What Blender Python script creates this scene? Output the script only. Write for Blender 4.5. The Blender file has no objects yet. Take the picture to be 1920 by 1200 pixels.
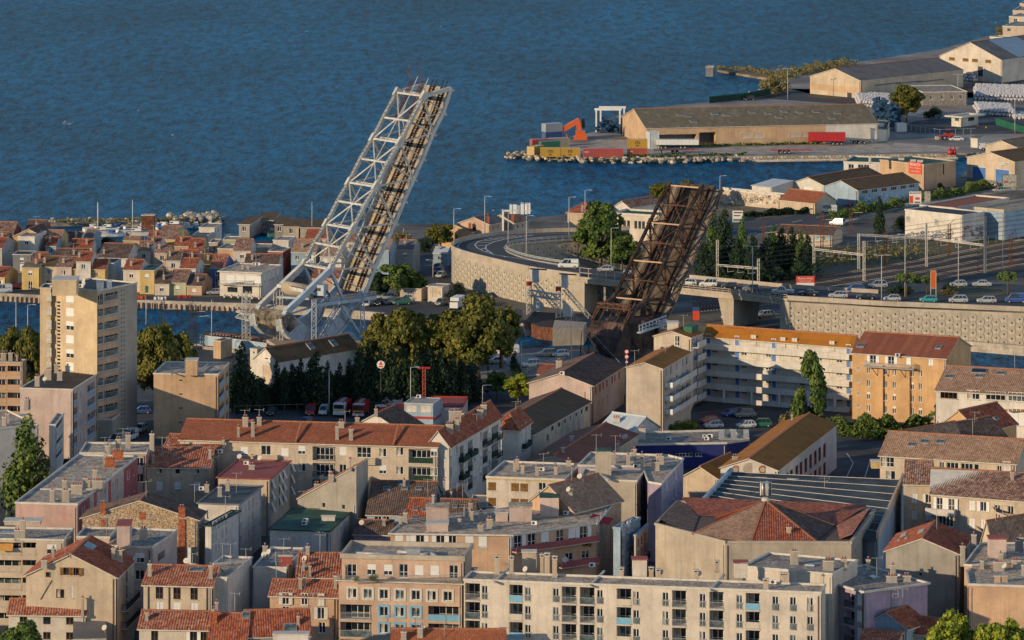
import bpy, math, random
from mathutils import Vector as V, Matrix
R = random.Random(7)
S = bpy.context.scene
C = S.collection
F, YH, H = 9000.0, -735.0, 168.0          # focal length and horizon in photo pixels, eye height in metres
cam = bpy.data.cameras.new("camera"); co = bpy.data.objects.new("camera", cam); C.objects.link(co)
co.location = (0, 0, H); co.rotation_euler = (math.radians(90), 0, 0)
cam.sensor_width = 36; cam.lens = F / 1920 * 36; cam.shift_y = -1335 / 1920
cam.clip_start = 5; cam.clip_end = 20000
S.camera = co
SUN_AZ, SUN_EL = 34.0, 13.5               # light travels towards +X and away, low evening sun
w = bpy.data.worlds.new("World"); S.world = w; w.use_nodes = True
nt = w.node_tree; bg = nt.nodes["Background"]
sky = nt.nodes.new("ShaderNodeTexSky"); sky.sky_type = 'NISHITA'; sky.sun_disc = False; sky.ozone_density = 3.0; sky.dust_density = .4
sky.sun_elevation = math.radians(SUN_EL); sky.sun_rotation = math.radians(90 + SUN_AZ)
nt.links.new(sky.outputs[0], bg.inputs[0]); bg.inputs[1].default_value = 0.15
sl = bpy.data.lights.new("sun", 'SUN'); so = bpy.data.objects.new("sun", sl); C.objects.link(so)
sl.energy = 4.3; sl.angle = math.radians(0.5); sl.color = (1.0, 0.785, 0.51)
az, el = math.radians(SUN_AZ), math.radians(SUN_EL)
so.rotation_euler = V((math.cos(az) * math.cos(el), math.sin(az) * math.cos(el), -math.sin(el))).to_track_quat('-Z', 'Y').to_euler()
S.view_settings.view_transform = 'Standard'; S.view_settings.look = 'None'
S.view_settings.exposure = 0.28; S.view_settings.gamma = 1
S.render.engine = 'CYCLES'
S.cycles.max_bounces = 5; S.cycles.diffuse_bounces = 2; S.cycles.glossy_bounces = 2; S.cycles.transmission_bounces = 2
S.cycles.transparent_max_bounces = 4; S.cycles.use_denoising = True
def G(px, py, z=1.5):
 Y = F * (H - z) / (py - YH)
 return V(((px - 960) * Y / F, Y, z))
def VP(px, py, O, a):                      # point on the vertical plane through O with horizontal direction a
 k = (px - 960) / F
 t = (k * O[1] - O[0]) / (a[0] - k * a[1])
 Y = O[1] + t * a[1]
 return V((O[0] + t * a[0], Y, H - (py - YH) * Y / F))
def AT(px, py, Y):
 return V(((px - 960) * Y / F, Y, H - (py - YH) * Y / F))
def pxof(p):
 return (960 + p[0] * F / p[1], YH + (H - p[2]) * F / p[1])
MT = {}
def nn(t, ty, **k):
 n = t.nodes.new(ty)
 for a, b in k.items(): setattr(n, a, b)
 return n
def mk(name, col, rough=.85, var=.14, sc=.35, bump=0., bs=3., metal=0., streak=.0, spec=.35, col2=None, grain=0.):
 m = bpy.data.materials.new(name); m.use_nodes = True; t = m.node_tree; b = t.nodes["Principled BSDF"]
 L = t.links.new
 tc = nn(t, "ShaderNodeTexCoord"); n1 = nn(t, "ShaderNodeTexNoise")
 n1.inputs['Scale'].default_value = sc; n1.inputs['Detail'].default_value = 6; n1.inputs['Roughness'].default_value = .65
 L(tc.outputs['Object'], n1.inputs['Vector'])
 c = V(col); c2 = V(col2) if col2 else c * (1 - 2.2 * var)
 mr = nn(t, "ShaderNodeMapRange"); mr.inputs[1].default_value = .35; mr.inputs[2].default_value = .65
 L(n1.outputs['Fac'], mr.inputs[0])
 mx = nn(t, "ShaderNodeMix", data_type='RGBA')
 mx.inputs[6].default_value = (*c2, 1); mx.inputs[7].default_value = (*(c * (1 + var) if not col2 else c), 1)
 L(mr.outputs[0], mx.inputs[0]); out = mx.outputs[2]
 if streak:
  mp = nn(t, "ShaderNodeMapping"); mp.inputs['Scale'].default_value = (1.6, 1.6, .12)
  L(tc.outputs['Object'], mp.inputs[0]); n2 = nn(t, "ShaderNodeTexNoise"); n2.inputs['Scale'].default_value = 1.0
  n2.inputs['Detail'].default_value = 4; L(mp.outputs[0], n2.inputs['Vector'])
  m2 = nn(t, "ShaderNodeMapRange"); m2.inputs[1].default_value = .5; m2.inputs[2].default_value = .75; m2.inputs[4].default_value = streak
  L(n2.outputs['Fac'], m2.inputs[0]); x2 = nn(t, "ShaderNodeMix", data_type='RGBA')
  x2.inputs[7].default_value = (*(c * .45), 1); L(m2.outputs[0], x2.inputs[0]); L(out, x2.inputs[6]); out = x2.outputs[2]
 if grain:
  n3 = nn(t, "ShaderNodeTexNoise"); n3.inputs['Scale'].default_value = bs; n3.inputs['Detail'].default_value = 3
  L(tc.outputs['Object'], n3.inputs['Vector']); m3 = nn(t, "ShaderNodeMapRange"); m3.inputs[1].default_value = .3; m3.inputs[2].default_value = .7
  m3.inputs[3].default_value = 1 - grain; m3.inputs[4].default_value = 1 + grain; L(n3.outputs['Fac'], m3.inputs[0])
  x3 = nn(t, "ShaderNodeVectorMath", operation='SCALE'); L(out, x3.inputs[0]); L(m3.outputs[0], x3.inputs['Scale']); out = x3.outputs[0]
 L(out, b.inputs['Base Color'])
 b.inputs['Roughness'].default_value = rough; b.inputs['Metallic'].default_value = metal; b.inputs['Specular IOR Level'].default_value = spec
 if bump:
  nb = nn(t, "ShaderNodeTexNoise"); nb.inputs['Scale'].default_value = bs; nb.inputs['Detail'].default_value = 4
  L(tc.outputs['Object'], nb.inputs['Vector']); bp = nn(t, "ShaderNodeBump"); bp.inputs['Strength'].default_value = bump; bp.inputs['Distance'].default_value = .15
  L(nb.outputs['Fac'], bp.inputs['Height']); L(bp.outputs[0], b.inputs['Normal'])
 MT[name] = m; return m
def tile(name, cols, per=.38, row=.45, rough=.85, big=.35, patch=None):
 m = bpy.data.materials.new(name); m.use_nodes = True; t = m.node_tree; b = t.nodes["Principled BSDF"]; L = t.links.new
 uv = nn(t, "ShaderNodeUVMap"); dv = nn(t, "ShaderNodeVectorMath", operation='DIVIDE'); dv.inputs[1].default_value = (per, row, 1)
 L(uv.outputs[0], dv.inputs[0]); fl = nn(t, "ShaderNodeVectorMath", operation='FLOOR'); L(dv.outputs[0], fl.inputs[0])
 wn = nn(t, "ShaderNodeTexWhiteNoise", noise_dimensions='2D'); L(fl.outputs[0], wn.inputs['Vector'])
 cr = nn(t, "ShaderNodeValToRGB"); e = cr.color_ramp
 while len(e.elements) < len(cols): e.elements.new(.5)
 for i, c in enumerate(cols):
  e.elements[i].position = i / max(1, len(cols) - 1); e.elements[i].color = (*c, 1)
 L(wn.outputs['Value'], cr.inputs[0])
 tc = nn(t, "ShaderNodeTexCoord"); n1 = nn(t, "ShaderNodeTexNoise"); n1.inputs['Scale'].default_value = .45; n1.inputs['Detail'].default_value = 6; n1.inputs['Roughness'].default_value = .7
 L(tc.outputs['Object'], n1.inputs['Vector']); mr = nn(t, "ShaderNodeMapRange"); mr.inputs[1].default_value = .45; mr.inputs[2].default_value = .7; mr.inputs[4].default_value = big * 1.6
 L(n1.outputs['Fac'], mr.inputs[0]); mx = nn(t, "ShaderNodeMix", data_type='RGBA'); L(mr.outputs[0], mx.inputs[0]); L(cr.outputs[0], mx.inputs[6])
 mx.inputs[7].default_value = (*(patch or V(cols[0]) * .55), 1); L(mx.outputs[2], b.inputs['Base Color'])
 b.inputs['Roughness'].default_value = rough; b.inputs['Specular IOR Level'].default_value = .25
 sp = nn(t, "ShaderNodeSeparateXYZ"); L(dv.outputs[0], sp.inputs[0]); fr = nn(t, "ShaderNodeMath", operation='FRACT'); L(sp.outputs[1], fr.inputs[0])
 bp = nn(t, "ShaderNodeBump"); bp.inputs['Strength'].default_value = .5; bp.inputs['Distance'].default_value = .06; L(fr.outputs[0], bp.inputs['Height']); L(bp.outputs[0], b.inputs['Normal'])
 MT[name] = m; return m
for nme, c in dict(cream=(.46, .365, .265), peach=(.45, .28, .17), salmon=(.45, .295, .205), pink=(.43, .27, .225), pinkw=(.45, .33, .28), rose=(.30, .07, .07),
     white=(.52, .47, .41), grey=(.30, .29, .27), beige=(.43, .345, .265), ochre=(.48, .26, .07), orange=(.52, .29, .11), yellow=(.50, .33, .10),
     lilac=(.33, .25, .33), blue=(.03, .09, .32), sky=(.22, .30, .36), tan=(.44, .28, .16), sand=(.44, .34, .24), lwhite=(.50, .425, .345),
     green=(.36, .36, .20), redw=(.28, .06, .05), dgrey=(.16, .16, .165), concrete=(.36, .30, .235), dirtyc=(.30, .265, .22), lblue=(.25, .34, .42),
     tower=(.50, .36, .20), navy=(.012, .022, .14)).items():
 g_ = sum(c) / 3; c = tuple((g_ + (x - g_) * (.92 if max(c) - min(c) < .3 else .84)) * 1.02 for x in c); c = (c[0], c[1] * 1.0, c[2] * 1.0)
 mk(nme, c, var=.1, sc=.22, streak=.36, bump=.3, bs=5, grain=.08)
mk('stone', (.38, .27, .17), var=.3, sc=3.5, bump=.9, bs=4.5, grain=.45)
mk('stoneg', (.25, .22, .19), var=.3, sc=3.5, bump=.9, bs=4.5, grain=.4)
mk('brick', (.34, .10, .045), var=.25, sc=2.0, bump=.4, grain=.2)
mk('gravel', (.38, .305, .23), var=.2, sc=.5, bump=1., bs=1.8, grain=.5, rough=.95)
mk('graveld', (.25, .215, .18), var=.2, sc=.45, bump=1., bs=1.8, grain=.45, rough=.95)
mk('felt', (.022, .024, .03), var=.3, sc=.4, rough=.7, bump=.2)
mk('feltg', (.045, .055, .06), var=.25, sc=.3, rough=.75, streak=.3)
mk('greenroof', (.015, .075, .05), var=.25, sc=.4, rough=.8)
mk('trim', (.50, .46, .40), var=.08, sc=1., streak=.2)
mk('whitep', (.62, .60, .57), var=.05, rough=.5)
mk('darkp', (.03, .03, .032), var=.1, rough=.55)
mk('brownp', (.12, .055, .025), var=.15, rough=.6)
mk('woodsh', (.17, .085, .02), var=.2, sc=2)
mk('bluep', (.05, .14, .36), var=.1, rough=.5)
mk('lbluep', (.16, .36, .50), var=.1, rough=.5)
mk('redp', (.35, .03, .02), var=.15, rough=.5)
mk('orangep', (.55, .17, .03), var=.1, rough=.5)
mk('greenp', (.012, .10, .055), var=.15, rough=.6)
mk('greenn', (.008, .035, .022), var=.2, rough=.8)
mk('galv', (.36, .37, .37), var=.12, rough=.45, metal=.3, sc=1.5)
mk('yellowp', (.6, .36, .03), var=.1, rough=.5)
mk('pole', (.38, .37, .35), var=.1, rough=.5)
mk('rust', (.13, .045, .02), var=.35, sc=1.5, rough=.8, bump=.3)
mk('rubber', (.012, .012, .012), var=.1, rough=.9)
mk('glass', (.018, .024, .032), var=.3, sc=.7, rough=.12, spec=.6)
mk('glassl', (.10, .13, .14), var=.35, sc=.9, rough=.2, spec=.5)
mk('curtain', (.34, .31, .26), var=.3, sc=2.5)
mk('awnred', (.33, .02, .03), var=.1); mk('awnor', (.50, .24, .06), var=.15, sc=3)
R1 = tile('t_red', [(.16, .04, .02), (.26, .07, .035), (.34, .12, .07), (.22, .06, .03)], big=.3)
tile('t_redlight', [(.30, .10, .055), (.20, .06, .035), (.40, .2, .13), (.26, .08, .04)], big=.2)
tile('t_roma', [(.24, .14, .09), (.31, .185, .12), (.37, .235, .16), (.2, .12, .08)], big=.35)
tile('t_brown', [(.075, .05, .04), (.12, .075, .055), (.17, .115, .09), (.095, .055, .04)], big=.4)
tile('t_mottle', [(.10, .055, .04), (.22, .12, .085), (.36, .24, .18), (.15, .07, .05), (.29, .17, .12)], big=.3)
tile('t_mech', [(.23, .075, .035), (.27, .09, .045), (.2, .062, .03), (.31, .11, .06)], per=.24, row=.36, big=.35)
tile('t_ochre', [(.29, .105, .012), (.33, .125, .014), (.25, .09, .011)], per=2.2, row=1.4, big=.25, patch=(.18, .075, .016))
tile('t_sheetb', [(.075, .052, .028), (.10, .066, .034), (.06, .044, .026)], per=1.1, row=1.6, big=.5, patch=(.15, .07, .022))
tile('t_sheet', [(.14, .115, .07), (.165, .13, .08), (.12, .10, .065), (.19, .16, .12)], per=1.0, row=2.2, big=.3)
tile('t_sheetg', [(.13, .12, .115), (.15, .14, .13), (.11, .105, .105)], per=2.5, row=3, big=.3)
tile('t_white', [(.40, .44, .46), (.36, .40, .43), (.44, .47, .48)], per=1.2, row=6, big=.15)
tile('t_blue', [(.2, .29, .36), (.24, .32, .38)], per=1.2, row=6, big=.2)
tile('t_redsheet', [(.22, .07, .04), (.19, .06, .034), (.25, .085, .048)], per=1.0, row=9, big=.3)
ROOF = dict(t_red=(.38, .075), t_redlight=(.42, .09), t_roma=(.40, .075), t_brown=(.38, .075), t_mottle=(.38, .075), t_mech=(.24, .03))
class M:
 def __init__(s): s.v = []; s.f = []; s.m = []; s.mats = []; s.uv = {}; s.smooth = set()
 def mi(s, mat):
  if mat not in s.mats: s.mats.append(mat)
  return s.mats.index(mat)
 def poly(s, pts, mat, uv=None):
  i = len(s.v); s.v += [tuple(p) for p in pts]; s.f.append(tuple(range(i, i + len(pts)))); s.m.append(s.mi(mat))
  if uv: s.uv[len(s.f) - 1] = uv
 def box(s, c, d, mat, rz=0., ax=None):
  c = V(c); hx, hy, hz = d[0] / 2, d[1] / 2, d[2] / 2
  if ax is None: ax = (V((math.cos(rz), math.sin(rz), 0)), V((-math.sin(rz), math.cos(rz), 0)), V((0, 0, 1)))
  X, Y, Z = ax[0] * hx, ax[1] * hy, ax[2] * hz
  i = len(s.v)
  for sz in (-1, 1):
   for sx, sy in ((-1, -1), (1, -1), (1, 1), (-1, 1)): s.v.append(tuple(c + X * sx + Y * sy + Z * sz))
  for q in ((3, 2, 1, 0), (4, 5, 6, 7), (0, 1, 5, 4), (1, 2, 6, 5), (2, 3, 7, 6), (3, 0, 4, 7)):
   s.f.append(tuple(i + k for k in q)); s.m.append(s.mi(mat))
 def bar(s, p, q, w, h, mat, up=None):
  p, q = V(p), V(q); d = q - p; L = d.length
  if L < 1e-5: return
  d /= L; u = V(up) if up else V((0, 0, 1))
  if abs(d.dot(u)) > .98: u = V((0, 1, 0)) if abs(d.y) < .9 else V((1, 0, 0))
  sx = d.cross(u).normalized(); uz = sx.cross(d)
  s.box((p + q) / 2, (L, w, h), mat, ax=(d, sx, uz))
 def prism(s, base, d, mat, cap=None):
  d = V(d); n = len(base); top = [V(p) + d for p in base]
  s.poly(top, cap or mat); s.poly([V(p) for p in reversed(base)], mat)
  for i in range(n):
   j = (i + 1) % n; s.poly([base[i], base[j], top[j], top[i]], mat)
 def cyl(s, p, q, r0, r1, mat, n=8, caps=True):
  p, q = V(p), V(q); d = (q - p).normalized(); u = V((1, 0, 0)) if abs(d.x) < .9 else V((0, 1, 0))
  a = d.cross(u).normalized(); b = d.cross(a); i = len(s.v); k = s.mi(mat)
  for c, r in ((p, r0), (q, r1)):
   for j in range(n): t = 2 * math.pi * j / n; s.v.append(tuple(c + a * (r * math.cos(t)) + b * (r * math.sin(t))))
  for j in range(n): s.f.append((i + j, i + n + j, i + n + (j + 1) % n, i + (j + 1) % n)); s.m.append(k); s.smooth.add(len(s.f) - 1)
  if caps:
   s.f.append(tuple(range(i, i + n))); s.m.append(k); s.f.append(tuple(range(i + 2 * n - 1, i + n - 1, -1))); s.m.append(k)
 def ell(s, c, r, mat, nu=8, nv=5, squash=0):
  c = V(c); i = len(s.v); k = s.mi(mat)
  for a in range(nv + 1):
   ph = math.pi * a / nv
   for b in range(nu):
    th = 2 * math.pi * b / nu; s.v.append((c.x + r[0] * math.sin(ph) * math.cos(th), c.y + r[1] * math.sin(ph) * math.sin(th), c.z + r[2] * math.cos(ph)))
  for a in range(nv):
   for b in range(nu):
    s.f.append((i + a * nu + b, i + (a + 1) * nu + b, i + (a + 1) * nu + (b + 1) % nu, i + a * nu + (b + 1) % nu)); s.m.append(k); s.smooth.add(len(s.f) - 1)
 def lattice(s, p, q, w, h, pitch, th, mat):
  p, q = V(p), V(q); d = (q - p); L = d.length; d /= L
  u = V((0, 0, 1)) if abs(d.z) < .95 else V((0, 1, 0)); sx = d.cross(u).normalized() * w / 2; uz = sx.normalized().cross(d) * h / 2
  cs = [sx + uz, sx - uz, -sx - uz, -sx + uz]
  for c in cs: s.bar(p + c, q + c, th, th, mat)
  n = max(2, round(L / pitch))
  for k in range(4):
   a, b = cs[k], cs[(k + 1) % 4]
   for i in range(n):
    f0, f1 = i / n, (i + 1) / n
    x, y = (a, b) if i % 2 else (b, a)
    s.bar(p + d * L * f0 + x, p + d * L * f1 + y, th * .7, th * .7, mat)
 def mesh(s, name, org=V((0, 0, 0))):
  me = bpy.data.meshes.new(name); o = V(org)
  me.from_pydata([(x - o.x, y - o.y, z - o.z) for x, y, z in s.v], [], s.f)
  for mt in s.mats: me.materials.append(MT[mt] if isinstance(mt, str) else mt)
  me.polygons.foreach_set("material_index", s.m)
  if s.smooth:
   sm = [False] * len(s.f)
   for i in s.smooth: sm[i] = True
   me.polygons.foreach_set("use_smooth", sm)
  if s.uv:
   ul = me.uv_layers.new(name="UVMap"); li = 0
   for i, f in enumerate(s.f):
    uv = s.uv.get(i)
    if uv:
     for k in range(len(f)): ul.data[li + k].uv = uv[k]
    li += len(f)
  me.update(); return me
def ob(name, data, parent=None, loc=None, rz=0., **p):
 o = bpy.data.objects.new(name, data); C.objects.link(o)
 if parent: o.parent = parent
 if loc is not None: o.location = loc
 if rz: o.rotation_euler = (0, 0, rz)
 for k, v in p.items(): o[k] = v
 return o
def part(name, m, parent, loc=None, rz=0., **p):
 if loc is None:
  return ob(name, m.mesh(name, parent.location), parent, **p)
 return ob(name, m.mesh(name), parent, loc, rz, **p)
def thing(name, label, cat, loc, rz=0., group=None, m=None):
 o = ob(name, m.mesh(name, loc) if isinstance(m, M) else m, None, loc, rz, label=label, category=cat)
 if group: o['group'] = group
 return o
def copy_tree(o, parent=None):
 c = o.copy(); C.objects.link(c)
 if parent: c.parent = parent
 for ch in o.children: copy_tree(ch, c)
 return c
def slab(m, pts, t, mat):
 d = V((0, 0, -t)); pts = [V(p) for p in pts]
 n = (pts[1] - pts[0]).cross(pts[2] - pts[1])
 if n.z < 0: pts.reverse()
 m.prism([p + d for p in pts], -d, mat)
def slope(m, E0, E1, T0, T1, mat, th=.16, trim=None):
 E0, E1, T0, T1 = V(E0), V(E1), V(T0), V(T1)
 u = (E1 - E0); L = u.length; u /= L
 w_ = (T0 + T1) / 2 - E0; w_ -= u * w_.dot(u); vm = w_.length; w_ /= vm
 n = u.cross(w_)
 if n.z < 0: n = -n
 a0, a1 = (T0 - E0).dot(u), (T1 - E0).dot(u)
 per, amp = ROOF.get(mat, (0, 0))
 slab(m, [E0, E1, T1, T0] if (T1 - T0).length > .01 else [E0, E1, T1], th, trim or mat)
 if not per:
  P = [E0, E1, T1, T0] if (T1 - T0).length > .01 else [E0, E1, T1]
  Q = [p + n * .012 for p in P]; uv = [((p - E0).dot(u), (p - E0).dot(w_)) for p in P]
  if (Q[1] - Q[0]).cross(Q[2] - Q[1]).z < 0: Q.reverse(); uv.reverse()
  m.poly(Q, mat, uv); return
 def lim(x):
  lo, hi = 0., vm
  if a0 > 1e-3 and x < a0: hi = vm * max(0, x) / a0
  if a0 < -1e-3 and x < 0: lo = vm * x / a0
  if a1 < L - 1e-3 and x > a1: hi = min(hi, vm * max(0, L - x) / (L - a1))
  if a1 > L + 1e-3 and x > L: lo = vm * (x - L) / (a1 - L)
  return lo, hi
 x0, x1 = min(0, a0), max(L, a1); ns = max(2, int((x1 - x0) / per * 4)); prof = (0., .7, 1., .7)
 i0 = len(m.v); k = m.mi(mat); cnt = 0
 for i in range(ns + 1):
  x = x0 + (x1 - x0) * i / ns; lo, hi = lim(x); hh = n * (.02 + amp * prof[i % 4])
  for vv in (lo, hi): m.v.append(tuple(E0 + u * x + w_ * vv + hh))
  if i:
   j = i0 + 2 * i; lo0, hi0 = lim(x - (x1 - x0) / ns); xa = x - (x1 - x0) / ns
   q = (j - 2, j, j + 1, j - 1); uv = ((xa, lo0), (x, lo), (x, hi), (xa, hi0))
   if u.cross(w_).z < 0: q = q[::-1]; uv = uv[::-1]
   m.f.append(q); m.m.append(k); m.uv[len(m.f) - 1] = uv
def patch(m, pts, mat):
 pts = [V(p) for p in pts]; n = (pts[1] - pts[0]).cross(pts[2] - pts[0]).normalized()
 if n.z < 0: pts.reverse(); n = -n
 u = n.cross(V((0, 0, 1))).normalized(); w_ = n.cross(u); m.poly(pts, mat, [(p.dot(u), p.dot(w_)) for p in pts])
def ridge(m, p, q, mat, r=.17): m.bar(V(p) + V((0, 0, .04)), V(q) + V((0, 0, .04)), r * 2, r * 1.5, mat)
WC = {}
def unit(st, w, h, fc='whitep', sc='whitep'):
 key = (st, round(w, 2), round(h, 2), fc, sc)
 if key in WC: return WC[key]
 out = []; fr = M(); gl = None; sh = None; t = .07; dy = .12
 def border(m, y, t, mat, d=.06):
  m.box((0, y, h / 2 - t / 2), (w, d, t), mat); m.box((0, y, -h / 2 + t / 2), (w, d, t), mat)
  for sx in (-1, 1): m.box((sx * (w / 2 - t / 2), y, 0), (t, d, h - 2 * t), mat)
 s0 = st[0]
 if s0 in 'wrsfk':                       # glazed, with bars
  border(fr, dy, t + .02, fc)
  n = 2 if w < 2.2 else (3 if w < 3 else 4)
  for i in range(1, n): fr.box((-w / 2 + w * i / n, dy - .01, 0), (.09, .05, h - .2), fc)
  if h > 1.9: fr.box((0, dy - .012, -h * .1), (w - .2, .045, .06), fc)
  if s0 != 'f': fr.box((0, -.04, -h / 2 - .04), (w + .2, .22, .08), 'trim')
  gl = M(); gm = 'glassl' if 'l' in st else 'glass'
  gl.box((0, dy + .05, 0), (w - .1, .02, h - .1), gm)
  if 'u' in st: gl.box((-w * .22, dy + .032, 0), (w * .36, .012, h - .2), 'curtain')
 if s0 == 'k':                            # painted surround proud of the wall
  for sx in (-1, 1): fr.box((sx * (w / 2 + .16), -.03, 0), (.3, .08, h + .6), sc)
  for sz in (-1, 1): fr.box((0, -.03, sz * (h / 2 + .16)), (w, .08, .3), sc)
 if s0 == 'r':                            # roller shutter partly down
  fq = int(st[1]) / 10.; sh = M(); hh = h * fq
  sh.box((0, .03, h / 2 - hh / 2), (w - .04, .05, hh), sc)
  for i in range(int(hh / .3)): sh.box((0, .0, h / 2 - .15 - i * .3), (w - .06, .02, .02), 'galv')
 if s0 == 's':                            # leaf shutters folded back
  sh = M()
  for sx in (-1, 1): sh.box((sx * (w / 2 + w * .26), -.04, 0), (w * .48, .05, h), sc)
 if s0 == 'c':                            # closed shutters
  border(fr, .05, .07, 'trim'); fr.box((0, -.04, -h / 2 - .04), (w + .2, .22, .08), 'trim')
  sh = M(); sh.box((0, .09, 0), (w - .1, .05, h - .1), sc); sh.box((0, .06, 0), (.03, .02, h - .14), 'darkp')
  for i in range(1, int(h / .25)): sh.box((0, .062, -h / 2 + i * .25), (w - .14, .012, .02), 'galv' if sc == 'whitep' else sc)
 if s0 == 'o':                            # projecting tilted shutters
  border(fr, dy, .08, fc); gl = M(); gl.box((0, dy + .04, 0), (w - .1, .02, h - .1), 'glass'); sh = M()
  sh.prism([(-w / 2, -.03, h / 2), (-w / 2, -.7, -h / 2 + .1), (w / 2, -.7, -h / 2 + .1), (w / 2, -.03, h / 2)], (0, .04, .02), sc)
 if s0 == 'b':                            # small dark opening
  border(fr, .06, .06, fc); gl = M(); gl.box((0, .16, 0), (w - .06, .02, h - .06), 'glass')
 if s0 == 'd':                            # door
  border(fr, .1, .1, fc); sh = M(); sh.box((0, .12, 0), (w - .18, .06, h - .12), sc); sh.box((w * .3, .07, -.05), (.06, .06, .12), 'galv')
 if s0 == 'g':                            # garage / sectional door
  border(fr, .1, .12, fc); sh = M(); sh.box((0, .14, 0), (w - .2, .06, h - .2), sc)
  for i in range(1, int(h / .6)): sh.box((0, .1, -h / 2 + i * .6), (w - .24, .03, .05), sc)
 out.append(('frame', fr.mesh('window_frame')))
 if gl: out.append(('pane', gl.mesh('pane')))
 if sh: out.append(('door_leaf' if s0 in 'dg' else 'shutter', sh.mesh('shutter')))
 if s0 == 'f':                            # french window guard rail
  g = M(); g.box((0, -.12, -h / 2 + 1.02), (w + .1, .05, .06), 'galv'); g.box((0, -.12, -h / 2 + .06), (w + .1, .05, .05), 'galv')
  for i in range(int(w / .14) + 1): g.box((-w / 2 + i * .14, -.12, -h / 2 + .54), (.03, .03, .92), 'galv')
  if 'g' in st: g.box((0, -.09, -h / 2 + .54), (w, .015, .85), 'glassl')
  out.append(('guard_rail', g.mesh('guard_rail')))
 WC[key] = out; return out
UNITNAME = dict(d='door', g='garage_door')
BL = []
class B:
 def __init__(s, label, pts, z, cat='building', name='house', base=1.5, wall='cream', group=None, raw=False, xy=None, D=None):
  if xy: P = [V((x, y, z)) for x, y in xy]
  else:
   P = [G(x, y, z) for x, y in pts]
   if len(P) == 2: e = (P[1] - P[0]).normalized(); P.append(P[1] + V((-e.y, e.x, 0)) * D); raw = True
   if not raw and len(P) == 3:
    e0, e1 = P[0] - P[1], P[2] - P[1]
    a0, a1 = math.atan2(e0.y, e0.x), math.atan2(e1.y, e1.x)
    d = (a0 - a1) % (2 * math.pi); err = d - math.pi / 2
    w0, w1 = e0.length_squared, e1.length_squared
    a0n = a0 - err * w1 / (w0 + w1); a1n = a1 + err * w0 / (w0 + w1)
    if abs(err) > .6: print('ANGLE', label, round(math.degrees(d)))
    def fit(ang, e, px):
     k = (px - 960) / F; c, sn = math.cos(ang), math.sin(ang); den = c - k * sn
     if abs(den) > .35:
      t = (k * P[1].y - P[1].x) / den
      if t > 0: return P[1] + V((c, sn, 0)) * t
     return P[1] + V((c, sn, 0)) * e.length
    P = [fit(a0n, e0, pts[0][0]), P[1], fit(a1n, e1, pts[2][0])]
   if len(P) == 3: P.append(P[0] + P[2] - P[1])
  s.P, s.z, s.base, s.wall, s.hole, s.label = P, z, base, wall, {}, label; s.fw = {}
  c = sum(P, V((0, 0, 0))) / len(P); c.z = base
  s.r = thing(name, label, cat, c, group=group); s.r.empty_display_size = 1; s.kind = ('flat', 0); s.gab = []; s.top = 0.
  BL.append(s)
 def edge(s, f): return s.P[f], s.P[(f + 1) % len(s.P)]
 def u_at(s, f, px):
  A, Bq = s.edge(f); k = (px - 960) / F
  return (k * A.y - A.x) / ((Bq.x - A.x) - k * (Bq.y - A.y))
 def pt(s, f, px, py):
  A, Bq = s.edge(f); t = s.u_at(f, px); p = A + (Bq - A) * t
  return V((p.x, p.y, H - (py - YH) * p.y / F)), t
 def place(s, f, p, parts, name, parent=None, depth=None, **kw):
  A, Bq = s.edge(f); ang = math.atan2(Bq.y - A.y, Bq.x - A.x)
  o = ob(name, parts[0][1], s.r, p - s.r.location, ang, **kw)
  for n, me in parts[1:]: ob(n, me, o)
  return o
 def cut(s, f, p, w, h, d=.3):
  A, Bq = s.edge(f); L = (Bq - A).length; u = (p - A).dot((Bq - A) / L)
  if u - w / 2 < .05 or u + w / 2 > L - .05 or p.z + h / 2 > s.z - .05 or p.z - h / 2 < s.base + .02: return False
  for (a, b, c, e, _) in s.hole.get(f, []):
   if u - w / 2 < b + .03 and u + w / 2 > a - .03 and p.z - h / 2 < e + .03 and p.z + h / 2 > c - .03: return False
  s.hole.setdefault(f, []).append((u - w / 2, u + w / 2, p.z - h / 2, p.z + h / 2, d)); return True
 def win(s, f, xs, ys, w, h, st='w', fc='whitep', sc='whitep', every=None):
  if not hasattr(xs, '__len__'): xs = [xs]
  if not hasattr(ys, '__len__'): ys = [ys]
  sts = st if isinstance(st, (list, tuple)) else [st]; k = 0
  for y in ys:
   z = s.pt(f, xs[0], y)[0].z
   for x in xs:
    p = s.pt(f, x, y)[0]; p.z = z; a = sts[(k * 7 + k // 3) % len(sts)] if len(sts) > 1 else sts[0]; k += 1
    if not s.cut(f, p, w, h): p = p + s.out(f) * .16
    s.place(f, p, unit(a, w, h, fc, sc), UNITNAME.get(a[0], 'window'))
  return s
 def out(s, f):
  A, Bq = s.edge(f); d = (Bq - A).normalized(); return V((d.y, -d.x, 0))
 def loggia(s, f, x0, x1, y0, y1, dep=1.3, rail='galv', panel=None, back=None, glaz=True, col=None, st='w', fc='whitep'):
  pa, pb = s.pt(f, x0, y0)[0], s.pt(f, x1, y0)[0]; zb = s.pt(f, (x0 + x1) / 2, y1)[0].z; zt = s.pt(f, (x0 + x1) / 2, y0)[0].z
  w = (pb - pa).length; p = (pa + pb) / 2; p.z = (zt + zb) / 2; h = zt - zb
  if not s.cut(f, p, w, h, dep): return
  m = M(); wl = col or s.wall
  m.poly([(-w / 2, dep - .005, -h / 2), (w / 2, dep - .005, -h / 2), (w / 2, dep - .005, h / 2), (-w / 2, dep - .005, h / 2)], wl)
  m.box((0, dep / 2 - .1, -h / 2 + .05), (w - .02, dep + .1, .1), 'trim')
  o = s.place(f, p, [('loggia', m.mesh('loggia'))], 'loggia')
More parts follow.
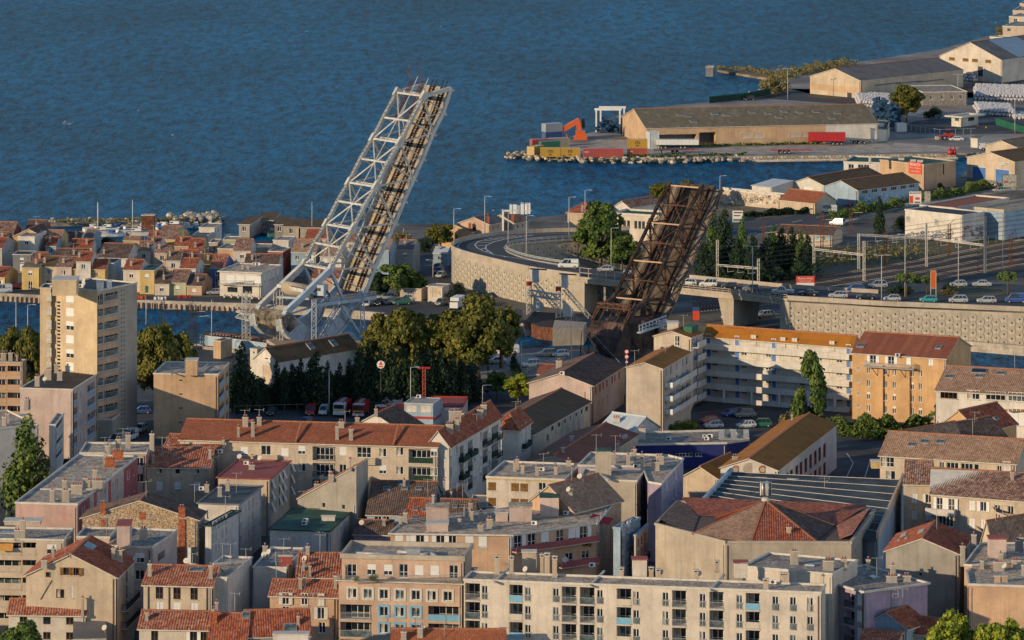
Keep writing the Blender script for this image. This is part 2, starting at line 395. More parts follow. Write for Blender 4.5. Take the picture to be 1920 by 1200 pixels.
  if glaz:
   gw, gh = w * .8, h * .86
   g = unit(st, round(gw, 1), round(gh, 1), fc)
   q = ob('glazed_door', g[0][1], o, (0, dep - .22, -h / 2 + gh / 2 + .1))
   for n, me in g[1:2]: q2 = ob('glazing', me, o, (0, dep - .22, -h / 2 + gh / 2 + .1))
  ob('railing', railing(w - .06, 1.0, rail, panel), o, (0, -.02, -h / 2 + .1))
 def balcony(s, f, xc, y, w, dep=1.1, rail='darkp', panel=None, slabm='trim', hr=1.0, curved=False):
  p = s.pt(f, xc, y)[0]; m = M(); m.box((0, -dep / 2, -.08), (w, dep, .16), slabm)
  o = s.place(f, p, [('b', m.mesh('balcony'))], 'balcony')
  ob('railing', railing(w, hr, rail, panel, dep), o, (0, -dep + .04, 0))
  return o
 def band(s, f, y, hgt, mat, proud=.06, y2=None, x0=None, x1=None, name='band'):
  A, Bq = s.edge(f); d = (Bq - A).normalized(); a = A if x0 is None else s.pt(f, x0, y)[0]; b = Bq if x1 is None else s.pt(f, x1, y)[0]
  z = s.pt(f, (x0 or pxof(A)[0]) * .5 + (x1 or pxof(Bq)[0]) * .5, y)[0].z
  m = M(); a = V((a.x, a.y, z)); b = V((b.x, b.y, z)); o = s.out(f) * (proud / 2 - .01)
  m.bar(a + o, b + o, proud + .02, hgt, mat); return part(name, m, s.r)
 def flat(s, par=.35, top='gravel', trim='trim', over=.12, th=.22):
  s.kind = ('flat', 0); s.top = par; P = s.P; n = len(P); m = M(); c = sum(P, V((0, 0, 0))) / n
  m.poly([V((p.x, p.y, s.z - .02)) for p in P], top); part('roof_deck', m, s.r)
  if par > 0:
   m = M()
   for i in range(n):
    a, b = P[i], P[(i + 1) % n]; d = (b - a).normalized(); o = V((d.y, -d.x, 0))
    m.box((a + b) / 2 + o * (over - th / 2) + V((0, 0, par / 2 - .03)), ((b - a).length + 2 * over - (2 * th if i % 2 else 0), th, par + .06), trim, rz=math.atan2(d.y, d.x))
   part('parapet', m, s.r)
  return s
 def gable(s, h, axis=0, mat='t_red', over=.45, trim='trim', verge=.3, rm=None):
  P = s.P; z = V((0, 0, 1))
  if h > 50: q_ = (P[0] + P[1]) / 2; h = (pxof(q_)[1] - h) * q_.y / F
  s.kind = ('gable', axis, h)
  if axis == 0: a, b, c, d = P[0], P[1], P[2], P[3]
  else: a, b, c, d = P[1], P[2], P[3], P[0]
  u = (b - a).normalized(); wv = (c - b); half = wv.length / 2; wv.normalize(); dz = h / half * over
  a2, b2 = a - u * verge - wv * over - z * dz, b + u * verge - wv * over - z * dz
  c2, d2 = c + u * verge + wv * over - z * dz, d - u * verge + wv * over - z * dz
  r0, r1 = (a + d) / 2 - u * verge + z * h, (b + c) / 2 + u * verge + z * h
  m = M(); slope(m, a2, b2, r0, r1, mat, trim=trim); slope(m, c2, d2, r1, r0, mat, trim=trim)
  ridge(m, r0, r1, rm or (mat if mat in ('t_white',) else 't_ridge'))
  part('roof', m, s.r)
  s.gab = [(b, c, h), (d, a, h)]; return s
 def hip(s, h, axis=0, mat='t_red', over=.45, run=None, trim='trim', e0=True, e1=True):
  P = s.P; s.kind = ('gable', axis, h); z = V((0, 0, 1))
  if axis == 0: a, b, c, d = P[0], P[1], P[2], P[3]
  else: a, b, c, d = P[1], P[2], P[3], P[0]
  u = (b - a).normalized(); wv = (c - b); half = wv.length / 2; wv.normalize(); dz = h / half * over; L = (b - a).length
  run = run or min(half, L / 2 - .01)
  a2, b2 = a - u * over - wv * over - z * dz, b + u * over - wv * over - z * dz
  c2, d2 = c + u * over + wv * over - z * dz, d - u * over + wv * over - z * dz
  r0 = (a + d) / 2 + u * (run if e0 else -over) + z * h; r1 = (b + c) / 2 - u * (run if e1 else -over) + z * h
  m = M(); slope(m, a2, b2, r0, r1, mat, trim=trim); slope(m, c2, d2, r1, r0, mat, trim=trim)
  if e0: slope(m, d2, a2, r0, r0, mat, trim=trim); ridge(m, a2, r0, 't_ridge'); ridge(m, d2, r0, 't_ridge')
  else: s.gab.append((d, a, h))
  if e1: slope(m, b2, c2, r1, r1, mat, trim=trim); ridge(m, b2, r1, 't_ridge'); ridge(m, c2, r1, 't_ridge')
  else: s.gab.append((b, c, h))
  ridge(m, r0, r1, 't_ridge'); part('roof', m, s.r); return s
 def mono(s, h, low=0, mat='t_red', over=.3, trim='trim'):
  P = s.P; s.kind = ('mono', low, h); a, b, c, d = [P[(low + i) % 4] for i in range(4)]; z = V((0, 0, 1))
  u = (b - a).normalized(); wv = (c - b); W = wv.length; wv.normalize(); k = h / W
  m = M(); slope(m, a - u * over - wv * over - z * k * over, b + u * over - wv * over - z * k * over, d - u * over + wv * .1 + z * (h + k * .1), c + u * over + wv * .1 + z * (h + k * .1), mat, trim=trim)
  part('roof', m, s.r); m = M()
  s.gab = [('tri', b, c, h), ('rect', c, d, h), ('tri2', d, a, h)]; return s
 def rz(s, x, y):
  P = s.P; e0, e1 = P[1] - P[0], P[2] - P[1]; p = V((x, y, 0)) - V((P[0].x, P[0].y, 0)); det = e0.x * e1.y - e0.y * e1.x
  a = (p.x * e1.y - p.y * e1.x) / det; b = (e0.x * p.y - e0.y * p.x) / det
  if s.kind[0] == 'flat' or len(P) > 4: return s.z, -.1 < a < 1.1 and -.1 < b < 1.1
  if s.kind[0] == 'gable': q = b if s.kind[1] == 0 else a; return s.z + s.kind[2] * (1 - abs(2 * q - 1)), -.05 < a < 1.05 and -.05 < b < 1.05
  q = (b, 1 - a, 1 - b, a)[s.kind[1]]; return s.z + s.kind[2] * q, -.05 < a < 1.05 and -.05 < b < 1.05
 def on(s, px, py):
  y0 = min(p.y for p in s.P) - 3; y1 = max(p.y for p in s.P) + 3; Y = y0; best = None
  if s.kind[0] == 'flat': return G(px, py, s.z)
  while Y < y1:
   p = AT(px, py, Y); z, ok = s.rz(p.x, p.y)
   if ok and p.z <= z: return V((p.x, p.y, z))
   Y += .1
  p = AT(px, py, (y0 + y1) / 2); return V((p.x, p.y, s.rz(p.x, p.y)[0]))
 def chim(s, *L, mat='concrete', w=.7, d=.7, h=1.4, cap='slab'):
  for q in L:
   px, py = q[0], q[1]; ww, hh = (q[2] if len(q) > 2 else w), (q[3] if len(q) > 3 else h)
   p = s.on(px, py); o = ob('chimney', chimney_mesh(ww, d, hh, mat, cap), s.r, p - s.r.location + V((0, 0, -.3)), R.uniform(-.1, .1))
   if cap != 'none':
    n = max(1, min(4, int(ww / .42)))
    for i in range(n): ob('chimney_pot', pot_mesh(), o, ((i - (n - 1) / 2) * .42, 0, hh + .3 + .12))
  return s
 def ant(s, *L, h=3.0):
  for px, py in L: ob('antenna', antenna_mesh(h), s.r, s.on(px, py) - s.r.location, R.uniform(-.5, .5))
  return s
 def dish(s, *L):
  for px, py in L: ob('satellite_dish', dish_mesh(), s.r, s.on(px, py) - s.r.location, R.uniform(-.4, .3))
  return s
 def ac(s, *L):
  for px, py in L: ob('air_conditioner', ac_mesh(), s.r, s.on(px, py) - s.r.location, R.uniform(-.3, .3))
  return s
 def sky(s, *L, w=1.2, d=1.4, mat='glassl'):
  for px, py in L:
   p = s.on(px, py); A, Bq = s.edge(0 if s.kind[0] != 'gable' or s.kind[1] == 0 else 1); ang = math.atan2(Bq.y - A.y, Bq.x - A.x)
   m = M(); m.box((0, 0, .1), (w, d, .2), 'galv'); m.box((0, 0, .21), (w - .2, d - .2, .04), mat)
   o = ob('skylight', m.mesh('skylight'), s.r, p - s.r.location)
   e = .05; zx = (s.rz(p.x + e * math.cos(ang + math.pi / 2), p.y + e * math.sin(ang + math.pi / 2))[0] - s.rz(p.x, p.y)[0]) / e
   o.rotation_euler = (Matrix.Rotation(ang, 3, 'Z') @ Matrix.Rotation(math.atan(zx), 3, 'X')).to_euler()
  return s
 def blk(s, x0, x1, ytop, h, d=2.5, mat=None, roof='trim', name='roof_house'):
  z = s.z + h; a, b = G(x0, ytop, z), G(x1, ytop, z); m = M(); w_ = (b - a).length; c = (a + b) / 2 + V((0, d / 2, 0))
  m.box((c.x, c.y, s.z + h / 2 - .02), (w_, d, h), mat or s.wall); m.box((c.x, c.y, s.z + h + .06), (w_ + .3, d + .3, .14), roof)
  return part(name, m, s.r)
 def finish(s):
  m = M(); n = len(s.P); z1, z0 = s.z, s.base - .5
  for f in range(n):
   A, Bq = s.edge(f); L = (Bq - A).length; u = (Bq - A) / L; inw = -s.out(f)
   hs = s.hole.get(f, []); wl = s.fw.get(f, s.wall)
   def q(x, z, y=0): return V((A.x, A.y, 0)) + u * x + inw * y + V((0, 0, z))
   if not hs: m.poly([q(0, z0), q(L, z0), q(L, z1), q(0, z1)], wl)
   else:
    X = sorted({0, L} | {h[0] for h in hs} | {h[1] for h in hs}); Z = sorted({z0, z1} | {h[2] for h in hs} | {h[3] for h in hs})
    for j in range(len(Z) - 1):
     i = 0; zc = (Z[j] + Z[j + 1]) / 2; run = None
     for i in range(len(X) - 1):
      xc = (X[i] + X[i + 1]) / 2; inh = any(h[0] < xc < h[1] and h[2] < zc < h[3] for h in hs)
      if not inh and run is None: run = X[i]
      if inh and run is not None: m.poly([q(run, Z[j]), q(X[i], Z[j]), q(X[i], Z[j + 1]), q(run, Z[j + 1])], wl); run = None
     if run is not None: m.poly([q(run, Z[j]), q(L, Z[j]), q(L, Z[j + 1]), q(run, Z[j + 1])], wl)
    for a, b, c, e, d in hs:
     m.poly([q(a, c), q(b, c), q(b, c, d), q(a, c, d)], wl); m.poly([q(a, e, d), q(b, e, d), q(b, e), q(a, e)], wl)
     m.poly([q(a, c, d), q(a, e, d), q(a, e), q(a, c)], wl); m.poly([q(b, c), q(b, e), q(b, e, d), q(b, c, d)], wl)
     if d < .5: m.poly([q(a, c, d), q(b, c, d), q(b, e, d), q(a, e, d)], 'dgrey')
  for g in s.gab:
   if g[0] == 'tri': _, b, c, h = g; m.poly([b, c, c + V((0, 0, h))], s.wall)
   elif g[0] == 'tri2': _, d, a, h = g; m.poly([d, a, d + V((0, 0, h))], s.wall)
   elif g[0] == 'rect': _, c, d, h = g; m.poly([c, d, d + V((0, 0, h)), c + V((0, 0, h))], s.wall)
   else: b, c, h = g; m.poly([b, c, (b + c) / 2 + V((0, 0, h))], s.wall)
  part('wall', m, s.r)
  if z1 - s.base > 3 and z1 - z0 < 20:
   for f in (0, 1):
    A, Bq = s.edge(f); L = (Bq - A).length; u = (Bq - A) / L
    if L < 6: continue
    m = M(); o = s.out(f) * .08; k = .35 if f else L - .4; p = A + u * k + o; m.box((p.x, p.y, (z1 + s.base) / 2 - .2), (.12, .12, z1 - s.base - .4), R.choice(('galv', 'trim', 'brownp')), rz=math.atan2(u.y, u.x)); part('drain_pipe', m, s.r)
mk('t_ridge', (.32, .13, .07), var=.2, sc=3)
RC = {}
def railing(w, h, rail='galv', panel=None, dep=0):
 key = ('r', round(w, 1), round(h, 1), rail, panel, round(dep, 1))
 if key in RC: return RC[key]
 m = M(); sides = [((-w / 2, 0), (w / 2, 0))]
 if dep: sides += [((-w / 2, 0), (-w / 2, dep - .1)), ((w / 2, 0), (w / 2, dep - .1))]
 for (a, b), (c, d) in sides:
  L = math.hypot(c - a, d - b)
  m.bar((a, b, h), (c, d, h), .06, .06, rail)
  if panel: m.bar((a, b, h * .5), (c, d, h * .5), .03, h * .92, panel)
  else:
   m.bar((a, b, .08), (c, d, .08), .04, .04, rail); k = max(2, int(L / .16))
   for i in range(k + 1): x, y = a + (c - a) * i / k, b + (d - b) * i / k; m.box((x, y, h / 2), (.03, .03, h), rail)
 RC[key] = m.mesh('railing'); return RC[key]
def chimney_mesh(w, d, h, mat, cap):
 key = ('c', round(w, 1), round(d, 1), round(h, 1), mat, cap)
 if key in RC: return RC[key]
 m = M(); m.box((0, 0, (h + .3) / 2), (w, d, h + .3), mat); m.box((0, 0, .36), (w + .14, d + .14, .16), 'galv' if mat != 'brick' else mat)
 m.box((0, 0, h + .3 + .06), (w + .16, d + .16, .12), 'trim' if mat != 'brick' else 'brick')
 if cap == 'vent':
  for sx in (-1, 1): m.box((sx * (w / 2 - .08), 0, h + .3 + .27), (.12, d, .3), mat)
  m.box((0, 0, h + .3 + .46), (w + .2, d + .2, .1), 'trim')
 RC[key] = m.mesh('chimney'); return RC[key]
def pot_mesh():
 if 'pot' not in RC:
  m = M(); m.cyl((0, 0, 0), (0, 0, .42), .13, .11, 'brick'); m.cyl((0, 0, .42), (0, 0, .46), .17, .17, 'trim'); RC['pot'] = m.mesh('chimney_pot')
 return RC['pot']
def antenna_mesh(h):
 k = ('a', round(h, 1))
 if k not in RC:
  m = M(); m.cyl((0, 0, -.2), (0, 0, h), .045, .035, 'pole', 6); m.bar((-.9, 0, h - .1), (.9, 0, h - .1), .035, .035, 'pole')
  for i in range(9): x = -.85 + i * .2; m.bar((x, -.3 + abs(i) * .012, h - .1), (x, .3 - i * .012, h - .1), .02, .02, 'pole')
  m.bar((.85, 0, h - .4), (.85, 0, h + .25), .03, .03, 'pole'); m.bar((.95, -.35, h + .1), (.95, .35, h + .1), .03, .03, 'pole'); RC[k] = m.mesh('antenna')
 return RC[k]
def dish_mesh():
 if 'dish' not in RC:
  m = M(); m.cyl((0, 0, 0), (0, 0, .7), .035, .035, 'pole', 6); n = V((-.35, -.8, .45)).normalized(); c = V((0, 0, .9))
  m.cyl(c, c + n * .1, .1, .46, 'whitep', 14, False); m.cyl(c + n * .02, c + n * .1, .05, .46, 'trim', 14, True); m.bar(c, c + n * .5, .03, .03, 'pole'); RC['dish'] = m.mesh('satellite_dish')
 return RC['dish']
def ac_mesh():
 if 'ac' not in RC:
  m = M(); m.box((0, 0, .42), (.95, .4, .65), 'whitep'); m.cyl((-.12, -.2, .42), (-.12, -.215, .42), .25, .25, 'darkp', 12)
  for sx in (-.35, .35): m.box((sx, 0, .05), (.06, .45, .1), 'darkp')
  RC['ac'] = m.mesh('air_conditioner')
 return RC['ac']
# ================================================================ the setting
def flatmat(name, col, **k): return mk(name, col, **k)
mk('asphalt', (.05, .052, .058), var=.25, sc=.12, bump=.2, bs=4, grain=.12)
mk('asphaltn', (.045, .047, .052), var=.12, sc=.1, grain=.08)
mk('ground', (.13, .115, .095), var=.3, sc=.08, grain=.2, bs=1.5)
mk('yard', (.23, .205, .18), var=.25, sc=.05, grain=.12, bs=2)
mk('dirt', (.21, .15, .095), var=.35, sc=.12, grain=.3, bs=1.2)
mk('grassy', (.05, .055, .022), var=.4, sc=.1, grain=.4, bs=1.4, col2=(.09, .075, .04))
mk('ballast', (.055, .042, .034), var=.3, sc=.2, grain=.35, bs=2)
mk('quay', (.37, .32, .26), var=.2, sc=.3, streak=.35, grain=.1)
mk('paint', (.62, .61, .58), var=.1, sc=2)
def water_mat():
 m = bpy.data.materials.new('sea'); m.use_nodes = True; t = m.node_tree; b = t.nodes["Principled BSDF"]; L = t.links.new
 tc = nn(t, "ShaderNodeTexCoord")
 def noise(sx, sy, sc, det, rough=.6, rz=.25, dist=0.):
  mp = nn(t, "ShaderNodeMapping"); mp.inputs['Scale'].default_value = (sx, sy, 1); mp.inputs['Rotation'].default_value = (0, 0, rz); L(tc.outputs['Object'], mp.inputs[0])
  n = nn(t, "ShaderNodeTexNoise"); n.inputs['Scale'].default_value = sc; n.inputs['Detail'].default_value = det; n.inputs['Roughness'].default_value = rough; n.inputs['Distortion'].default_value = dist
  L(mp.outputs[0], n.inputs['Vector']); return n.outputs['Fac']
 a = noise(1, .34, .85, 4, .72, .2, .4); c = noise(1, .28, .25, 6, .74, -.15, .3); d = noise(1, .35, .012, 3, .5)
 ad = nn(t, "ShaderNodeMath", operation='MULTIPLY_ADD'); L(c, ad.inputs[0]); ad.inputs[1].default_value = 1.6; L(a, ad.inputs[2])
 bp = nn(t, "ShaderNodeBump"); bp.inputs['Strength'].default_value = 1.0; bp.inputs['Distance'].default_value = .8; L(ad.outputs[0], bp.inputs['Height']); L(bp.outputs[0], b.inputs['Normal'])
 mr = nn(t, "ShaderNodeMapRange"); mr.inputs[1].default_value = 1.06; mr.inputs[2].default_value = 1.52; L(ad.outputs[0], mr.inputs[0])
 cr = nn(t, "ShaderNodeMix", data_type='RGBA'); cr.inputs[6].default_value = (.0003, .016, .042, 1); cr.inputs[7].default_value = (.001, .118, .25, 1); L(mr.outputs[0], cr.inputs[0])
 m2 = nn(t, "ShaderNodeMapRange"); m2.inputs[1].default_value = .35; m2.inputs[2].default_value = .65; m2.inputs[3].default_value = .75; m2.inputs[4].default_value = 1.25; L(d, m2.inputs[0])
 sc = nn(t, "ShaderNodeVectorMath", operation='SCALE'); L(cr.outputs[2], sc.inputs[0]); L(m2.outputs[0], sc.inputs['Scale'])
 f1 = noise(1, .22, .16, 3, .6, .1, .6); f2 = noise(1, .3, .9, 4, .7, 0, .5); fm = nn(t, "ShaderNodeMath", operation='MULTIPLY_ADD'); L(f2, fm.inputs[0]); fm.inputs[1].default_value = .45; L(f1, fm.inputs[2])
 fr = nn(t, "ShaderNodeMapRange"); fr.inputs[1].default_value = .985; fr.inputs[2].default_value = 1.01; L(fm.outputs[0], fr.inputs[0])
 fx = nn(t, "ShaderNodeMix", data_type='RGBA'); fx.inputs[7].default_value = (.5, .55, .6, 1); L(fr.outputs[0], fx.inputs[0]); L(sc.outputs[0], fx.inputs[6]); L(fx.outputs[2], b.inputs['Base Color']); b.inputs['Roughness'].default_value = .35; b.inputs['IOR'].default_value = 1.10; b.inputs['Specular IOR Level'].default_value = .14
 MT['sea'] = m
water_mat()
def st(name, m, **p):
 o = ob(name, m.mesh(name)); o['kind'] = 'structure'
 for k, v in p.items(): o[k] = v
 return o
m = M(); m.poly([(-2500, 200, 0), (2500, 200, 0), (3500, 9000, 0), (-3500, 9000, 0)], 'sea'); st('sea', m)
def land(name, px, mat, z=1.5, side='quay', bot=-3):
 m = M(); P = [G(x, y, z) for x, y in px]
 ar = sum(P[i].x * P[(i + 1) % len(P)].y - P[(i + 1) % len(P)].x * P[i].y for i in range(len(P)))
 if ar < 0: P.reverse()
 m.prism([V((p.x, p.y, bot)) for p in P], (0, 0, z - bot), side, cap=mat); return st(name, m)
def sheet(name, px, mat, z=1.504):
 m = M(); P = [G(x, y, z) for x, y in px]
 ar = sum(P[i].x * P[(i + 1) % len(P)].y - P[(i + 1) % len(P)].x * P[i].y for i in range(len(P)))
 if ar < 0: P.reverse()
 m.poly(P, mat); return st(name, m)
land('city_ground', [(-900, 652), (120, 650), (380, 648), (500, 652), (700, 664), (900, 662), (960, 655), (1095, 650), (1160, 652), (1260, 690), (1500, 705), (2100, 740), (4200, 2600), (-3000, 2600)], 'asphalt')
land('peninsula_ground', [(-700, 552), (0, 553), (257, 566), (480, 573), (720, 590), (860, 606), (980, 606), (985, 618), (1095, 618), (1140, 626), (1300, 640), (1462, 622), (1692, 636), (1920, 655), (2400, 680), (2600, 330), (1930, 296), (1835, 300),
  (1790, 340), (1620, 322), (1590, 318), (1470, 346), (1330, 366), (1200, 388), (1062, 402), (960, 412), (860, 420), (740, 420), (660, 448), (560, 446), (470, 452), (350, 452), (280, 458), (180, 446), (100, 434), (0, 421), (-500, 412)], 'ground')
land('port_ground', [(985, 289), (1110, 294.5), (1240, 295.5), (1380, 292.5), (1560, 291), (1795, 287), (2100, 280), (2600, 60), (2150, -20), (1925, 0), (1880, 60), (1765, 92), (1660, 108), (1560, 124), (1480, 134), (1470, 150), (1430, 176), (1400, 186), (1320, 192), (1190, 205), (1125, 228), (1118, 246), (1000, 272)], 'yard')
land('reef_ground', [(1345, 131), (1400, 140), (1470, 152), (1560, 160), (1600, 126), (1500, 126), (1420, 133)], 'dirt', z=.8, side='dirt')
sheet('port_track', [(1060, 281), (1240, 292), (1500, 288), (1790, 284), (1800, 276), (1660, 266), (1500, 272), (1300, 278), (1215, 262), (1120, 262)], 'quay', 1.51)
sheet('port_road', [(1390, 182), (1480, 166), (1520, 176), (1640, 182), (1800, 180), (1960, 176), (1960, 150), (1760, 158), (1690, 190), (1660, 200)], 'asphaltn', 1.506)
sheet('port_road', [(1660, 246), (1800, 252), (1960, 250), (1960, 215), (1840, 218), (1720, 226)], 'asphalt', 1.507)
sheet('grass_patch', [(1512, 182), (1560, 186), (1585, 181), (1535, 174)], 'grassy', 1.512)
sheet('grass_patch', [(1806, 150), (1830, 157), (1860, 156), (1830, 146)], 'grassy', 1.512)
sheet('quay_road', [(-200, 549), (0, 551), (257, 562), (480, 569), (700, 584), (860, 598), (980, 600), (980, 580), (860, 572), (700, 566), (480, 560), (257, 553), (0, 541), (-200, 540)], 'asphaltn')
sheet('lane', [(805, 470), (850, 480), (870, 560), (880, 590), (800, 580), (790, 520), (785, 455), (800, 440), (825, 440)], 'asphaltn', 1.508)
sheet('avenue', [(1285, 452), (1400, 438), (1470, 434), (1560, 414), (1660, 388), (1800, 362), (1980, 342), (1980, 322), (1800, 346), (1700, 362), (1560, 390), (1440, 414), (1350, 418), (1285, 430)], 'asphaltn', 1.508)
sheet('pavement', [(1560, 414), (1660, 388), (1800, 362), (1980, 342), (1980, 350), (1800, 370), (1664, 396), (1570, 421)], 'quay', 1.512)
sheet('dirt_strip', [(1346, 398), (1420, 412), (1460, 404), (1400, 388), (1346, 376)], 'dirt', 1.509)
sheet('sand_lot', [(1446, 432), (1530, 420), (1545, 424), (1462, 440)], 'dirt', 1.513)
sheet('rail_grass', [(1360, 560), (1520, 545), (1700, 512), (1980, 470), (1980, 430), (1780, 440), (1640, 455), (1500, 470), (1360, 500)], 'grassy', 1.506)
sheet('ballast_bed', [(1300, 590), (1500, 574), (1640, 556), (1800, 528), (2050, 490), (2050, 446), (1900, 462), (1760, 484), (1600, 512), (1420, 540), (1300, 550)], 'ballast', 1.510)
sheet('lower_road', [(1270, 640), (1360, 612), (1460, 596), (1480, 606), (1462, 622), (1300, 645)], 'asphaltn', 1.511)
sheet('fire_station_yard', [(430, 832), (440, 770), (560, 766), (760, 768), (950, 790), (950, 850), (430, 850)], 'asphaltn', 1.506)
sheet('canal_side_road', [(800, 668), (960, 660), (1090, 655), (1150, 700), (1000, 706), (900, 712), (860, 700)], 'yard', 1.506)
sheet('school_yard', [(1540, 935), (1560, 830), (1780, 832), (1660, 935)], 'asphalt', 1.506)
def track(px, z=1.52):
 P = [G(x, y, z) for x, y in px]; r = thing('railway_track', '', 'track', P[0]); n = len(P); sl_ = M()
 for sgn in (-1, 1):
  m = M()
  for i in range(n - 1):
   d = (P[i + 1] - P[i]).normalized(); o = V((-d.y, d.x, 0)) * .75 * sgn + V((0, 0, .12)); m.bar(P[i] + o, P[i + 1] + o, .14, .16, 'rust')
  part('rail', m, r)
 for i in range(n - 1):
  d = P[i + 1] - P[i]; L = d.length; d.normalize(); k = int(L / .9)
  for j in range(k): sl_.box(P[i] + d * (j * .9), (.26, 2.5, .1), 'trim', rz=math.atan2(d.y, d.x))
 part('sleepers', sl_, r, kind='stuff'); return r
for k, (dy, lb) in enumerate(((0, 'railway track nearest the overpass'), (9, 'railway track second from the overpass'), (19, 'middle railway track crossing under the masts'), (30, 'railway track fourth from the overpass'), (40, 'railway track nearest the graffitied white hall'))):
 t_ = track([(1300, 584 - dy), (1420, 572 - dy), (1560, 556 - dy), (1700, 534 - dy * 1.05), (1840, 508 - dy * 1.1), (2020, 478 - dy * 1.15)]); t_['label'] = lb; t_['group'] = 'railway tracks behind the overpass'
def line(px, w, z, mat='paint', name='lane_marking', closed=False, dash=0):
 P = [G(x, y, z) for x, y in px]; m = M()
 for i in range(len(P) - 1):
  a, b = P[i], P[i + 1]; d = (b - a).normalized(); o = V((-d.y, d.x, 0)) * w / 2
  if dash:
   L = (b - a).length; s_ = 0
   while s_ < L: e = min(L, s_ + dash); m.poly([a + d * s_ - o, a + d * e - o, a + d * e + o, a + d * s_ + o], mat); s_ += dash * 2.4
  else: m.poly([a - o, b - o, b + o, a + o], mat)
 return st(name, m)
line([(1300, 441), (1440, 425), (1560, 402), (1700, 374), (1960, 332)], .3, 1.516, dash=5)
for k in range(7): line([(1330 + k * 22, 446 - k * 1.6), (1352 + k * 22, 441 - k * 1.6)], .3, 1.517)
for a, b in (((1582, 905), (1600, 868)), ((1600, 868), (1588, 850)), ((1620, 900), (1632, 862))): line([a, b], .15, 1.52)
for k in range(6): line([(800 + k * 10, 566 + k * .8), (816 + k * 10, 564 + k * .8)], .5, 1.52)
def kerb(px, z, w, h, mat, name='quay_edge', z0=1.5):
 P = [G(x, y, z0) for x, y in px]; m = M()
 for i in range(len(P) - 1): m.bar(P[i] + V((0, 0, h / 2)), P[i + 1] + V((0, 0, h / 2)), w, h, mat)
 return st(name, m)
kerb([(-200, 551), (0, 552.6), (257, 565.6), (480, 572.6), (720, 589.6)], 1.5, .8, .45, 'quay')
kerb([(120, 650), (380, 648), (500, 652)], 1.5, .6, .4, 'quay')
kerb([(1460, 622), (1692, 636), (1990, 660)], 1.5, 1.2, .8, 'quay')
m = M()
for i in range(60):
 q = G(-20 + i * 9, 553 + i * .42, 1.5); m.box((q.x, q.y - .2, .2), (.35, .3, 2.4), 'rust')
thing('timber_fender_row', 'dark timber fender posts along the canal quay', 'fender', G(200, 562), m=m)['kind'] = 'stuff'
ZD = 9.6
outer = [(1087, 512), (1007, 502), (940, 487), (890, 475), (858, 466), (846, 459), (849, 452), (865, 445), (890, 440), (923, 435), (973, 431), (1023, 428), (1078, 427), (1180, 424)]
inner = [(1087, 494), (1050, 490), (990, 480), (957, 469), (947, 462), (953, 455), (973, 450), (1007, 447), (1073, 442), (1180, 438)]
def path(px, z): return [G(x, y, z) for x, y in px]
PO = path(outer, ZD + 1.0); PI = path(inner, ZD + .9)
for p in PO + PI: p.z = ZD
def resample(P, step):
 out = [P[0]]; acc = 0
 for i in range(len(P) - 1):
  a, b = P[i], P[i + 1]; L = (b - a).length; s_ = step - acc
  while s_ <= L: out.append(a + (b - a) * (s_ / L)); s_ += step
  acc = (acc + L) % step
 return out
def smooth(P, it=2):
 for _ in range(it):
  Q = [P[0]]
  for i in range(len(P) - 1): Q += [P[i] * .75 + P[i + 1] * .25, P[i] * .25 + P[i + 1] * .75]
  Q.append(P[-1]); P = Q
 return P
PO, PI = smooth(PO), smooth(PI)
m = M(); n = 60
def along(P, t):
 Ls = [0]
 for i in range(len(P) - 1): Ls.append(Ls[-1] + (P[i + 1] - P[i]).length)
 x = t * Ls[-1]
 for i in range(len(P) - 1):
  if x <= Ls[i + 1] + 1e-9: return P[i] + (P[i + 1] - P[i]) * ((x - Ls[i]) / (Ls[i + 1] - Ls[i]))
 return P[-1]
Z1 = V((0, 0, 1))
for i in range(n):
 a, b, c, d = along(PO, i / n), along(PO, (i + 1) / n), along(PI, (i + 1) / n), along(PI, i / n)
 m.poly([a, d, c, b], 'asphaltn'); m.poly([p - Z1 * .9 for p in (a, b, c, d)], 'concrete')
st('overpass_road', m)
def rl(px, w=.25, z=ZD + .016): return line(px, w, z)
ha = [(1000, 441), (960, 443), (915, 448), (897, 452.5), (890, 459), (895, 465), (905, 470), (925, 477), (1000, 489), (1080, 504)]
hb = [(1000, 441), (975, 444.5), (945, 449), (925, 454), (911, 461), (911, 467), (918, 471.5), (925, 477)]
rl(ha); rl(hb)
for i in range(13):
 t = (i + .6) / 14; a = along([V((x, y, 0)) for x, y in ha[:8]], t); b = along([V((x, y, 0)) for x, y in hb], t); rl([(a.x, a.y), (b.x, b.y)], .35)
rl([(1080, 437), (1000, 439), (940, 443), (885, 449), (864, 455), (857, 462), (864, 468), (900, 478), (960, 491)], .2)
rl([(950, 458), (945, 464), (950, 470), (965, 475)], .2); rl([(939, 479), (948, 481.5)], .35)
def ribbon(name, P, h, w, mat, zoff=0.):
 m = M()
 for i in range(len(P) - 1): m.bar(P[i] + Z1 * (zoff + h / 2), P[i + 1] + Z1 * (zoff + h / 2), w, h, mat)
 return st(name, m)
ribbon('overpass_parapet', PO, 1.5, .35, 'concrete', -.5)
ribbon('overpass_kerb', PI, .5, .4, 'concrete', -.3)
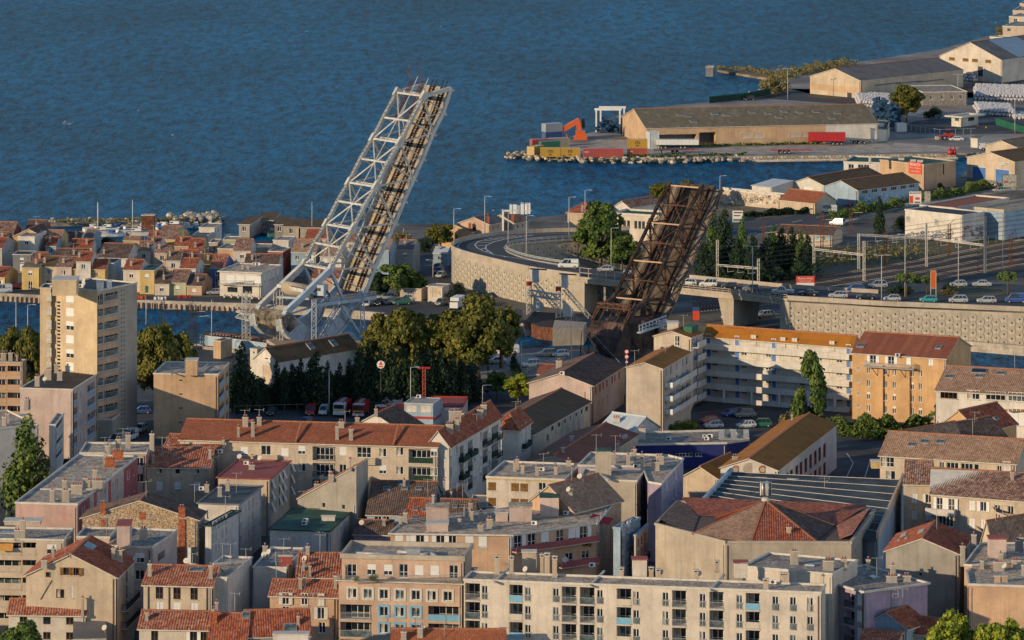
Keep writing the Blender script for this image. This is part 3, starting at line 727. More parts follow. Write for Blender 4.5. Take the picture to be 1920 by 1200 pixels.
def fence(label, P, h, name='guard_rail', post='post', sp=2., mat='galv', rails=(.5,), rw=.3, panelmat=None, cat='railing', group=None, pw=.1):
 r = thing(name, label, cat, P[0], group=group); Q = resample(P, sp); pm = None
 me = M(); me.box((0, 0, h / 2), (pw, pw, h), mat); me = me.mesh(post)
 for q in Q[:290]: ob(post, me, r, q - r.location)
 m = M()
 for k in rails:
  for i in range(len(P) - 1): m.bar(P[i] + Z1 * h * k, P[i + 1] + Z1 * h * k, .05, rw, mat)
 part('rail', m, r)
 if panelmat:
  m = M()
  for i in range(len(P) - 1): m.bar(P[i] + Z1 * h * .5, P[i + 1] + Z1 * h * .5, .03, h * .92, panelmat)
  part('mesh_panel', m, r)
 return r
fence('galvanised guard rail round the inside of the curved overpass', [p + Z1 * .2 for p in PI], .95, rails=(.6, .95), rw=.2)
mk('panel', (.38, .33, .26), var=.2, sc=.16, streak=.5, grain=.1, bump=.3)
mk('hole', (.02, .018, .015))
def panel_mesh(s, t=.07, arm=.16):
 m = M(); a = s / 2 - .03; b = a * .62; c = a * 1.0
 pts = [(-c, -b * .55), (-b, -a), (b, -a), (c, -b * .55), (c, b * .55), (b, a), (-b, a), (-c, b * .55)]
 base = [V((x, 0, z)) for x, z in pts]; m.prism(base, (0, -t, 0), 'panel'); m.box((0, -t, 0), (.34, .05, .34), 'hole'); return m.mesh('panel')
PM = panel_mesh(1.75)
def panel_wall(label, P, ztop, z0, name='retaining_wall', step=1.78, off=.1, flip=1):
 r = thing(name, label, 'wall', V((P[0].x, P[0].y, z0))); m = M()
 for i in range(len(P) - 1):
  a, b = P[i], P[i + 1]; d = (b - a).normalized(); o = V((d.y, -d.x, 0)) * flip
  q = [V((a.x, a.y, z0 - 4)), V((b.x, b.y, z0 - 4)), V((b.x, b.y, ztop)), V((a.x, a.y, ztop))]
  if flip < 0: q.reverse()
  m.poly(q, 'concrete')
 part('wall_face', m, r); Q = resample(P, step); cnt = 0; nr = int((ztop - z0) / step + .4)
 for i in range(len(Q) - 1):
  a, b = Q[i], Q[i + 1]; d = (b - a).normalized(); o = V((d.y, -d.x, 0)) * flip; c = (a + b) / 2 + o * .02
  for k in range(nr):
   z = ztop - .5 - step * (k + .5 + (.5 if i % 2 else 0))
   if z < z0 - .2 or cnt > 298: continue
   ob('panel', PM, r, V((c.x, c.y, z)) - r.location, math.atan2(d.y, d.x) + (math.pi if flip < 0 else 0)); cnt += 1
 return r
Pw = [V((p.x, p.y, 0)) for p in reversed(PO[:38])]
panel_wall('tall curved retaining wall of pale panels carrying the overpass bend', Pw, ZD - .5, 1.5)
Pin = [V((p.x, p.y, 0)) for p in PI[12:]]
panel_wall('shaded retaining wall inside the overpass bend behind the small house', Pin, ZD - .4, 1.5, flip=1)
near = [(1087, 512), (1180, 522), (1280, 533), (1477, 553), (1657, 563.5), (1800, 569), (1990, 577)]
far = [(1087, 494), (1180, 505), (1293, 515), (1480, 533), (1647, 543), (1740, 549), (1990, 560)]
PN = [V((p.x, p.y, ZD)) for p in path(near, ZD + 1)]; PF = [V((p.x, p.y, ZD)) for p in path(far, ZD + .9)]
m = M()
for i in range(len(PN) - 1):
 m.poly([PN[i], PN[i + 1], PF[i + 1], PF[i]], 'asphaltn')
 if i < 3:
  m.poly([p - Z1 * 1.3 for p in (PN[i], PF[i], PF[i + 1], PN[i + 1])], 'concrete')
  for a, b in ((PN[i], PN[i + 1]), (PF[i + 1], PF[i])): m.poly([a - Z1 * 1.3, b - Z1 * 1.3, b, a], 'concrete')
st('overpass_road', m)
line([(1100, 503), (1280, 524), (1480, 543), (1640, 554)], .2, ZD + .016)
m = M()
for i in range(3): m.bar(PN[i] - Z1 * .05, PN[i + 1] - Z1 * .05, .5, .5, 'concrete')
for i in range(3, 6): m.bar(PN[i] + Z1 * .35, PN[i + 1] + Z1 * .35, .4, 1.1, 'concrete')
st('overpass_parapet', m)
m = M()
for i in range(2, 4): m.bar(PF[i] + Z1 * .45, PF[i + 1] + Z1 * .45, .3, .9, 'concrete')
st('overpass_parapet', m)
fence('tall beige fence panels on the overpass above the graffiti wall', PN[:3], 2.3, name='fence', mat='sand', rails=(.02, .5, 1.), rw=.12, sp=2.6, pw=.16, cat='fence')
fence('low metal railing on the overpass over the lower road', PN[2:4], 1.0, mat='sand', rails=(.55, 1.), rw=.1, sp=1.6)
Wr = [V((p.x, p.y, 0)) for p in PN[3:]]; Wr[0] = V((along(PN, .0).x, 0, 0)) * 0 + Wr[0]
panel_wall('long straight retaining wall of anchored concrete panels beside the canal', Wr, ZD - .6, .8)
def blockpx(label, name, cat, px, z1, z0, mat, **k):
 P = [G(x, y, z1) for x, y in px]; m = M(); m.prism([V((p.x, p.y, z0)) for p in P], (0, 0, z1 - z0), mat)
 return thing(name, label, cat, V((P[0].x, P[0].y, z0)), m=m, **k)
a0 = PN[0]; dR = (PN[1] - PN[0]).normalized(); nR = V((-dR.y, dR.x, 0)); wdt = 14
def wallbox(label, a, b, z0, z1, dep, mat, name='abutment', cat='abutment'):
 m = M(); d = (b - a).normalized(); o = V((-d.y, d.x, 0)); P = [a, b, b + o * dep, a + o * dep]
 m.prism([V((p.x, p.y, z0)) for p in P], (0, 0, z1 - z0), mat); return thing(name, label, cat, V(((a + b) / 2).to_tuple()[:2] + (z0,)), m=m)
wallbox('plain concrete abutment at the right end of the curved wall', PN[0] - dR * 3 - nR * .25, PN[0] + dR * 1.6 - nR * .25, -1, ZD - 1.0, 10, 'concrete')
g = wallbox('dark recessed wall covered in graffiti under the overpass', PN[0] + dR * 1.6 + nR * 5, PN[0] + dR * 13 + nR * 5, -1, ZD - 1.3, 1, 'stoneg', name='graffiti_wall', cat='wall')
pk = PN[2] + (PN[3] - PN[2]) * .36; dk = (PN[3] - PN[2]).normalized(); nk = V((-dk.y, dk.x, 0))
m = M(); b4 = [pk + dk * .5 + nk * 1, pk + dk * 3 + nk * 1, pk + dk * 3 + nk * 11, pk + dk * .5 + nk * 11]; tp = [pk - dk * 1 + nk * .6, pk + dk * 3.4 + nk * .6, pk + dk * 3.4 + nk * 12, pk - dk * 1 + nk * 12]
b4 = [V((p.x, p.y, 1.4)) for p in b4]; tp = [V((p.x, p.y, ZD - 1.3)) for p in tp]
m.poly(tp, 'concrete')
for i in range(4): m.poly([b4[i], b4[(i + 1) % 4], tp[(i + 1) % 4], tp[i]], 'concrete')
thing('bridge_pier', 'leaning concrete pier holding the overpass over the lower road', 'pier', b4[0], m=m)
wallbox('concrete abutment between the lower road and the long panel wall', PN[3] - dk * 2 - nk * .2, PN[3] + dk * .6 - nk * .2, -1, ZD - .6, 12, 'concrete')
Tp = [PN[3], PN[6], V((PF[6].x, PF[6].y, 0)), G(1990, 535, ZD), G(1760, 530, ZD), G(1600, 534, ZD), V((PF[3].x, PF[3].y, 0))]
m = M(); m.prism([V((p.x, p.y, .5)) for p in Tp], (0, 0, ZD - .51), 'ground', cap='asphaltn'); st('raised_terrace', m)
sheet('roundabout_island', [(1560, 541), (1640, 536), (1690, 537), (1720, 541), (1700, 547), (1640, 546)], 'grassy', ZD + .05)
sheet('roundabout_island', [(1742, 549), (1770, 540), (1830, 538), (1880, 541), (1900, 548), (1860, 556), (1790, 557)], 'grassy', ZD + .05)
mk('rock', (.44, .38, .30), var=.3, sc=.7, bump=.6, bs=2, grain=.2); mk('rockd', (.24, .20, .155), var=.3, sc=.7, bump=.6, bs=2, grain=.2)
RK = []
for k in range(6):
 m = M(); rr = random.Random(k); m.ell((0, 0, 0), (1, .85, .7), 'rock' if k % 3 else 'rockd', 7, 4); m.smooth.clear()
 m.v = [tuple(c * rr.uniform(.72, 1.15) for c in v) for v in m.v]; RK.append(m.mesh('boulder'))
def rocks(pts, n, spread, size, label, group, zr=(.2, 1.4), joined=0):
 P = [G(x, y, 0) for x, y in pts]
 if joined:
  m = M(); o = V((0, 0, 0))
  for i in range(joined):
   p = along(P, R.random()); s_ = R.uniform(size[0], size[1]) * .9; c = V((p.x + R.uniform(-1, 1) * spread, p.y + R.uniform(-1, 1) * spread * 1.6, R.uniform(*zr) - .2)); i0 = len(m.v)
   m.ell(c, (s_, s_ * .85, s_ * .7), R.choice(('rock', 'rock', 'rockd')), 6, 4); m.smooth.clear()
   for j in range(i0, len(m.v)): v = V(m.v[j]); m.v[j] = tuple(c + (v - c) * R.uniform(.7, 1.15))
  thing('boulders', label.replace('boulder', 'boulders'), 'rubble', P[0], m=m)['kind'] = 'stuff'
 for i in range(n):
  p = along(P, R.random()); s_ = R.uniform(*size)
  o = thing('boulder', label, 'boulder', V((p.x + R.uniform(-1, 1) * spread, p.y + R.uniform(-1, 1) * spread * 1.6, R.uniform(*zr))), R.uniform(0, 6), group=group, m=R.choice(RK))
  o.scale = (s_, s_ * R.uniform(.8, 1.2), s_ * R.uniform(.7, 1))
rocks([(330, 421), (405, 416)], 105, 3.4, (.8, 1.5), 'pale boulder in the rubble mound at the seaward end of the marina breakwater', 'boulders of the marina breakwater', (.2, 2.4))
rocks([(100, 420), (180, 420), (265, 422), (330, 424)], 0, 2.6, (.4, .9), 'smaller dark boulder of the rough breakwater behind the moored boats', '', joined=150)
rocks([(958, 297), (988, 291)], 34, 3, (.6, 1.1), 'boulder at the tip of the container quay', 'boulders at the tip of the port quay', (0, 1.2))
rocks([(985, 299), (1110, 304.5), (1240, 305.5), (1395, 302)], 165, 1.3, (.7, 1.25), 'boulder in the rock facing along the port quay', 'boulders of the port quay facing', (0, 1.5))
rocks([(1330, 131), (1420, 137), (1465, 158), (1400, 184)], 0, 3, (.5, 1), 'brown boulder along the sandy spit', '', (.1, .9), joined=60)
m = M(); P = [G(x, y, 0) for x, y in [(95, 421), (180, 420), (265, 422), (330, 422), (405, 416)]]
for i in range(4): m.bar(P[i] - Z1 * .4, P[i + 1] - Z1 * .4, 8, 2.2, 'rockd')
st('breakwater_mound', m)
m = M(); a, b = G(1385, 302.3, 0), G(1795, 296.8, 0)
for i in range(64):
 for k in range(2):
  t = (i + .5 * k) / 64; q = a + (b - a) * t; m.box((q.x, q.y - .35 - .25 * (1 - k), .35 + k * .75), ((b - a).length / 64 * .95, .8, .7), 'rock' if (i * 7 + k * 3) % 4 else 'stone')
thing('stone_quay_wall', 'low quay wall of rough stone blocks along the port channel', 'wall', a, m=m)['kind'] = 'stuff'
# ================================================================ the two raised bridges
mk('wsteel', (.44, .43, .40), var=.12, sc=.8, rough=.55, streak=.2, grain=.06)
mk('wsteelb', (.33, .38, .43), var=.1, sc=.6, rough=.5, streak=.15)
mk('bsteel', (.055, .034, .025), var=.4, sc=.7, rough=.75, grain=.2)
mk('bsteelr', (.10, .042, .022), var=.3, sc=1.2, rough=.8)
mk('deckc', (.31, .25, .18), var=.12, sc=.3, grain=.1)
mk('footway', (.19, .145, .105), var=.2, sc=.4, grain=.1)
mk('deckb', (.085, .058, .04), var=.3, sc=.25, streak=.3, grain=.15)
mk('cweight', (.20, .16, .12), var=.45, sc=.5, streak=.8, bump=.6, bs=1.5, grain=.3)
mk('bhull', (.05, .03, .026), var=.5, sc=.3, streak=.4, rough=.7)
mk('bhull2', (.08, .045, .035), var=.5, sc=.4, streak=.4, rough=.7)
def bridge_frame(O, w_dir, wlen):
 return V((-w_dir[1], w_dir[0], 0)) * 0
aW = V((.79, .61, 0)).normalized(); OW = V((-33.5, 1085, 0)); WW = V((-.61, .79, 0)) * 10.4
def pw(x, y, far=False):
 p = VP(x, y, OW, aW); return p + WW if far else p
T = [(795, 180), (770, 227), (750, 267), (727, 305), (705, 350), (684, 385), (662, 429), (640, 464), (620, 505)]
Bt = [(845, 166), (830, 211), (811, 250), (792, 297), (775, 335), (757, 376), (740, 418), (720, 461), (702, 502), (684, 549)]
wb = thing('bascule_bridge', 'white steel truss railway bridge raised steeply against the sea', 'bridge', V((OW.x, OW.y, 2)))
def truss(root, pf, T, Bt, off, mat, cw, dw, rail_lace=True):
 m = M(); tn = [pf(*p) + off for p in T]; bn = [pf(*p) + off for p in Bt]
 for a, b in zip(tn, tn[1:]):
  d = (b - a).normalized(); up = (bn[4] - tn[4]).normalized(); sd = d.cross(up).normalized()
  for s_ in (-1, 1): m.bar(a + sd * s_ * cw * .42, b + sd * s_ * cw * .42, cw * .14, cw, mat, up)
  k = 12; 
  for i in range(k):
   x = a + (b - a) * ((i) / k); y = a + (b - a) * ((i + 1) / k)
   s_ = 1 if i % 2 else -1; m.bar(x - up * cw * .45 - sd * s_ * cw * .36, y - up * cw * .45 + sd * s_ * cw * .36, .14, .1, mat, up)
   m.bar(x + up * cw * .45 - sd * s_ * cw * .36, y + up * cw * .45 + sd * s_ * cw * .36, .14, .1, mat, up)
 part('top_chord', m, root); m = M()
 for a, b in zip(bn, bn[1:]): m.bar(a, b, cw * 1.0, cw * 1.15, mat)
 part('bottom_chord', m, root)
 for i in range(0, len(tn), 2):
  for (a, j, wd) in ((tn[i], i if i else -1, dw * .9), (tn[i], i + 1, dw * .6), (tn[i], i + 2, dw)):
   if 0 <= j < len(bn): m = M(); m.bar(a, bn[j], wd, wd * .8, mat); part('diagonal', m, root)
  if i + 1 < len(tn) and i + 1 < len(bn): m = M(); m.bar(tn[i + 1], bn[i + 1], dw * .4, dw * .4, mat); m.bar((tn[i] + tn[i + 1]) / 2, (tn[i] + bn[i + 2]) / 2, dw * .35, dw * .35, mat); part('sub_strut', m, root)
  if i + 1 < len(tn) and i + 2 < len(bn): m = M(); m.bar(tn[i + 1], bn[i + 2], dw * .7, dw * .6, mat); part('diagonal', m, root)
  m = M(); d = (tn[min(i + 1, len(tn) - 1)] - tn[i - 1 if i else 0]).normalized(); m.bar(tn[i] - d * cw * 1.3, tn[i] + d * cw * 1.3, cw * 1.05, cw * 1.9, mat, (bn[4] - tn[4]).normalized()); part('gusset', m, root)
 return tn, bn
Z0 = V((0, 0, 0))
tn, bn = truss(wb, pw, T, Bt, Z0, 'wsteel', .78, .46)
tf, bf = truss(wb, pw, T, Bt, WW, 'wsteel', .78, .46)
m = M(); m.bar(tn[0], bn[0], .9, .9, 'wsteel'); m.bar(tf[0], bf[0], .9, .9, 'wsteel'); part('end_post', m, wb)
for i in range(len(tn)):
 m = M(); m.bar(tn[i], tf[i], .58 if i % 2 == 0 else .42, .42, 'wsteel'); part('top_strut', m, wb)
 if i % 2 == 0:
  dn = (bn[i] - tn[i]).normalized(); m = M(); k = .28
  for A_, B_ in ((tn[i], tf[i]), (tf[i], tn[i])):
   m.bar(A_ + dn * 2.6, A_ + (B_ - A_) * k + dn * .6, .3, .3, 'wsteel'); m.bar(A_ + (B_ - A_) * k + dn * .6, A_ + (B_ - A_) * .5 + dn * .45, .3, .3, 'wsteel')
  m.bar(tn[i] + dn * 1.5, tf[i] + dn * 1.5, .3, .3, 'wsteel'); part('sway_brace', m, wb)
  if i + 2 < len(tn):
   m = M(); m.bar(tn[i], tf[i + 2], .28, .28, 'wsteel'); part('lateral_brace', m, wb); m = M(); m.bar(tf[i], tn[i + 2], .28, .28, 'wsteel'); part('lateral_brace', m, wb)
   m = M(); m.bar((tn[i] + tf[i]) / 2, (tn[i + 2] + tf[i + 2]) / 2, .2, .2, 'wsteel'); part('walkway_runner', m, wb)
dD = (bn[0] - bn[-1]).normalized(); wv = WW.normalized(); upD = dD.cross(wv) * -1
if upD.dot(tn[4] - bn[4]) < 0: upD = -upD
n_ = len(bn)
for i in range(n_ - 1):
 m = M(); a, b = bn[i], bn[i + 1]; m.prism([a - upD * .5 + wv * .5, b - upD * .5 + wv * .5, b - upD * .5 + wv * 9.9, a - upD * .5 + wv * 9.9], upD * .25, 'deckc'); part('deck_panel', m, wb)
 m = M(); m.bar(a - upD * .9, a - upD * .9 + WW, .5, 1.0, 'wsteelb', upD); part('cross_girder', m, wb)
for f in (.29, .68):
 sm = M()
 L = (bn[0] - bn[-1]).length; k = int(L / .62)
 for i in range(k):
  p = along(bn, i / k) - upD * .2 + WW * f; sm.bar(p - wv * 1.15, p + wv * 1.15, .26, .16, 'bsteelr' if i % 3 else 'bsteel', upD)
 part('sleepers', sm, wb, kind='stuff')
 for s_ in (-.75, .75, -.45, .45):
  m = M()
  for i in range(n_ - 1): m.bar(bn[i] - upD * .04 + WW * f + wv * s_, bn[i + 1] - upD * .04 + WW * f + wv * s_, .16 if abs(s_) > .5 else .1, .2, 'bsteel', upD)
  if abs(s_) > .5: m.bar(bn[0] - upD * .04 + WW * f + wv * s_, bn[0] + dD * 1.8 - upD * .04 + WW * f + wv * s_, .16, .2, 'darkp', upD)
  part('rail', m, wb)
for s_ in (.2, 9.9):
 m = M()
 for i in range(n_ - 1): m.bar(bn[i] + wv * s_ + upD * 1.0, bn[i + 1] + wv * s_ + upD * 1.0, .08, .08, 'wsteel', upD); m.bar(bn[i] + wv * s_ + upD * .5, bn[i + 1] + wv * s_ + upD * .5, .06, .06, 'wsteel', upD)
 part('hand_rail', m, wb)
for f in (.28, .68):
 m = M(); b0 = tn[1] + WW * f + (bn[1] - tn[1]) * .12; e0 = b0 + dD * 9.5; up2 = -upD
 m.lattice(b0, e0, .7, .5, 1.1, .1, 'rust'); m.bar(e0, e0 + V((-1, .2, 2.2)), .2, .2, 'rust'); m.bar(e0 + V((-1, .2, 2.2)), e0 + V((-.4, .2, 4.4)), .14, .14, 'rust'); m.bar(b0 + wv * -1.6, b0 + wv * -1.6 + dD * 10.5, .14, .14, 'wsteel'); part('contact_line_frame', m, wb)
hk = [(620, 505), (537, 585)]; m = M()
hn = [pw(*p) for p in hk]; hf = [p + WW for p in hn]
m.bar(hn[0], hn[1], 1.2, 1.3, 'wsteelb'); part('heel_chord', m, wb); m = M(); m.bar(hf[0], hf[1], 1.2, 1.3, 'wsteel'); part('heel_chord', m, wb)
m = M(); m.bar(pw(573, 545), pw(573, 545, 1), 1.2, .8, 'wsteel')
for i in range(7):
 q = pw(573, 545) + WW * ((i + .8) / 8); m.box(q + V((-.1, -.65, .15)), (.7, .1, .9), 'darkp', rz=math.atan2(WW.y, WW.x))
part('slotted_cross_beam', m, wb)
for f in (0, 1):
 m = M(); m.bar(pw(682, 549, f), pw(655, 583, f), 1.2, 1.3, 'wsteelb'); part('heel_chord', m, wb)
 m = M(); m.bar(pw(620, 508, f), pw(645, 566, f), .7, .6, 'wsteelb'); m.bar(pw(655, 580, f), pw(575, 545, f), .5, .5, 'wsteelb'); m.bar(pw(640, 558, f), pw(540, 590, f), .4, .4, 'wsteelb'); part('heel_brace', m, wb)
def plate(pts, thick, mat, far=False, mid=None):
 P = [pw(*p, far) for p in pts]; d = WW.normalized() * thick; m = M()
 nrm = (P[1] - P[0]).cross(P[2] - P[1])
 if nrm.dot(d) < 0: P.reverse()
 m.prism([p - d / 2 for p in P], d, mat); return m
outerA = [(524, 600), (527, 620), (541, 634), (568, 643), (592, 642), (614, 635), (633, 623), (648, 606), (657, 580)]
innerA = [(534, 583), (548, 592), (562, 603), (574, 614), (590, 618), (604, 613), (622, 602), (634, 590), (641, 577)]
for f in (False, True):
 for i in range(8):
  m = plate([outerA[i], outerA[i + 1], innerA[i + 1], innerA[i]], 1.3, 'wsteelb', f)
  a, b = pw(*outerA[i], f), pw(*innerA[i], f); m.bar(a - wv * .72, b - wv * .72, .18, .12, 'wsteel'); part('rocker_plate', m, wb)
 m = M()
 for i in range(8): a, b = pw(*outerA[i], f), pw(*outerA[i + 1], f); m.bar(a, b, 2.0, .35, 'wsteel')
 part('rocker_tread', m, wb)
P = [pw(*p) - wv * 1 for p in [(524, 594), (537, 584), (546, 592), (556, 606), (540, 622), (527, 614)]]
m = M(); m.prism(P if (P[1] - P[0]).cross(P[2] - P[1]).dot(wv) > 0 else list(reversed(P)), wv * 12.5, 'cweight'); part('counterweight', m, wb)
m = M(); q = pw(585, 545) + WW * .45; m.cyl(q + V((-3.6, 1.4, 0)), q + V((3.6, -2.4, -.6)), 1.5, 1.5, 'deckc', 14); m.box(q + V((4.4, -2.6, .1)), (3.4, 2.4, 2.4), 'wsteelb', rz=-.4); m.box(q + V((4.0, -3.8, .3)), (1.6, .1, .7), 'darkp', rz=-.4); m.box(q + V((0, 0, -1.9)), (9, 5, .4), 'wsteelb', rz=-.4); part('machinery_house', m, wb)
m = M(); q = pw(600, 556) - wv * .8
for k in range(16):
 t0, t1 = k / 16 * 6.283, (k + 1) / 16 * 6.283; rr = 1.7; a = q + V((math.cos(t0) * rr, 0, math.sin(t0) * rr)); b = q + V((math.cos(t1) * rr, 0, math.sin(t1) * rr)); m.bar(a, b, .35, .3, 'darkp')
 if k % 2 == 0: m.bar(q, a, .12, .12, 'darkp')
part('gear_wheel', m, wb)
gl_ = thing('service_gallery', 'pale blue service gallery with lattice legs at the heel of the white bridge', 'gallery', pw(600, 640))
m = M(); a, b = pw(578, 571) - wv * 2, pw(695, 556) - wv * 2; m.bar(a, b, .7, .7, 'wsteelb'); m.bar(a + Z1 * 1.4, b + Z1 * 1.4, .1, .1, 'wsteelb'); m.bar(a + Z1 * .9, b + Z1 * .9, .06, .06, 'wsteelb')
for i in range(15): q = a + (b - a) * i / 14; m.bar(q, q + Z1 * 1.4, .1, .1, 'wsteelb')
part('walkway', m, gl_)
gz = 2.0
def leg(p, q, w_, name='lattice_leg', mat='wsteelb', root=None, th=.16): m = M(); m.lattice(p, q, w_, w_, w_ * 1.1, th, mat); return part(name, m, root or gl_)
leg(pw(579, 560) - wv * 2, pw(579, 640) - wv * 2, 1.0); leg(pw(628, 568) - wv * 2, pw(588, 634) - wv * 2, 1.1)
leg(pw(668, 538) - wv * 2, pw(671, 622) - wv * 2, .9); m = M(); m.bar(pw(630, 570) - wv * 2, pw(664, 622) - wv * 2, .5, .5, 'wsteelb'); part('brace', m, gl_)
sg = thing('signal_gantry', 'white lattice portal over the tracks left of the white bridge', 'gantry', G(460, 648))
for x0, y0, x1, y1 in ((457, 548, 457, 648), (461, 548, 466, 648), (520, 547, 516, 650), (526, 545, 527, 652)):
 p, q = G(x1, y1), G(x1, y1); p = V((q.x, q.y, q.z + (y1 - y0) / 8.2)); leg(q, p, .75, root=sg, mat='wsteel', th=.13)
q1, q2 = G(457, 648), G(527, 652)
leg(V((q1.x - 1.6, q1.y, 8.6)), V((q2.x - 1, q2.y - 1, 7.0)), 1.3, 'cross_beam', 'wsteel', sg, .15)
leg(V((q1.x - 1.6, q1.y + 1.5, 8.6)), V((q2.x - 1, q2.y + 1, 7.0)), 1.3, 'cross_beam', 'wsteel', sg, .15)
m = M(); m.box(V((q2.x, q2.y - .8, 7.6)), (1.2, 1.2, 1.6), 'wsteelb'); part('relay_box', m, sg)
m = M(); m.bar(V((q1.x - .4, q1.y, 12)), V((q1.x - .4, q1.y, 15)), .15, .15, 'wsteel'); part('finial', m, sg)
m = M(); P = [G(*p, 3.2) for p in ((524, 652), (600, 660), (676, 640), (660, 622), (560, 630), (500, 636))]; m.prism([V((p.x, p.y, -2)) for p in P], (0, 0, 5.2), 'concrete'); thing('bridge_abutment', 'concrete abutment under the heel of the white bridge', 'abutment', P[0], m=m)
for lb, o_ in (('approach track running towards the white bridge, canal side', 0), ('approach track running towards the white bridge, town side', 9)):
 t_ = track([(400, 625 + o_), (470, 632 + o_), (540, 645 + o_), (570, 652 + o_)], 2.4); t_['label'] = lb; t_['group'] = 'approach tracks of the white bridge'
m = M(); P = [G(*p, 2.3) for p in ((380, 648), (560, 668), (600, 655), (540, 636), (470, 624), (380, 618))]; m.prism([V((p.x, p.y, -2)) for p in P], (0, 0, 4.2), 'quay', cap='ballast'); st('rail_embankment', m)
aB = V((.55, .835, 0)).normalized(); q0 = G(1232, 652, 1.5); OB = V((q0.x, q0.y, 0)); WB = V((-.835, .55, 0)) * 8.6
def pb(x, y, far=False):
 p = VP(x, y, OB, aB); return p + WB if far else p
T2 = [(1315, 352), (1295, 387), (1279, 422), (1262, 458), (1246, 493), (1229, 528), (1212, 563)]
B2 = [(1337, 353), (1326, 386), (1311, 418), (1295, 455), (1282, 487), (1263, 524), (1250, 560), (1232, 597)]
bb = thing('bascule_bridge', 'rusty dark brown truss road bridge raised beside the overpass', 'bridge', OB + Z1 * 2)
tn, bn = truss(bb, pb, T2, B2, Z0, 'bsteel', .62, .42); tf, bf = truss(bb, pb, T2, B2, WB, 'bsteel', .62, .42)
wv = WB.normalized(); dD = (bn[0] - bn[-1]).normalized(); upD = dD.cross(wv)
if upD.dot(tn[3] - bn[3]) < 0: upD = -upD
for i in range(len(tn)):
 if i % 2 == 0: m = M(); m.bar(tn[i], tf[i], .38, .3, 'tan'); part('top_strut', m, bb)
 else: m = M(); m.bar(tn[i], tf[i], .25, .25, 'bsteelr'); part('top_strut', m, bb)
 if i % 2 == 0 and i + 2 < len(tn):
  m = M(); m.bar(tn[i], tf[i + 2], .16, .16, 'bsteelr'); part('lateral_brace', m, bb); m = M(); m.bar(tf[i], tn[i + 2], .16, .16, 'bsteelr'); part('lateral_brace', m, bb)
 if i % 2 == 0 and i + 2 < len(bn):
  for a, b in ((tn[i], bn[i + 2]), (tf[i], bf[i + 2])): m = M(); m.lattice(a, b, .45, .3, .8, .12, 'bsteelr'); part('lattice_post', m, bb)
for i in range(len(bn) - 1):
 a, b = bn[i], bn[i + 1]; m = M(); m.prism([a - upD * .6 + wv * .4, b - upD * .6 + wv * .4, b - upD * .6 + wv * 8.2, a - upD * .6 + wv * 8.2], upD * .3, 'deckb'); part('deck_panel', m, bb)
 for s0, s1 in ((-2.6, -.6), (9.2, 11.2)):
  m = M(); m.prism([a - upD * .5 + wv * s0, b - upD * .5 + wv * s0, b - upD * .5 + wv * s1, a - upD * .5 + wv * s1], upD * .25, 'footway'); m.bar(a - upD * .7 + wv * s0, a - upD * .7 + wv * s1, .2, .4, 'bsteel'); part('footway_panel', m, bb)
 for s_ in (-2.6, -.5, 9.1, 11.2):
  m = M(); m.bar(a + wv * s_ + upD * .6, b + wv * s_ + upD * .6, .1, .1, 'bsteel'); m.bar(a + wv * s_ + upD * .1, b + wv * s_ + upD * .1, .08, .08, 'bsteel')
  for k in range(4): q = a + (b - a) * k / 4 + wv * s_; m.bar(q - upD * .3, q + upD * .6, .08, .08, 'bsteel')
  part('hand_rail', m, bb)
for s_ in (1.2, 7.2):
 m = M(); m.bar(bn[0] - upD * .05 + wv * s_, bn[-1] - upD * .05 + wv * s_, .35, .5, 'bsteel', upD); part('kerb', m, bb)
m = M(); m.box(bn[0] + WB * .5 + dD * .3, (9.5, .6, .8), 'bsteel', rz=math.atan2(WB.y, WB.x)); part('end_beam', m, bb)
m = M()
for f in (False, True):
 m.bar(pb(1212, 563, f), pb(1190, 580, f), .9, .9, 'bsteel'); m.bar(pb(1212, 563, f), pb(1238, 640, f), .9, .9, 'bsteel'); m.bar(pb(1250, 560, f), pb(1212, 563, f), .7, .7, 'bsteel'); m.bar(pb(1190, 580, f), pb(1176, 606, f), .9, .9, 'bsteel'); m.bar(pb(1232, 597, f), pb(1205, 605, f), .8, .8, 'bsteel')
part('heel_frame', m, bb)
m = M(); m.lattice(pb(1183, 577), pb(1183, 577, True), .9, .9, 1.2, .25, 'bsteelr'); part('head_frame', m, bb); m = M()
for i in range(5): q = WB * (i / 4); m.bar(pb(1183, 578) + q, pb(1170, 606) + q, .3, .3, 'bsteelr' if i % 4 == 0 else 'bsteel')
part('head_frame_brace', m, bb)
A4 = [pb(1171, 606), pb(1162, 637), pb(1146, 668)]; B4 = [pb(1171, 606, 1), pb(1158, 630, 1), pb(1184, 668, 1)]
Bk = [pb(1215, 606), pb(1222, 640), pb(1200, 680)]; Bkf = [pb(1215, 606, 1), pb(1222, 640, 1), pb(1200, 668, 1)]
for i in range(2):
 for s_ in range(4 if i == 0 else 1):
  n4 = 4 if i == 0 else 1; m = M()
  r, c = divmod(s_, 2) if i == 0 else (0, 0)
  def bl(u, v): a = A4[i] + (A4[i + 1] - A4[i]) * v; b = B4[i] + (B4[i + 1] - B4[i]) * v; return a + (b - a) * u
  us = [(.5 * c, .5 * c + .49)] if i == 0 else [(0, 1)]; vs = [(.5 * r, .5 * r + .48)] if i == 0 else [(0, 1)]
  (u0, u1), (v0, v1) = us[0], vs[0]; nrm = V((0, -.4, 0)); m.prism([bl(u1, v0), bl(u1, v1), bl(u0, v1), bl(u0, v0)], -nrm, 'bhull2' if i == 0 else 'bhull'); part('counterweight_plate', m, bb)
m = M()
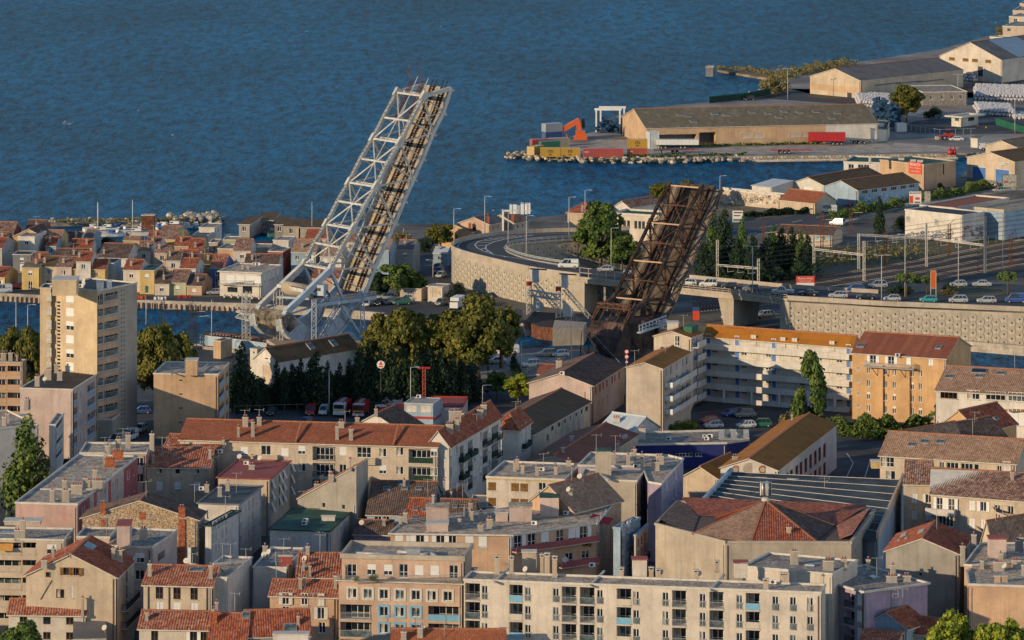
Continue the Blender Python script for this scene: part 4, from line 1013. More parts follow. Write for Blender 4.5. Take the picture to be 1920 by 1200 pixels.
m.poly([A4[0], A4[1], Bk[1], Bk[0]], 'bhull'); m.poly([A4[1], A4[2], Bk[2], Bk[1]], 'bhull'); m.poly([A4[0], Bk[0], Bkf[0], B4[0]], 'bhull'); m.poly([B4[0], Bkf[0], Bkf[1], B4[1]], 'bhull'); m.poly([B4[1], Bkf[1], Bkf[2], B4[2]], 'bhull'); m.poly([A4[2], B4[2], Bkf[2], Bk[2]], 'bhull'); m.poly([Bk[0], Bk[1], Bkf[1], Bkf[0]], 'bhull'); m.poly([Bk[1], Bk[2], Bkf[2], Bkf[1]], 'bhull')
part('counterweight_hull', m, bb)
m = M()
for x in (1185, 1205, 1222, 1238):
 for f in (False, True): a = pb(x, 640, f); m.bar(a + Z1 * 1, V((a.x, a.y, 1.5)), .7, .7, 'bhull')
 m.bar(pb(x, 640), pb(x, 640, True), .5, .8, 'bhull')
for i, x in enumerate((1186, 1204, 1222)):
 a, b = pb(x, 640), pb(x + 17, 690); m.bar(a, V((b.x, b.y, 1.6)), .45, .45, 'bsteel')
q = pb(1212, 660) + WB * .5; m.box(V((q.x, q.y, 5)), (9, 7, 6.5), 'bhull', rz=.4); part('support_frame', m, bb)
for k in range(5): a = pb(1150, 640) + WB * (k * .24); m = M(); m.bar(V((a.x, a.y, 7)), V((a.x - .4, a.y - 1, 1.5)), .22, .22, 'bsteel'); part('strut', m, bb)
g2 = thing('service_gallery', 'light blue railed gangway beside the brown bridge', 'gallery', pb(1180, 620))
for (a, b) in ((pb(1177, 622) - wv * 3, pb(1228, 603) - wv * 3), (pb(1212, 612) - wv * 3.2, pb(1248, 616) - wv * 3.2)):
 m = M(); m.bar(a, b, 1.2, .25, 'wsteelb'); d_ = b - a
 for off in (-.6, .6):
  o_ = V((0, off, 0)); m.bar(a + o_ + Z1 * 1.6, b + o_ + Z1 * 1.6, .14, .14, 'wsteelb'); m.bar(a + o_ + Z1 * .8, b + o_ + Z1 * .8, .1, .1, 'wsteelb')
  for k in range(9): q = a + d_ * k / 8 + o_; m.bar(q, q + Z1 * 1.6, .12, .12, 'wsteelb')
 part('walkway', m, g2)
tw = thing('lift_bridge_portal', 'small white lattice portal with two red lamp boxes before the panel wall', 'gantry', G(1000, 602))
for (x, yb, yt) in ((992, 590, 535), (1047, 600, 545)):
 q = G(x, yb, 2.5); h_ = (yb - yt) / 8.1; leg(q, q + Z1 * h_, 1.1, root=tw, mat='wsteel', th=.2)
 m = M(); p0 = q + Z1 * h_; m.box(p0 + Z1 * .5, (1.3, 1.2, .9), 'redp'); part('lamp_box', m, tw)
 m = M(); pts = [q + V((1.0, .6, h_ - 2)), q + V((3.4, 1.2, h_ - 4.5)), q + V((3.4, 1.2, h_ - 6.2)), q + V((1.0, .6, .6))]
 m.prism(pts[::-1], V((0, .5, 0)), 'wsteelb'); part('web_plate', m, tw)
 leg(q + V((1.4, .6, h_ + .4)), q + V((7.2, 2.4, .3)), .8, 'inclined_strut', 'wsteel', tw, .18)
 m = M(); m.box(q + V((1.5, .8, h_ + 2.2)), (1.6, 1.6, 3.0), 'wsteelb'); m.bar(q + V((.2, .5, h_ + 3.9)), q + V((4.2, .9, h_ + 3.6)), .3, .3, 'darkp'); part('sheave_house', m, tw)
a, b = G(992, 590, 2.5), G(1047, 600, 2.5); leg(a + Z1 * 5.2, b + Z1 * 5.2, 1.2, 'cross_beam', 'wsteel', tw, .2)
m = M(); q = G(1000, 590, 2.5) + Z1 * 10.5
for k in range(8): t0, t1 = k / 8 * 3.14, (k + 1) / 8 * 3.14; m.bar(q + V((math.cos(t0) * 1.1, 0, math.sin(t0) * 1.6)), q + V((math.cos(t1) * 1.1, 0, math.sin(t1) * 1.6)), .12, .12, 'darkp')
part('cable_loop', m, tw)
m = M(); P = [G(*p, 3.0) for p in ((985, 602), (1010, 612), (1070, 618), (1095, 606), (1060, 588), (1000, 584))]; m.prism([V((p.x, p.y, 0)) for p in P], (0, 0, 3.0), 'rust', cap='bsteel'); thing('swing_deck', 'rusty steel deck lying on the canal abutment', 'bridge deck', P[0], m=m)
blockpx('rust-stained stone abutment at the canal edge beside the trees', 'canal_abutment', 'abutment', [(984, 606), (1036, 616), (1036, 606), (990, 598)], 2.6, -1, 'brick')
blockpx('grey block abutment on the canal between the towers and the brown bridge', 'canal_abutment', 'abutment', [(1036, 616), (1094, 614), (1100, 604), (1040, 600)], 4.0, -1, 'concrete')
# ================================================================ town in front of the canal
def lg(b, f, xs, y0, dy, n, slope_, x0, h=29, **k):
 pan = [None, None, 'lwhite', 'glassl', None, 'lbluep']; i = 0
 for a, c in xs:
  for r in range(n):
   yy = y0 + ((a + c) / 2 - x0) * slope_ + r * dy; kk = dict(k)
   if 'panel' not in kk: kk['panel'] = pan[(i * 5 + r * 3) % 6]
   b.loggia(f, a, c, yy, yy + h, st=['w', 'r5', 'wl', 'wu'][(i + r) % 4], **kk)
  i += 1
WM = ['w', 'wu', 'r5', 'r3', 'w', 'r7', 'wl']
b = B('long white apartment block with recessed balconies and narrow tall windows', [(870, 1089), (1539, 1113), (1581, 1101)], 17, name='apartment_block', cat='apartment building', wall='lwhite')
lg(b, 0, [(872, 900), (955, 980), (1053, 1081), (1087, 1115), (1156, 1184), (1260, 1287), (1330, 1357), (1398, 1425)], 1093, 35, 4, .035, 870, h=33, dep=1.8)
xs = [909, 990, 1042.5, 1125, 1193, 1248, 1317.5, 1386.6, 1454, 1487, 1519]; b.win(0, xs, [1111, 1146, 1181, 1216], .95, 2.2, ['f', 'fu', 'fg', 'fl'])
b.flat(.3); b.chim((932, 1077), (959, 1076, .6, 2.3), (1016, 1076, .5, 2.6), (1026, 1076, .8, 2.8), (1040, 1082, .7, 2.8), mat='sand', w=.8, h=2.5, cap='vent')
b.chim((1165, 1083), (1221, 1082), (1234, 1085), (1305, 1087), (1436, 1104, .8), (1470, 1094, 1.3, 1.2), (1344, 1071, .7, 1.2), mat='sand', h=1.1, cap='vent')
b.blk(979, 1005, 1036, 2.9, 2, mat='sand'); b.blk(1186, 1213, 1050, 2.7, 2.5, mat='lwhite', roof='redw'); b.blk(1377, 1402, 1056, 2.3, 2.2, mat='lwhite', roof='redw')
b.ant((1006, 1075), (1399, 1090)); b.dish((1240, 1084), (1311, 1086), (985, 1078), (1060, 1060)); b.ac((1110, 1064), (1450, 1096))
m = M()
for x in (925, 1105, 1330): 
 p, q = G(x, 1091 + (x - 870) * .035, 17.05), G(x + 28, 1064 + (x - 870) * .03, 17.05); m.bar(p, q, .3, .3, 'trim')
part('roof_joint', m, b.r)
b = B('grey flat roofed wing behind the white apartment block, between chimneys', [(1392, 1062), (1560, 1078), (1600, 1052)], 16.4, name='apartment_block', wall='lwhite')
b.flat(.3, top='graveld'); b.chim((1489, 1058, 1.2, 2.0), (1553, 1069, 1.6, 1.4), (1582, 1066, .9, 1.4), mat='concrete'); b.sky((1520, 1060), w=1.6, d=1.2)
b = B('peach apartment building with curved parapet wing walls and blue window frames', [(635, 1089), (866, 1095), (899, 1066)], 14.2, name='apartment_block', wall='salmon')
b.flat(.12, over=.5); lg(b, 0, [(638, 697), (803, 864)], 1133, 33, 4, .02, 638, h=29, dep=1.6, rail='galv', glaz=True)
b.win(0, [661, 690, 720, 750, 780, 810, 840], [1112], 1.35, 1.5, ['ku', 'kl', 'k'], sc='trim'); b.win(0, [720, 750, 780], [1146, 1178, 1211], 1.35, 1.5, ['k', 'ku', 'kl'], sc='lbluep')
c = B('set back penthouse floor of the peach building behind its planted terrace', [(641, 1047), (869, 1051), (897, 1027)], 17.4, name='penthouse', wall='salmon', base=14.2)
c.flat(.7, top='gravel', trim='concrete', over=.25, th=.35); c.win(0, [660], [1070], 1.5, 2.2, 'w'); c.win(0, [697, 728, 786, 815], [1068], 1.4, 1.7, ['r5', 'r8', 'r9', 'r6']); c.win(0, [757, 851], [1070], 1.4, 2.2, 'w')
for a, d in ((643, 660), (862, 868)):
 pts = [G(a, 1088, 14.2)]; m = M(); w0 = G(a, 1086, 14.2); prof = [(0, 0), (3.4, 0), (3.4, 3.3)] + [(3.4 - 3.3 * math.sin(t * .26), 3.3 * math.cos(t * .26) * 1.0) for t in range(1, 6)]
 m.prism([w0 + V((0, y, z)) for y, z in prof][::-1], (.35, 0, 0), 'salmon'); part('curved_wing_wall', m, c.r)
m = M()
for a, q, z_ in (((668, 1038), (740, 1040), .6), ((690, 1042), (745, 1043), .4), ((745, 1035), (812, 1037), .5), ((790, 1041), (812, 1037), .4), ((805, 1036), (818, 1044), .5)):
 m.cyl(G(*a, 17.8), G(*q, 17.8), .32, .32, 'galv', 8)
m.box(G(775, 1036, 18), (2.2, 1.4, 1.3), 'galv'); part('roof_duct', m, c.r)
o = ob('railing', railing(18.5, 1.0, 'galv'), b.r, (G(752, 1091, 14.3) - b.r.location), .025)
b = B('beige town house with three shutters below a striped tile roof, left of the peach building', [(506, 1115), (632, 1118), (650, 1100)], 11.4, wall='peach'); b.gable(1.7, 0, 't_redlight'); b.win(0, [536, 571, 602], [1122, 1148], 1.1, 1.9, ['s', 'w', 'c'], sc='trim'); b.chim((563, 1104, .5, 1.6), (571, 1100, .4, 1.4), (629, 1103, .5, 1.9)); b.ant((518, 1088), (565, 1096)); b.win(0, [540, 573, 604], [1175], 1.1, 1.8, 'w')
b = B('house with a bright red tile roof sloping to the street behind the beige house', [(557, 1081), (637, 1082), (646, 1052)], 12.6, wall='peach'); b.gable(2.6, 0, 't_redlight', over=.3); b.chim((577, 1040, .6, 1.2), (581, 1080, .4, 1.5), (569, 1070, .4, 1.4)); b.dish((571, 1058)); b.ant((600, 1036))
b = B('white house with flat grey roof and a sunken patio', [(475, 1066), (537, 1066), (572, 1030)], 13, wall='white'); b.flat(.3, top='graveld'); b.win(1, [551], [1075], 1.6, 1.8, 'w'); b.ant((461, 1063), (517, 1062)); b.dish((495, 1050), (504, 1045)); b.chim((497, 1036, .8, 1)); b.blk(523, 548, 1043, 1.6, .6, mat='redw')
b = B('whitewashed house with pipes on its bright side wall and a flat grey roof', [(370, 1084), (425, 1085), (474, 1047)], 14, wall='white'); b.flat(.3); b.chim((355, 1057, .5, 2.6), mat='whitep'); b.ant((417, 1053)); b.dish((350, 1062))
m = M(); m.bar(G(356, 1057, 14.5), G(385, 1063, 14.5), .3, .3, 'trim'); m.bar(G(400, 1058, 14.5), G(458, 1052, 14.5), .35, .35, 'trim'); part('roof_pipe', m, b.r)
b = B('three window beige house with striped red roof and rough grey gable', [(269, 1095), (397, 1098), (424, 1073)], 13.4, wall='sand'); b.gable(2.0, 0, 't_redlight'); b.win(0, [299, 332, 364], [1111], 1.2, 2.0, 'w', fc='brownp'); b.win(0, [299, 332, 364], [1140], 1.2, 1.9, ['c', 'r6'], sc='whitep'); b.chim((281, 1080, .6, 1.8), (395, 1084, .6, 1.9)); b.sky((369, 1069), w=2.4, d=1.2); b.dish((349, 1062))
for x in (278, 317, 388): m = M(); p = b.pt(0, x, 1100)[0] + b.out(0) * .1; m.bar(p, p - Z1 * 9, .14, .14, 'darkp'); part('drain_pipe', m, b.r)
b = B('low white house under a striped roof at the bottom edge, left of the valley', [(261, 1177), (393, 1179), (412, 1160)], 9.5, wall='lwhite'); b.gable(1.9, 0, 't_redlight'); b.win(0, [290, 363, 381], [1192], 1.1, 1.7, ['w', 's'], fc='brownp', sc='whitep'); b.chim((275, 1163, .5, 1.1), (401, 1164, .5, 1.6), (406, 1156, .5, 1.6)); b.ant((300, 1160))
b = B('house with two dark red roof slopes meeting in a metal valley at the bottom edge', [(393, 1206), (461, 1200), (492, 1178)], 9.5, wall='sand'); b.gable(3.2, 0, 't_red'); b.sky((461, 1155)); b.chim((404, 1166, .5, 1.4), mat='brick')
b = B('red roofed house with two skylights and grey gable wall at the bottom edge', [(463, 1197), (581, 1188), (610, 1168)], 10, wall='grey'); b.gable(3.0, 0, 't_red'); b.sky((544, 1178), w=2, d=1.6); b.sky((460, 1156)); b.chim((559, 1170, .4, 1.1)); b.ant((586, 1170)); b.blk(512, 578, 1190, 1.2, 2, mat='white')
b = B('big beige gabled house with wrought iron balconies down its shaded side', [(49, 1079), (217, 1081), (262, 1047)], 14.5, wall='sand'); b.gable(1038, 1, 't_red')
b.win(0, 90, 1077, .7, .8, 'b', fc='brownp'); b.win(0, [126, 142], [1071], 1.1, 1.2, 's', fc='brownp', sc='woodsh'); b.win(0, 113, 1113, 1.3, 1.4, 'wu', fc='brownp'); b.win(0, 134, 1110, .5, 2, 'c', sc='trim')
b.win(1, [226, 238, 249], [1090, 1122, 1152], 1.1, 2.1, ['c', 'w'], sc='trim', fc='brownp')
for y in (1132, 1165): b.balcony(1, 240, y, 11, .9, 'darkp')
b.sky((168, 1025), w=3.5, d=1.6); b.chim((213, 1049, .6, 1.7), (224, 1053, .9, 1.8), (83, 1062, .9, .9), (100, 1047, .4, 1.5)); b.ant((122, 1058), (107, 1042)); b.dish((254, 1110))
m = M(); m.bar(b.pt(0, 76, 1124)[0] + b.out(0) * .05, b.pt(0, 97, 1088)[0] + b.out(0) * .05, .14, .1, 'darkp'); part('cable_duct', m, b.r)
b = B('low cream house with a striped tile roof in front of the big beige gable', [(16, 1150), (160, 1151), (178, 1138)], 8.6, wall='lwhite'); b.gable(1.7, 0, 't_redlight'); b.win(0, [44, 88, 131], [1163], 1.2, 1.2, ['w', 'b'], fc='woodsh'); b.win(0, [88, 131], [1192], 1.2, 1.2, 'w', fc='woodsh'); b.chim((155, 1160, .4, 2.6))
b = B('small grey shed roof below the beige gable at the bottom edge', [(140, 1200), (196, 1196), (206, 1178)], 6.2, wall='grey'); b.mono(1.2, 0, 't_sheetg'); b.dish((196, 1188))
b = B('cream apartment block with long striped balcony fronts and orange awning', [(-60, 1012), (119, 1014), (146, 993)], 15.5, name='apartment_block', wall='cream'); b.flat(.3, top='graveld')
lg(b, 0, [(-30, 40), (42, 68)], 1017, 33, 5, 0, 0, h=23, dep=1.6, rail='trim', panel='cream', col='peach'); b.win(0, [97], [1030, 1062], 1.6, 1.6, ['r5', 'r7']); b.chim((37, 1012, 1.7, 1.5), (43, 1012, .8, 3.2)); b.blk(8, 75, 978, .6, 3, mat='cream'); b.ant((85, 1003)); b.sky((15, 1000), w=2.4, d=1.4)
m = M(); p = b.pt(0, -6, 1019)[0]; q = b.pt(0, 25, 1019)[0]; o_ = V((0, -1.2, -1.0)); m.poly([p, p + o_, q + o_, q], 'awnor'); part('awning', m, b.r)
b = B('pink apartment block with a stair tower and corner balconies, beside the stone gable', [(200, 1027), (285, 1028), (338, 996)], 15, name='apartment_block', wall='pinkw'); b.flat(.3, top='graveld'); lg(b, 1, [(296, 309), (314, 334)], 1036, 33, 4, -.55, 300, h=26, dep=1.2, panel='pinkw'); b.win(0, [262], [1046, 1078], 1.6, 1.6, ['r5', 'w'])
b.blk(219, 243, 986, 3.6, 5, mat='pinkw', roof='redw'); b.chim((233, 1018, .7, 1.6), (269, 1011, 1.2, 1.6)); b.ant((205, 1002))
b = B('pink wing with grey roof left of the stair tower', [(144, 1009), (205, 1009), (222, 992)], 15.6, name='apartment_block', wall='pinkw'); b.flat(.3, top='graveld'); b.ant((200, 1004))
b = B('long stone gabled building with two brick pilasters on its end wall', [(154, 971), (370, 974), (396, 958)], 14.5, wall='stone'); b.gable(938, 1, 't_brown', verge=.15)
b.win(1, [374, 381, 388], [980, 1003], .8, 1.4, ['c', 'w'], sc='greenp'); b.chim((193, 962, .9, 1.3), (341, 965, 1.1, 1.1), mat='brick'); b.ant((274, 935))
for x, w_ in ((193, 1.1), (341, 1.1)): m = M(); p = b.pt(0, x, 975)[0] + b.out(0) * .12; m.box((p.x, p.y, 9.5), (w_, .3, 10), 'brick', rz=.02); part('brick_pilaster', m, b.r)
p = b.pt(0, 267, 967)[0] + b.out(0) * .05; m = M(); m.box(p, (1, .15, 1.2), 'brick'); part('bricked_up_window', m, b.r)
b = B('narrow white house with a green canopy roof at the end of the stone building', [(385, 977), (396, 986), (432, 958)], 13.4, wall='white'); b.flat(.15, top='greenroof', trim='greenn', over=.4); b.win(1, [400, 405, 411, 417, 424], [985, 1008, 1030], .8, 1.3, ['w', 'c'])
b = B('long salmon pink block with grey gravel roof, rows of chimneys and a deep red side', [(29, 947), (145, 947), (261, 857)], 15, name='apartment_block', wall='pink'); b.flat(.3)
b.chim((98, 940, .8, 1.9), (123, 941, 1.2, 1.9), (121, 922, .8, 1.9), (144, 926, 1.9, 1.5), (160, 917, .8, 1.8), (183, 918, 1.8, 1.5), (178, 901, .8, 1.8), (166, 912, .7, 1)); b.chim((221, 862, 1.9, 1.4), (206, 876, 1.8, 1.4), mat='brick')
b.chim((202, 853, .8, 1.6), (198, 870, .7, 1.8)); m = M(); m.bar(G(75, 917, 15.1), G(182, 917, 15.1), .3, .25, 'trim'); part('roof_joint', m, b.r)
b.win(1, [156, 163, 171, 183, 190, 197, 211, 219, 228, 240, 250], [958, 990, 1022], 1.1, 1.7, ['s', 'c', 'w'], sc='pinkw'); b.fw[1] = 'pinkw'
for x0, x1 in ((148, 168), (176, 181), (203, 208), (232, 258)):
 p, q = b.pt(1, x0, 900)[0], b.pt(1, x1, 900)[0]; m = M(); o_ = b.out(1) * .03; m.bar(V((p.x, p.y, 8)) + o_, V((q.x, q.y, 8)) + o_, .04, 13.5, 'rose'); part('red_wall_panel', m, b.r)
b = B('pink block with a gravel roof between the lilac block and the red roofed houses', [(150, 852), (274, 851), (292, 832)], 14.2, name='apartment_block', wall='pink'); b.flat(.3); b.chim((222, 849, .9, 2.4), (205, 851, .6, 2.0), (240, 840, .9, 2.3), (285, 845, .8, 3.0)); b.ant((197, 850)); b.win(0, [246, 262], [866, 896], 1.4, 1.6, 'w')
b = B('lilac pink apartment block with a dark felt roof crowded by vents', [(38, 729), (136, 731), (212, 684)], 15, name='apartment_block', wall='pinkw'); b.flat(.2, top='felt')
lg(b, 1, [(137, 145), (164, 178), (195, 206)], 738, 27, 5, -.62, 140, h=22, dep=.9, panel='lblue'); b.win(1, [151, 161, 181, 190], [740, 767, 794, 821, 848], 1.0, 1.5, ['w', 'wl', 'c'])
b.chim((70, 724, .9, 1.8), (92, 712, .9, 2), (87, 711, .8, 1.6), (112, 713, 1, 1.6), (106, 699, .9, 1.6), (129, 690, 1.2, 2.2), (123, 678, .6, 1.2), (142, 692, 1.3, 1.3), (157, 680, .3, 1)); b.dish((84, 719)); b.ac((133, 694))
b = B('pale low block with gravel roof and a white balcony stack behind the cypress', [(-60, 826), (72, 799), (112, 768)], 12.6, name='apartment_block', wall='white'); b.flat(.3); b.chim((8, 798, .8, 1.6), (13, 792, .8, 1.6), (49, 767, .8, 1.8), (53, 765, .8, 1.6)); b.sky((40, 779), w=1.6)
c = B('white balcony stack with three dark openings at the end of the low block', [(92, 796), (104, 797), (119, 776)], 12.2, name='balcony_stack', wall='white'); c.flat(.2)
for y in (790, 820, 846): c.loggia(1, 105.5, 117, y, y + 17, 1.2, 'trim', 'white')
b = B('ochre balcony apartments at the left edge under the plane trees', [(-60, 680), (42, 681), (66, 677)], 14, name='apartment_block', wall='peach'); b.flat(.3, top='felt', trim='concrete'); lg(b, 0, [(-25, 12), (14, 40)], 686, 25, 4, 0, 0, h=20, dep=1.2, panel='peach', rail='brownp'); b.chim((7, 676, 1.2, 1.4), (20, 676, .8, 1.5), (32, 676, .3, 1))
b = B('ten storey cream tower block with a black roof and glazed side balconies', [(95, 538), (182, 546), (257, 532)], 31.7, name='tower_block', cat='tower block', wall='tower'); b.flat(.25, top='felt', trim='trim')
b.win(0, [131], [560, 586, 611, 637, 663, 688], 2.0, 1.8, ['r9', 'r9', 'r5'], sc='whitep'); b.win(0, [110], [567 + i * 6.7 for i in range(42)], .9, .5, 'b', fc='trim'); 
b.loggia(1, 183.5, 193, 552, 573, .8, 'galv'); lg(b, 1, [(183.5, 193), (196, 221)], 553, 26, 9, -.2, 185, h=15, dep=.9, panel='glassl'); b.blk(98, 143, 526, 3.0, 6, mat='tower', roof='trim')
xs = [228, 233]; b.win(1, xs, [545 + i * 8.6 for i in range(31)], .28, .28, 'b', fc='darkp'); b.blk(181, 193, 529, 1.6, 2, mat='whitep'); b.blk(200, 208, 528, 1.5, 2, mat='whitep'); b.dish((157, 541), (157, 535)); b.ac((152, 540))
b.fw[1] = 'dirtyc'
for i in range(9): 
 p = b.pt(1, 184, 576 + i * 26)[0]; q = b.pt(1, 222, 576 + i * 26)[0]; q.z = p.z; m = M(); m.bar(p + b.out(1) * .04, q + b.out(1) * .04, .06, .9, 'peach'); part('balcony_band', m, b.r)
c = B('stepped left bay of the cream tower with small shutters', [(75, 541), (95, 541), (104, 533)], 31.5, name='tower_block_bay', wall='tower'); c.flat(.2, top='felt'); c.win(0, [92], [556 + i * 26 for i in range(8)], 1, 1.7, ['r9', 'c'], sc='trim')
m = M(); p = b.pt(1, 205, 766)[0]; q = b.pt(1, 254, 758)[0]; c = B('low entrance canopy at the foot of the cream tower', [(182, 795), (210, 788), (262, 762)], 6, name='entrance_wing', wall='dirtyc'); c.flat(.4, top='graveld')
b = B('square block with a blank tan end wall and a roof lift house', [(288, 703), (409, 703), (438, 681)], 14.5, name='apartment_block', wall='tan'); b.flat(.25, top='gravel'); lg(b, 1, [(411, 420), (424, 428), (431, 437)], 708, 26, 4, -.8, 411, h=20, dep=.8, panel='lblue', col='tan')
b.blk(348, 370, 676, 3.0, 3, mat='tan'); b.ant((347, 700)); b.win(0, 339, [713, 739, 765, 792], .7, .25, 'b', fc='darkp')
m = M(); m.bar(G(320, 702, 14.8), G(350, 690, 14.8), .2, .2, 'galv'); m.bar(G(370, 700, 14.8), G(390, 682, 14.8), .2, .2, 'galv'); part('roof_pipe', m, b.r)
b = B('long cream tenement under a flat red machine tile roof with green balconies', [(337, 822), (820, 836), (842, 812)], 14.6, name='tenement', cat='apartment building', wall='cream'); b.gable(2.5, 0, 't_mech', over=.5)
b.win(0, [458, 534], [846, 874], 1.4, 1.6, ['r8', 'r9']); b.win(0, 499, 844, 1.8, 1.8, 'w'); b.win(0, [566, 643, 718], [844, 876], 1.35, 1.6, ['r6', 'w', 'wu', 'r9']); b.win(0, [750, 820 - 6], [846, 882], 1.3, 1.5, ['wu', 'r4'])
lg(b, 0, [(586, 629)], 837, 31, 4, .028, 586, h=27, dep=1, panel=None, rail='darkp'); b.win(0, 683, 848, 2.6, 2.0, 'w'); lg(b, 0, [(766, 812)], 842, 33, 3, .028, 766, h=27, dep=1, panel='greenn', rail='darkp')
for x in (497, 680): b.balcony(0, x, 862 + (x - 497) * .03, 5, 1, 'sand', 'sand')
b.chim((447, 819, .4, 1.6), (474, 819, .6, 2.6), (632, 824, .6, 2.3), (658, 825, .7, 1.9), (460, 800, 1, 1.6), (486, 798, .8, 1.4), (640, 802, 1, 1)); b.ant((486, 798), (459, 799), (647, 801))
for x in (555, 738): 
 m = M(); u = b.u_at(0, x); A_, B_ = b.edge(0); p = A_ + (B_ - A_) * u; iw = -b.out(0); m.bar(p - iw * .5 + Z1 * .05, p + iw * 5 + Z1 * 2.8, .35, .3, 't_ridge'); part('roof_party_wall', m, b.r)
c = B('side wing of the long tenement climbing away with rows of balconies', [(800, 836), (842, 835), (941, 778)], 14.6, name='tenement', cat='apartment building', wall='white'); c.gable(2.6, 1, 't_red', over=.4)
c.win(1, [846, 857, 873, 890, 902, 918, 937], [850, 884, 916], 1.1, 1.6, ['r8', 'w', 'c', 'wu']); lg(c, 1, [(862, 869), (877, 886), (905, 914), (922, 934)], 838, 33, 4, -.6, 862, h=26, dep=.9, panel='greenn', rail='darkp')
for x, y in ((866, 864), (866, 897), (910, 834), (928, 824), (928, 857), (882, 854)): c.balcony(1, x, y, 4.2, 1, 'darkp', 'greenn' if x < 900 else None)
c.chim((843, 812, 1.3, 1.5), (857, 808, .9, 2), (853, 790, 2.2, 1.8), (860, 765, 2.0, 1.6), (900, 783, 1.2, 1.4), (907, 776, 1.1, 1.6), (805, 800, 2.4, 1.8)); c.ant((894, 760), (843, 797))
b = B('red hip roofed house at the far end of the tenement street', [(925, 802), (972, 803), (998, 787)], 11.5, wall='white'); b.hip(2.4, 1, 't_red', e1=False); b.win(1, [978, 986, 993], [806, 826], 1, 1.8, ['c', 'w']); b.balcony(1, 984, 838, 5, .9, 'greenn', 'greenn')
b = B('low link house with a lean-to red roof beside the tenement end', [(940, 826), (948, 829), (972, 812)], 8, wall='lwhite'); b.mono(1.5, 1, 't_red'); b.win(1, [952, 958, 965], [840, 856], .9, 1.4, 'c')
b = B('long hall with a weathered brown fibre roof and pale pilasters', [(884, 809), (997, 815), (1107, 752)], 8, name='hall', wall='cream'); b.gable(2.3, 1, 't_sheetb', over=.3); b.win(1, [1027], [821], 1.6, 1.4, 'w', fc='trim')
b.win(1, [1036, 1048, 1059, 1069, 1080, 1090, 1100], [803 - 0, ], 1.7, .8, 'w', fc='darkp'); b.win(1, [1049, 1060, 1082, 1092], [822 - 6], 1.8, 2.6, 'g', fc='trim', sc='sand')
for x in (1042, 1054, 1065, 1075, 1085): m = M(); p = b.pt(1, x, 800)[0] + b.out(1) * .2; m.box((p.x, p.y, 4.6), (.5, .5, 6.6), 'white'); part('pilaster', m, b.r)
b = B('white two storey house with red windows along its side and a brown hip end roof', [(992, 716), (1110, 722), (1168, 684)], 9.6, name='house', wall='pinkw'); b.gable(699, 1, 't_brown'); b.win(1, [1117, 1125, 1131, 1138, 1148, 1153, 1161], [732, ], .9, 1.5, ['w', 'b'], fc='redp'); b.ac((1054, 706)); b.chim((1048, 690, 1.2, 1.4)); b.win(1, [1123, 1130, 1139], [757], .8, 1.6, 'c', sc='sand')
b = B('low red roof strip behind the brown roofed house by the canal road', [(1008, 700), (1160, 704), (1168, 690)], 7, wall='white'); b.gable(1.2, 0, 't_redsheet'); b.chim((1050, 692, 1.3, 1.3))
b = B('broad shed with a faded red sheet roof, orange where the sun catches it', [(974, 871), (1100, 877), (1198, 814)], 7.6, name='warehouse', wall='sand'); b.gable(1.95, 1, 't_redsheet', over=.2); b.chim((1055, 848, .6, .8), (1072, 828, .7, 1.0), (1159, 842, .5, 1)); b.dish((1170, 828), (1173, 827))
b = B('shed with a corrugated white sheet roof and a small vent house', [(1122, 800), (1182, 812), (1238, 796)], 6.4, name='shed', wall='trim'); b.gable(2.6, 0, 't_white', over=.2); b.chim((1156, 793, 1.3, 1.0), mat='trim')
b = B('single storey deep blue building with a grey gravel roof and roof vents', [(1189, 838), (1362, 832), (1405, 827)], 6.0, name='workshop', wall='navy', D=None); b.P[2:] = [G(1404, 826, 6), G(1370, 808, 6), G(1207, 812, 6)]; b.flat(.35, top='graveld', over=.15); b.win(0, [1273, 1279, 1292, 1310], [853], 1.3, .7, 'w'); b.ac((1254, 826), (1325, 826), (1332, 821), (1322, 822)); b.chim((1204, 823, 1.2, 2.0), mat='trim')
m = M(); q = G(1376, 822, 6); m.prism([q + V((-3, -1.5, 0)), q + V((3, -1.5, 0)), q + V((3, 1.5, 0)), q + V((-3, 1.5, 0))], (0, 0, .3), 'galv')
for i in range(5): m.poly([q + V((-3 + i * 1.2, -1.6, .3)), q + V((-1.9 + i * 1.2, -1.6, .3)), q + V((-1.9 + i * 1.2, 0, 1.8)), q + V((-3 + i * 1.2, 0, 1.8))], 'glassl' if i % 2 else 'galv')
part('roof_lantern', m, b.r)
b = B('small hall with a bright ochre gabled roof and an arched window', [(1281, 884), (1345, 896), (1400, 862)], 7.4, name='hall', wall='sand'); b.gable(1.9, 1, 't_ochre'); 
b = B('white hall with an ochre sheet roof and two rows of red side windows', [(1351, 877), (1458, 881), (1570, 795)], 10, name='school_hall', wall='white'); b.gable(859, 1, 't_ochre', over=.25)
b.win(1, [1476, 1484, 1494, 1502, 1511, 1520, 1529, 1537, 1546], [900], 2.3, 2.6, 'w', fc='redp'); b.win(1, [1476, 1484, 1494, 1502, 1511, 1520, 1529, 1537, 1546], [936], 2.3, 2.4, ['w', 'c'], fc='redp', sc='redp')
p = b.pt(0, 1405, 879)[0] + V((0, -.06, .0)); m = M(); m.cyl(p, p + V((0, -.1, 0)), 1.15, 1.15, 'sand', 24); part('round_window', m, b.r)
for x in (1380, 1430): p = b.pt(0, x, 880)[0] + V((0, -.08, 0)); m = M(); m.cyl(p, p + V((0, -.08, 0)), .75, .75, 'brick', 18); m.cyl(p, p + V((0, -.12, 0)), .48, .48, 'sand', 18); m.box(p - Z1 * .75, (1.8, .12, .3), 'brick'); part('round_window', m, b.r)
b.chim((1485, 788, .3, 1), (1378, 862, .9, .5))
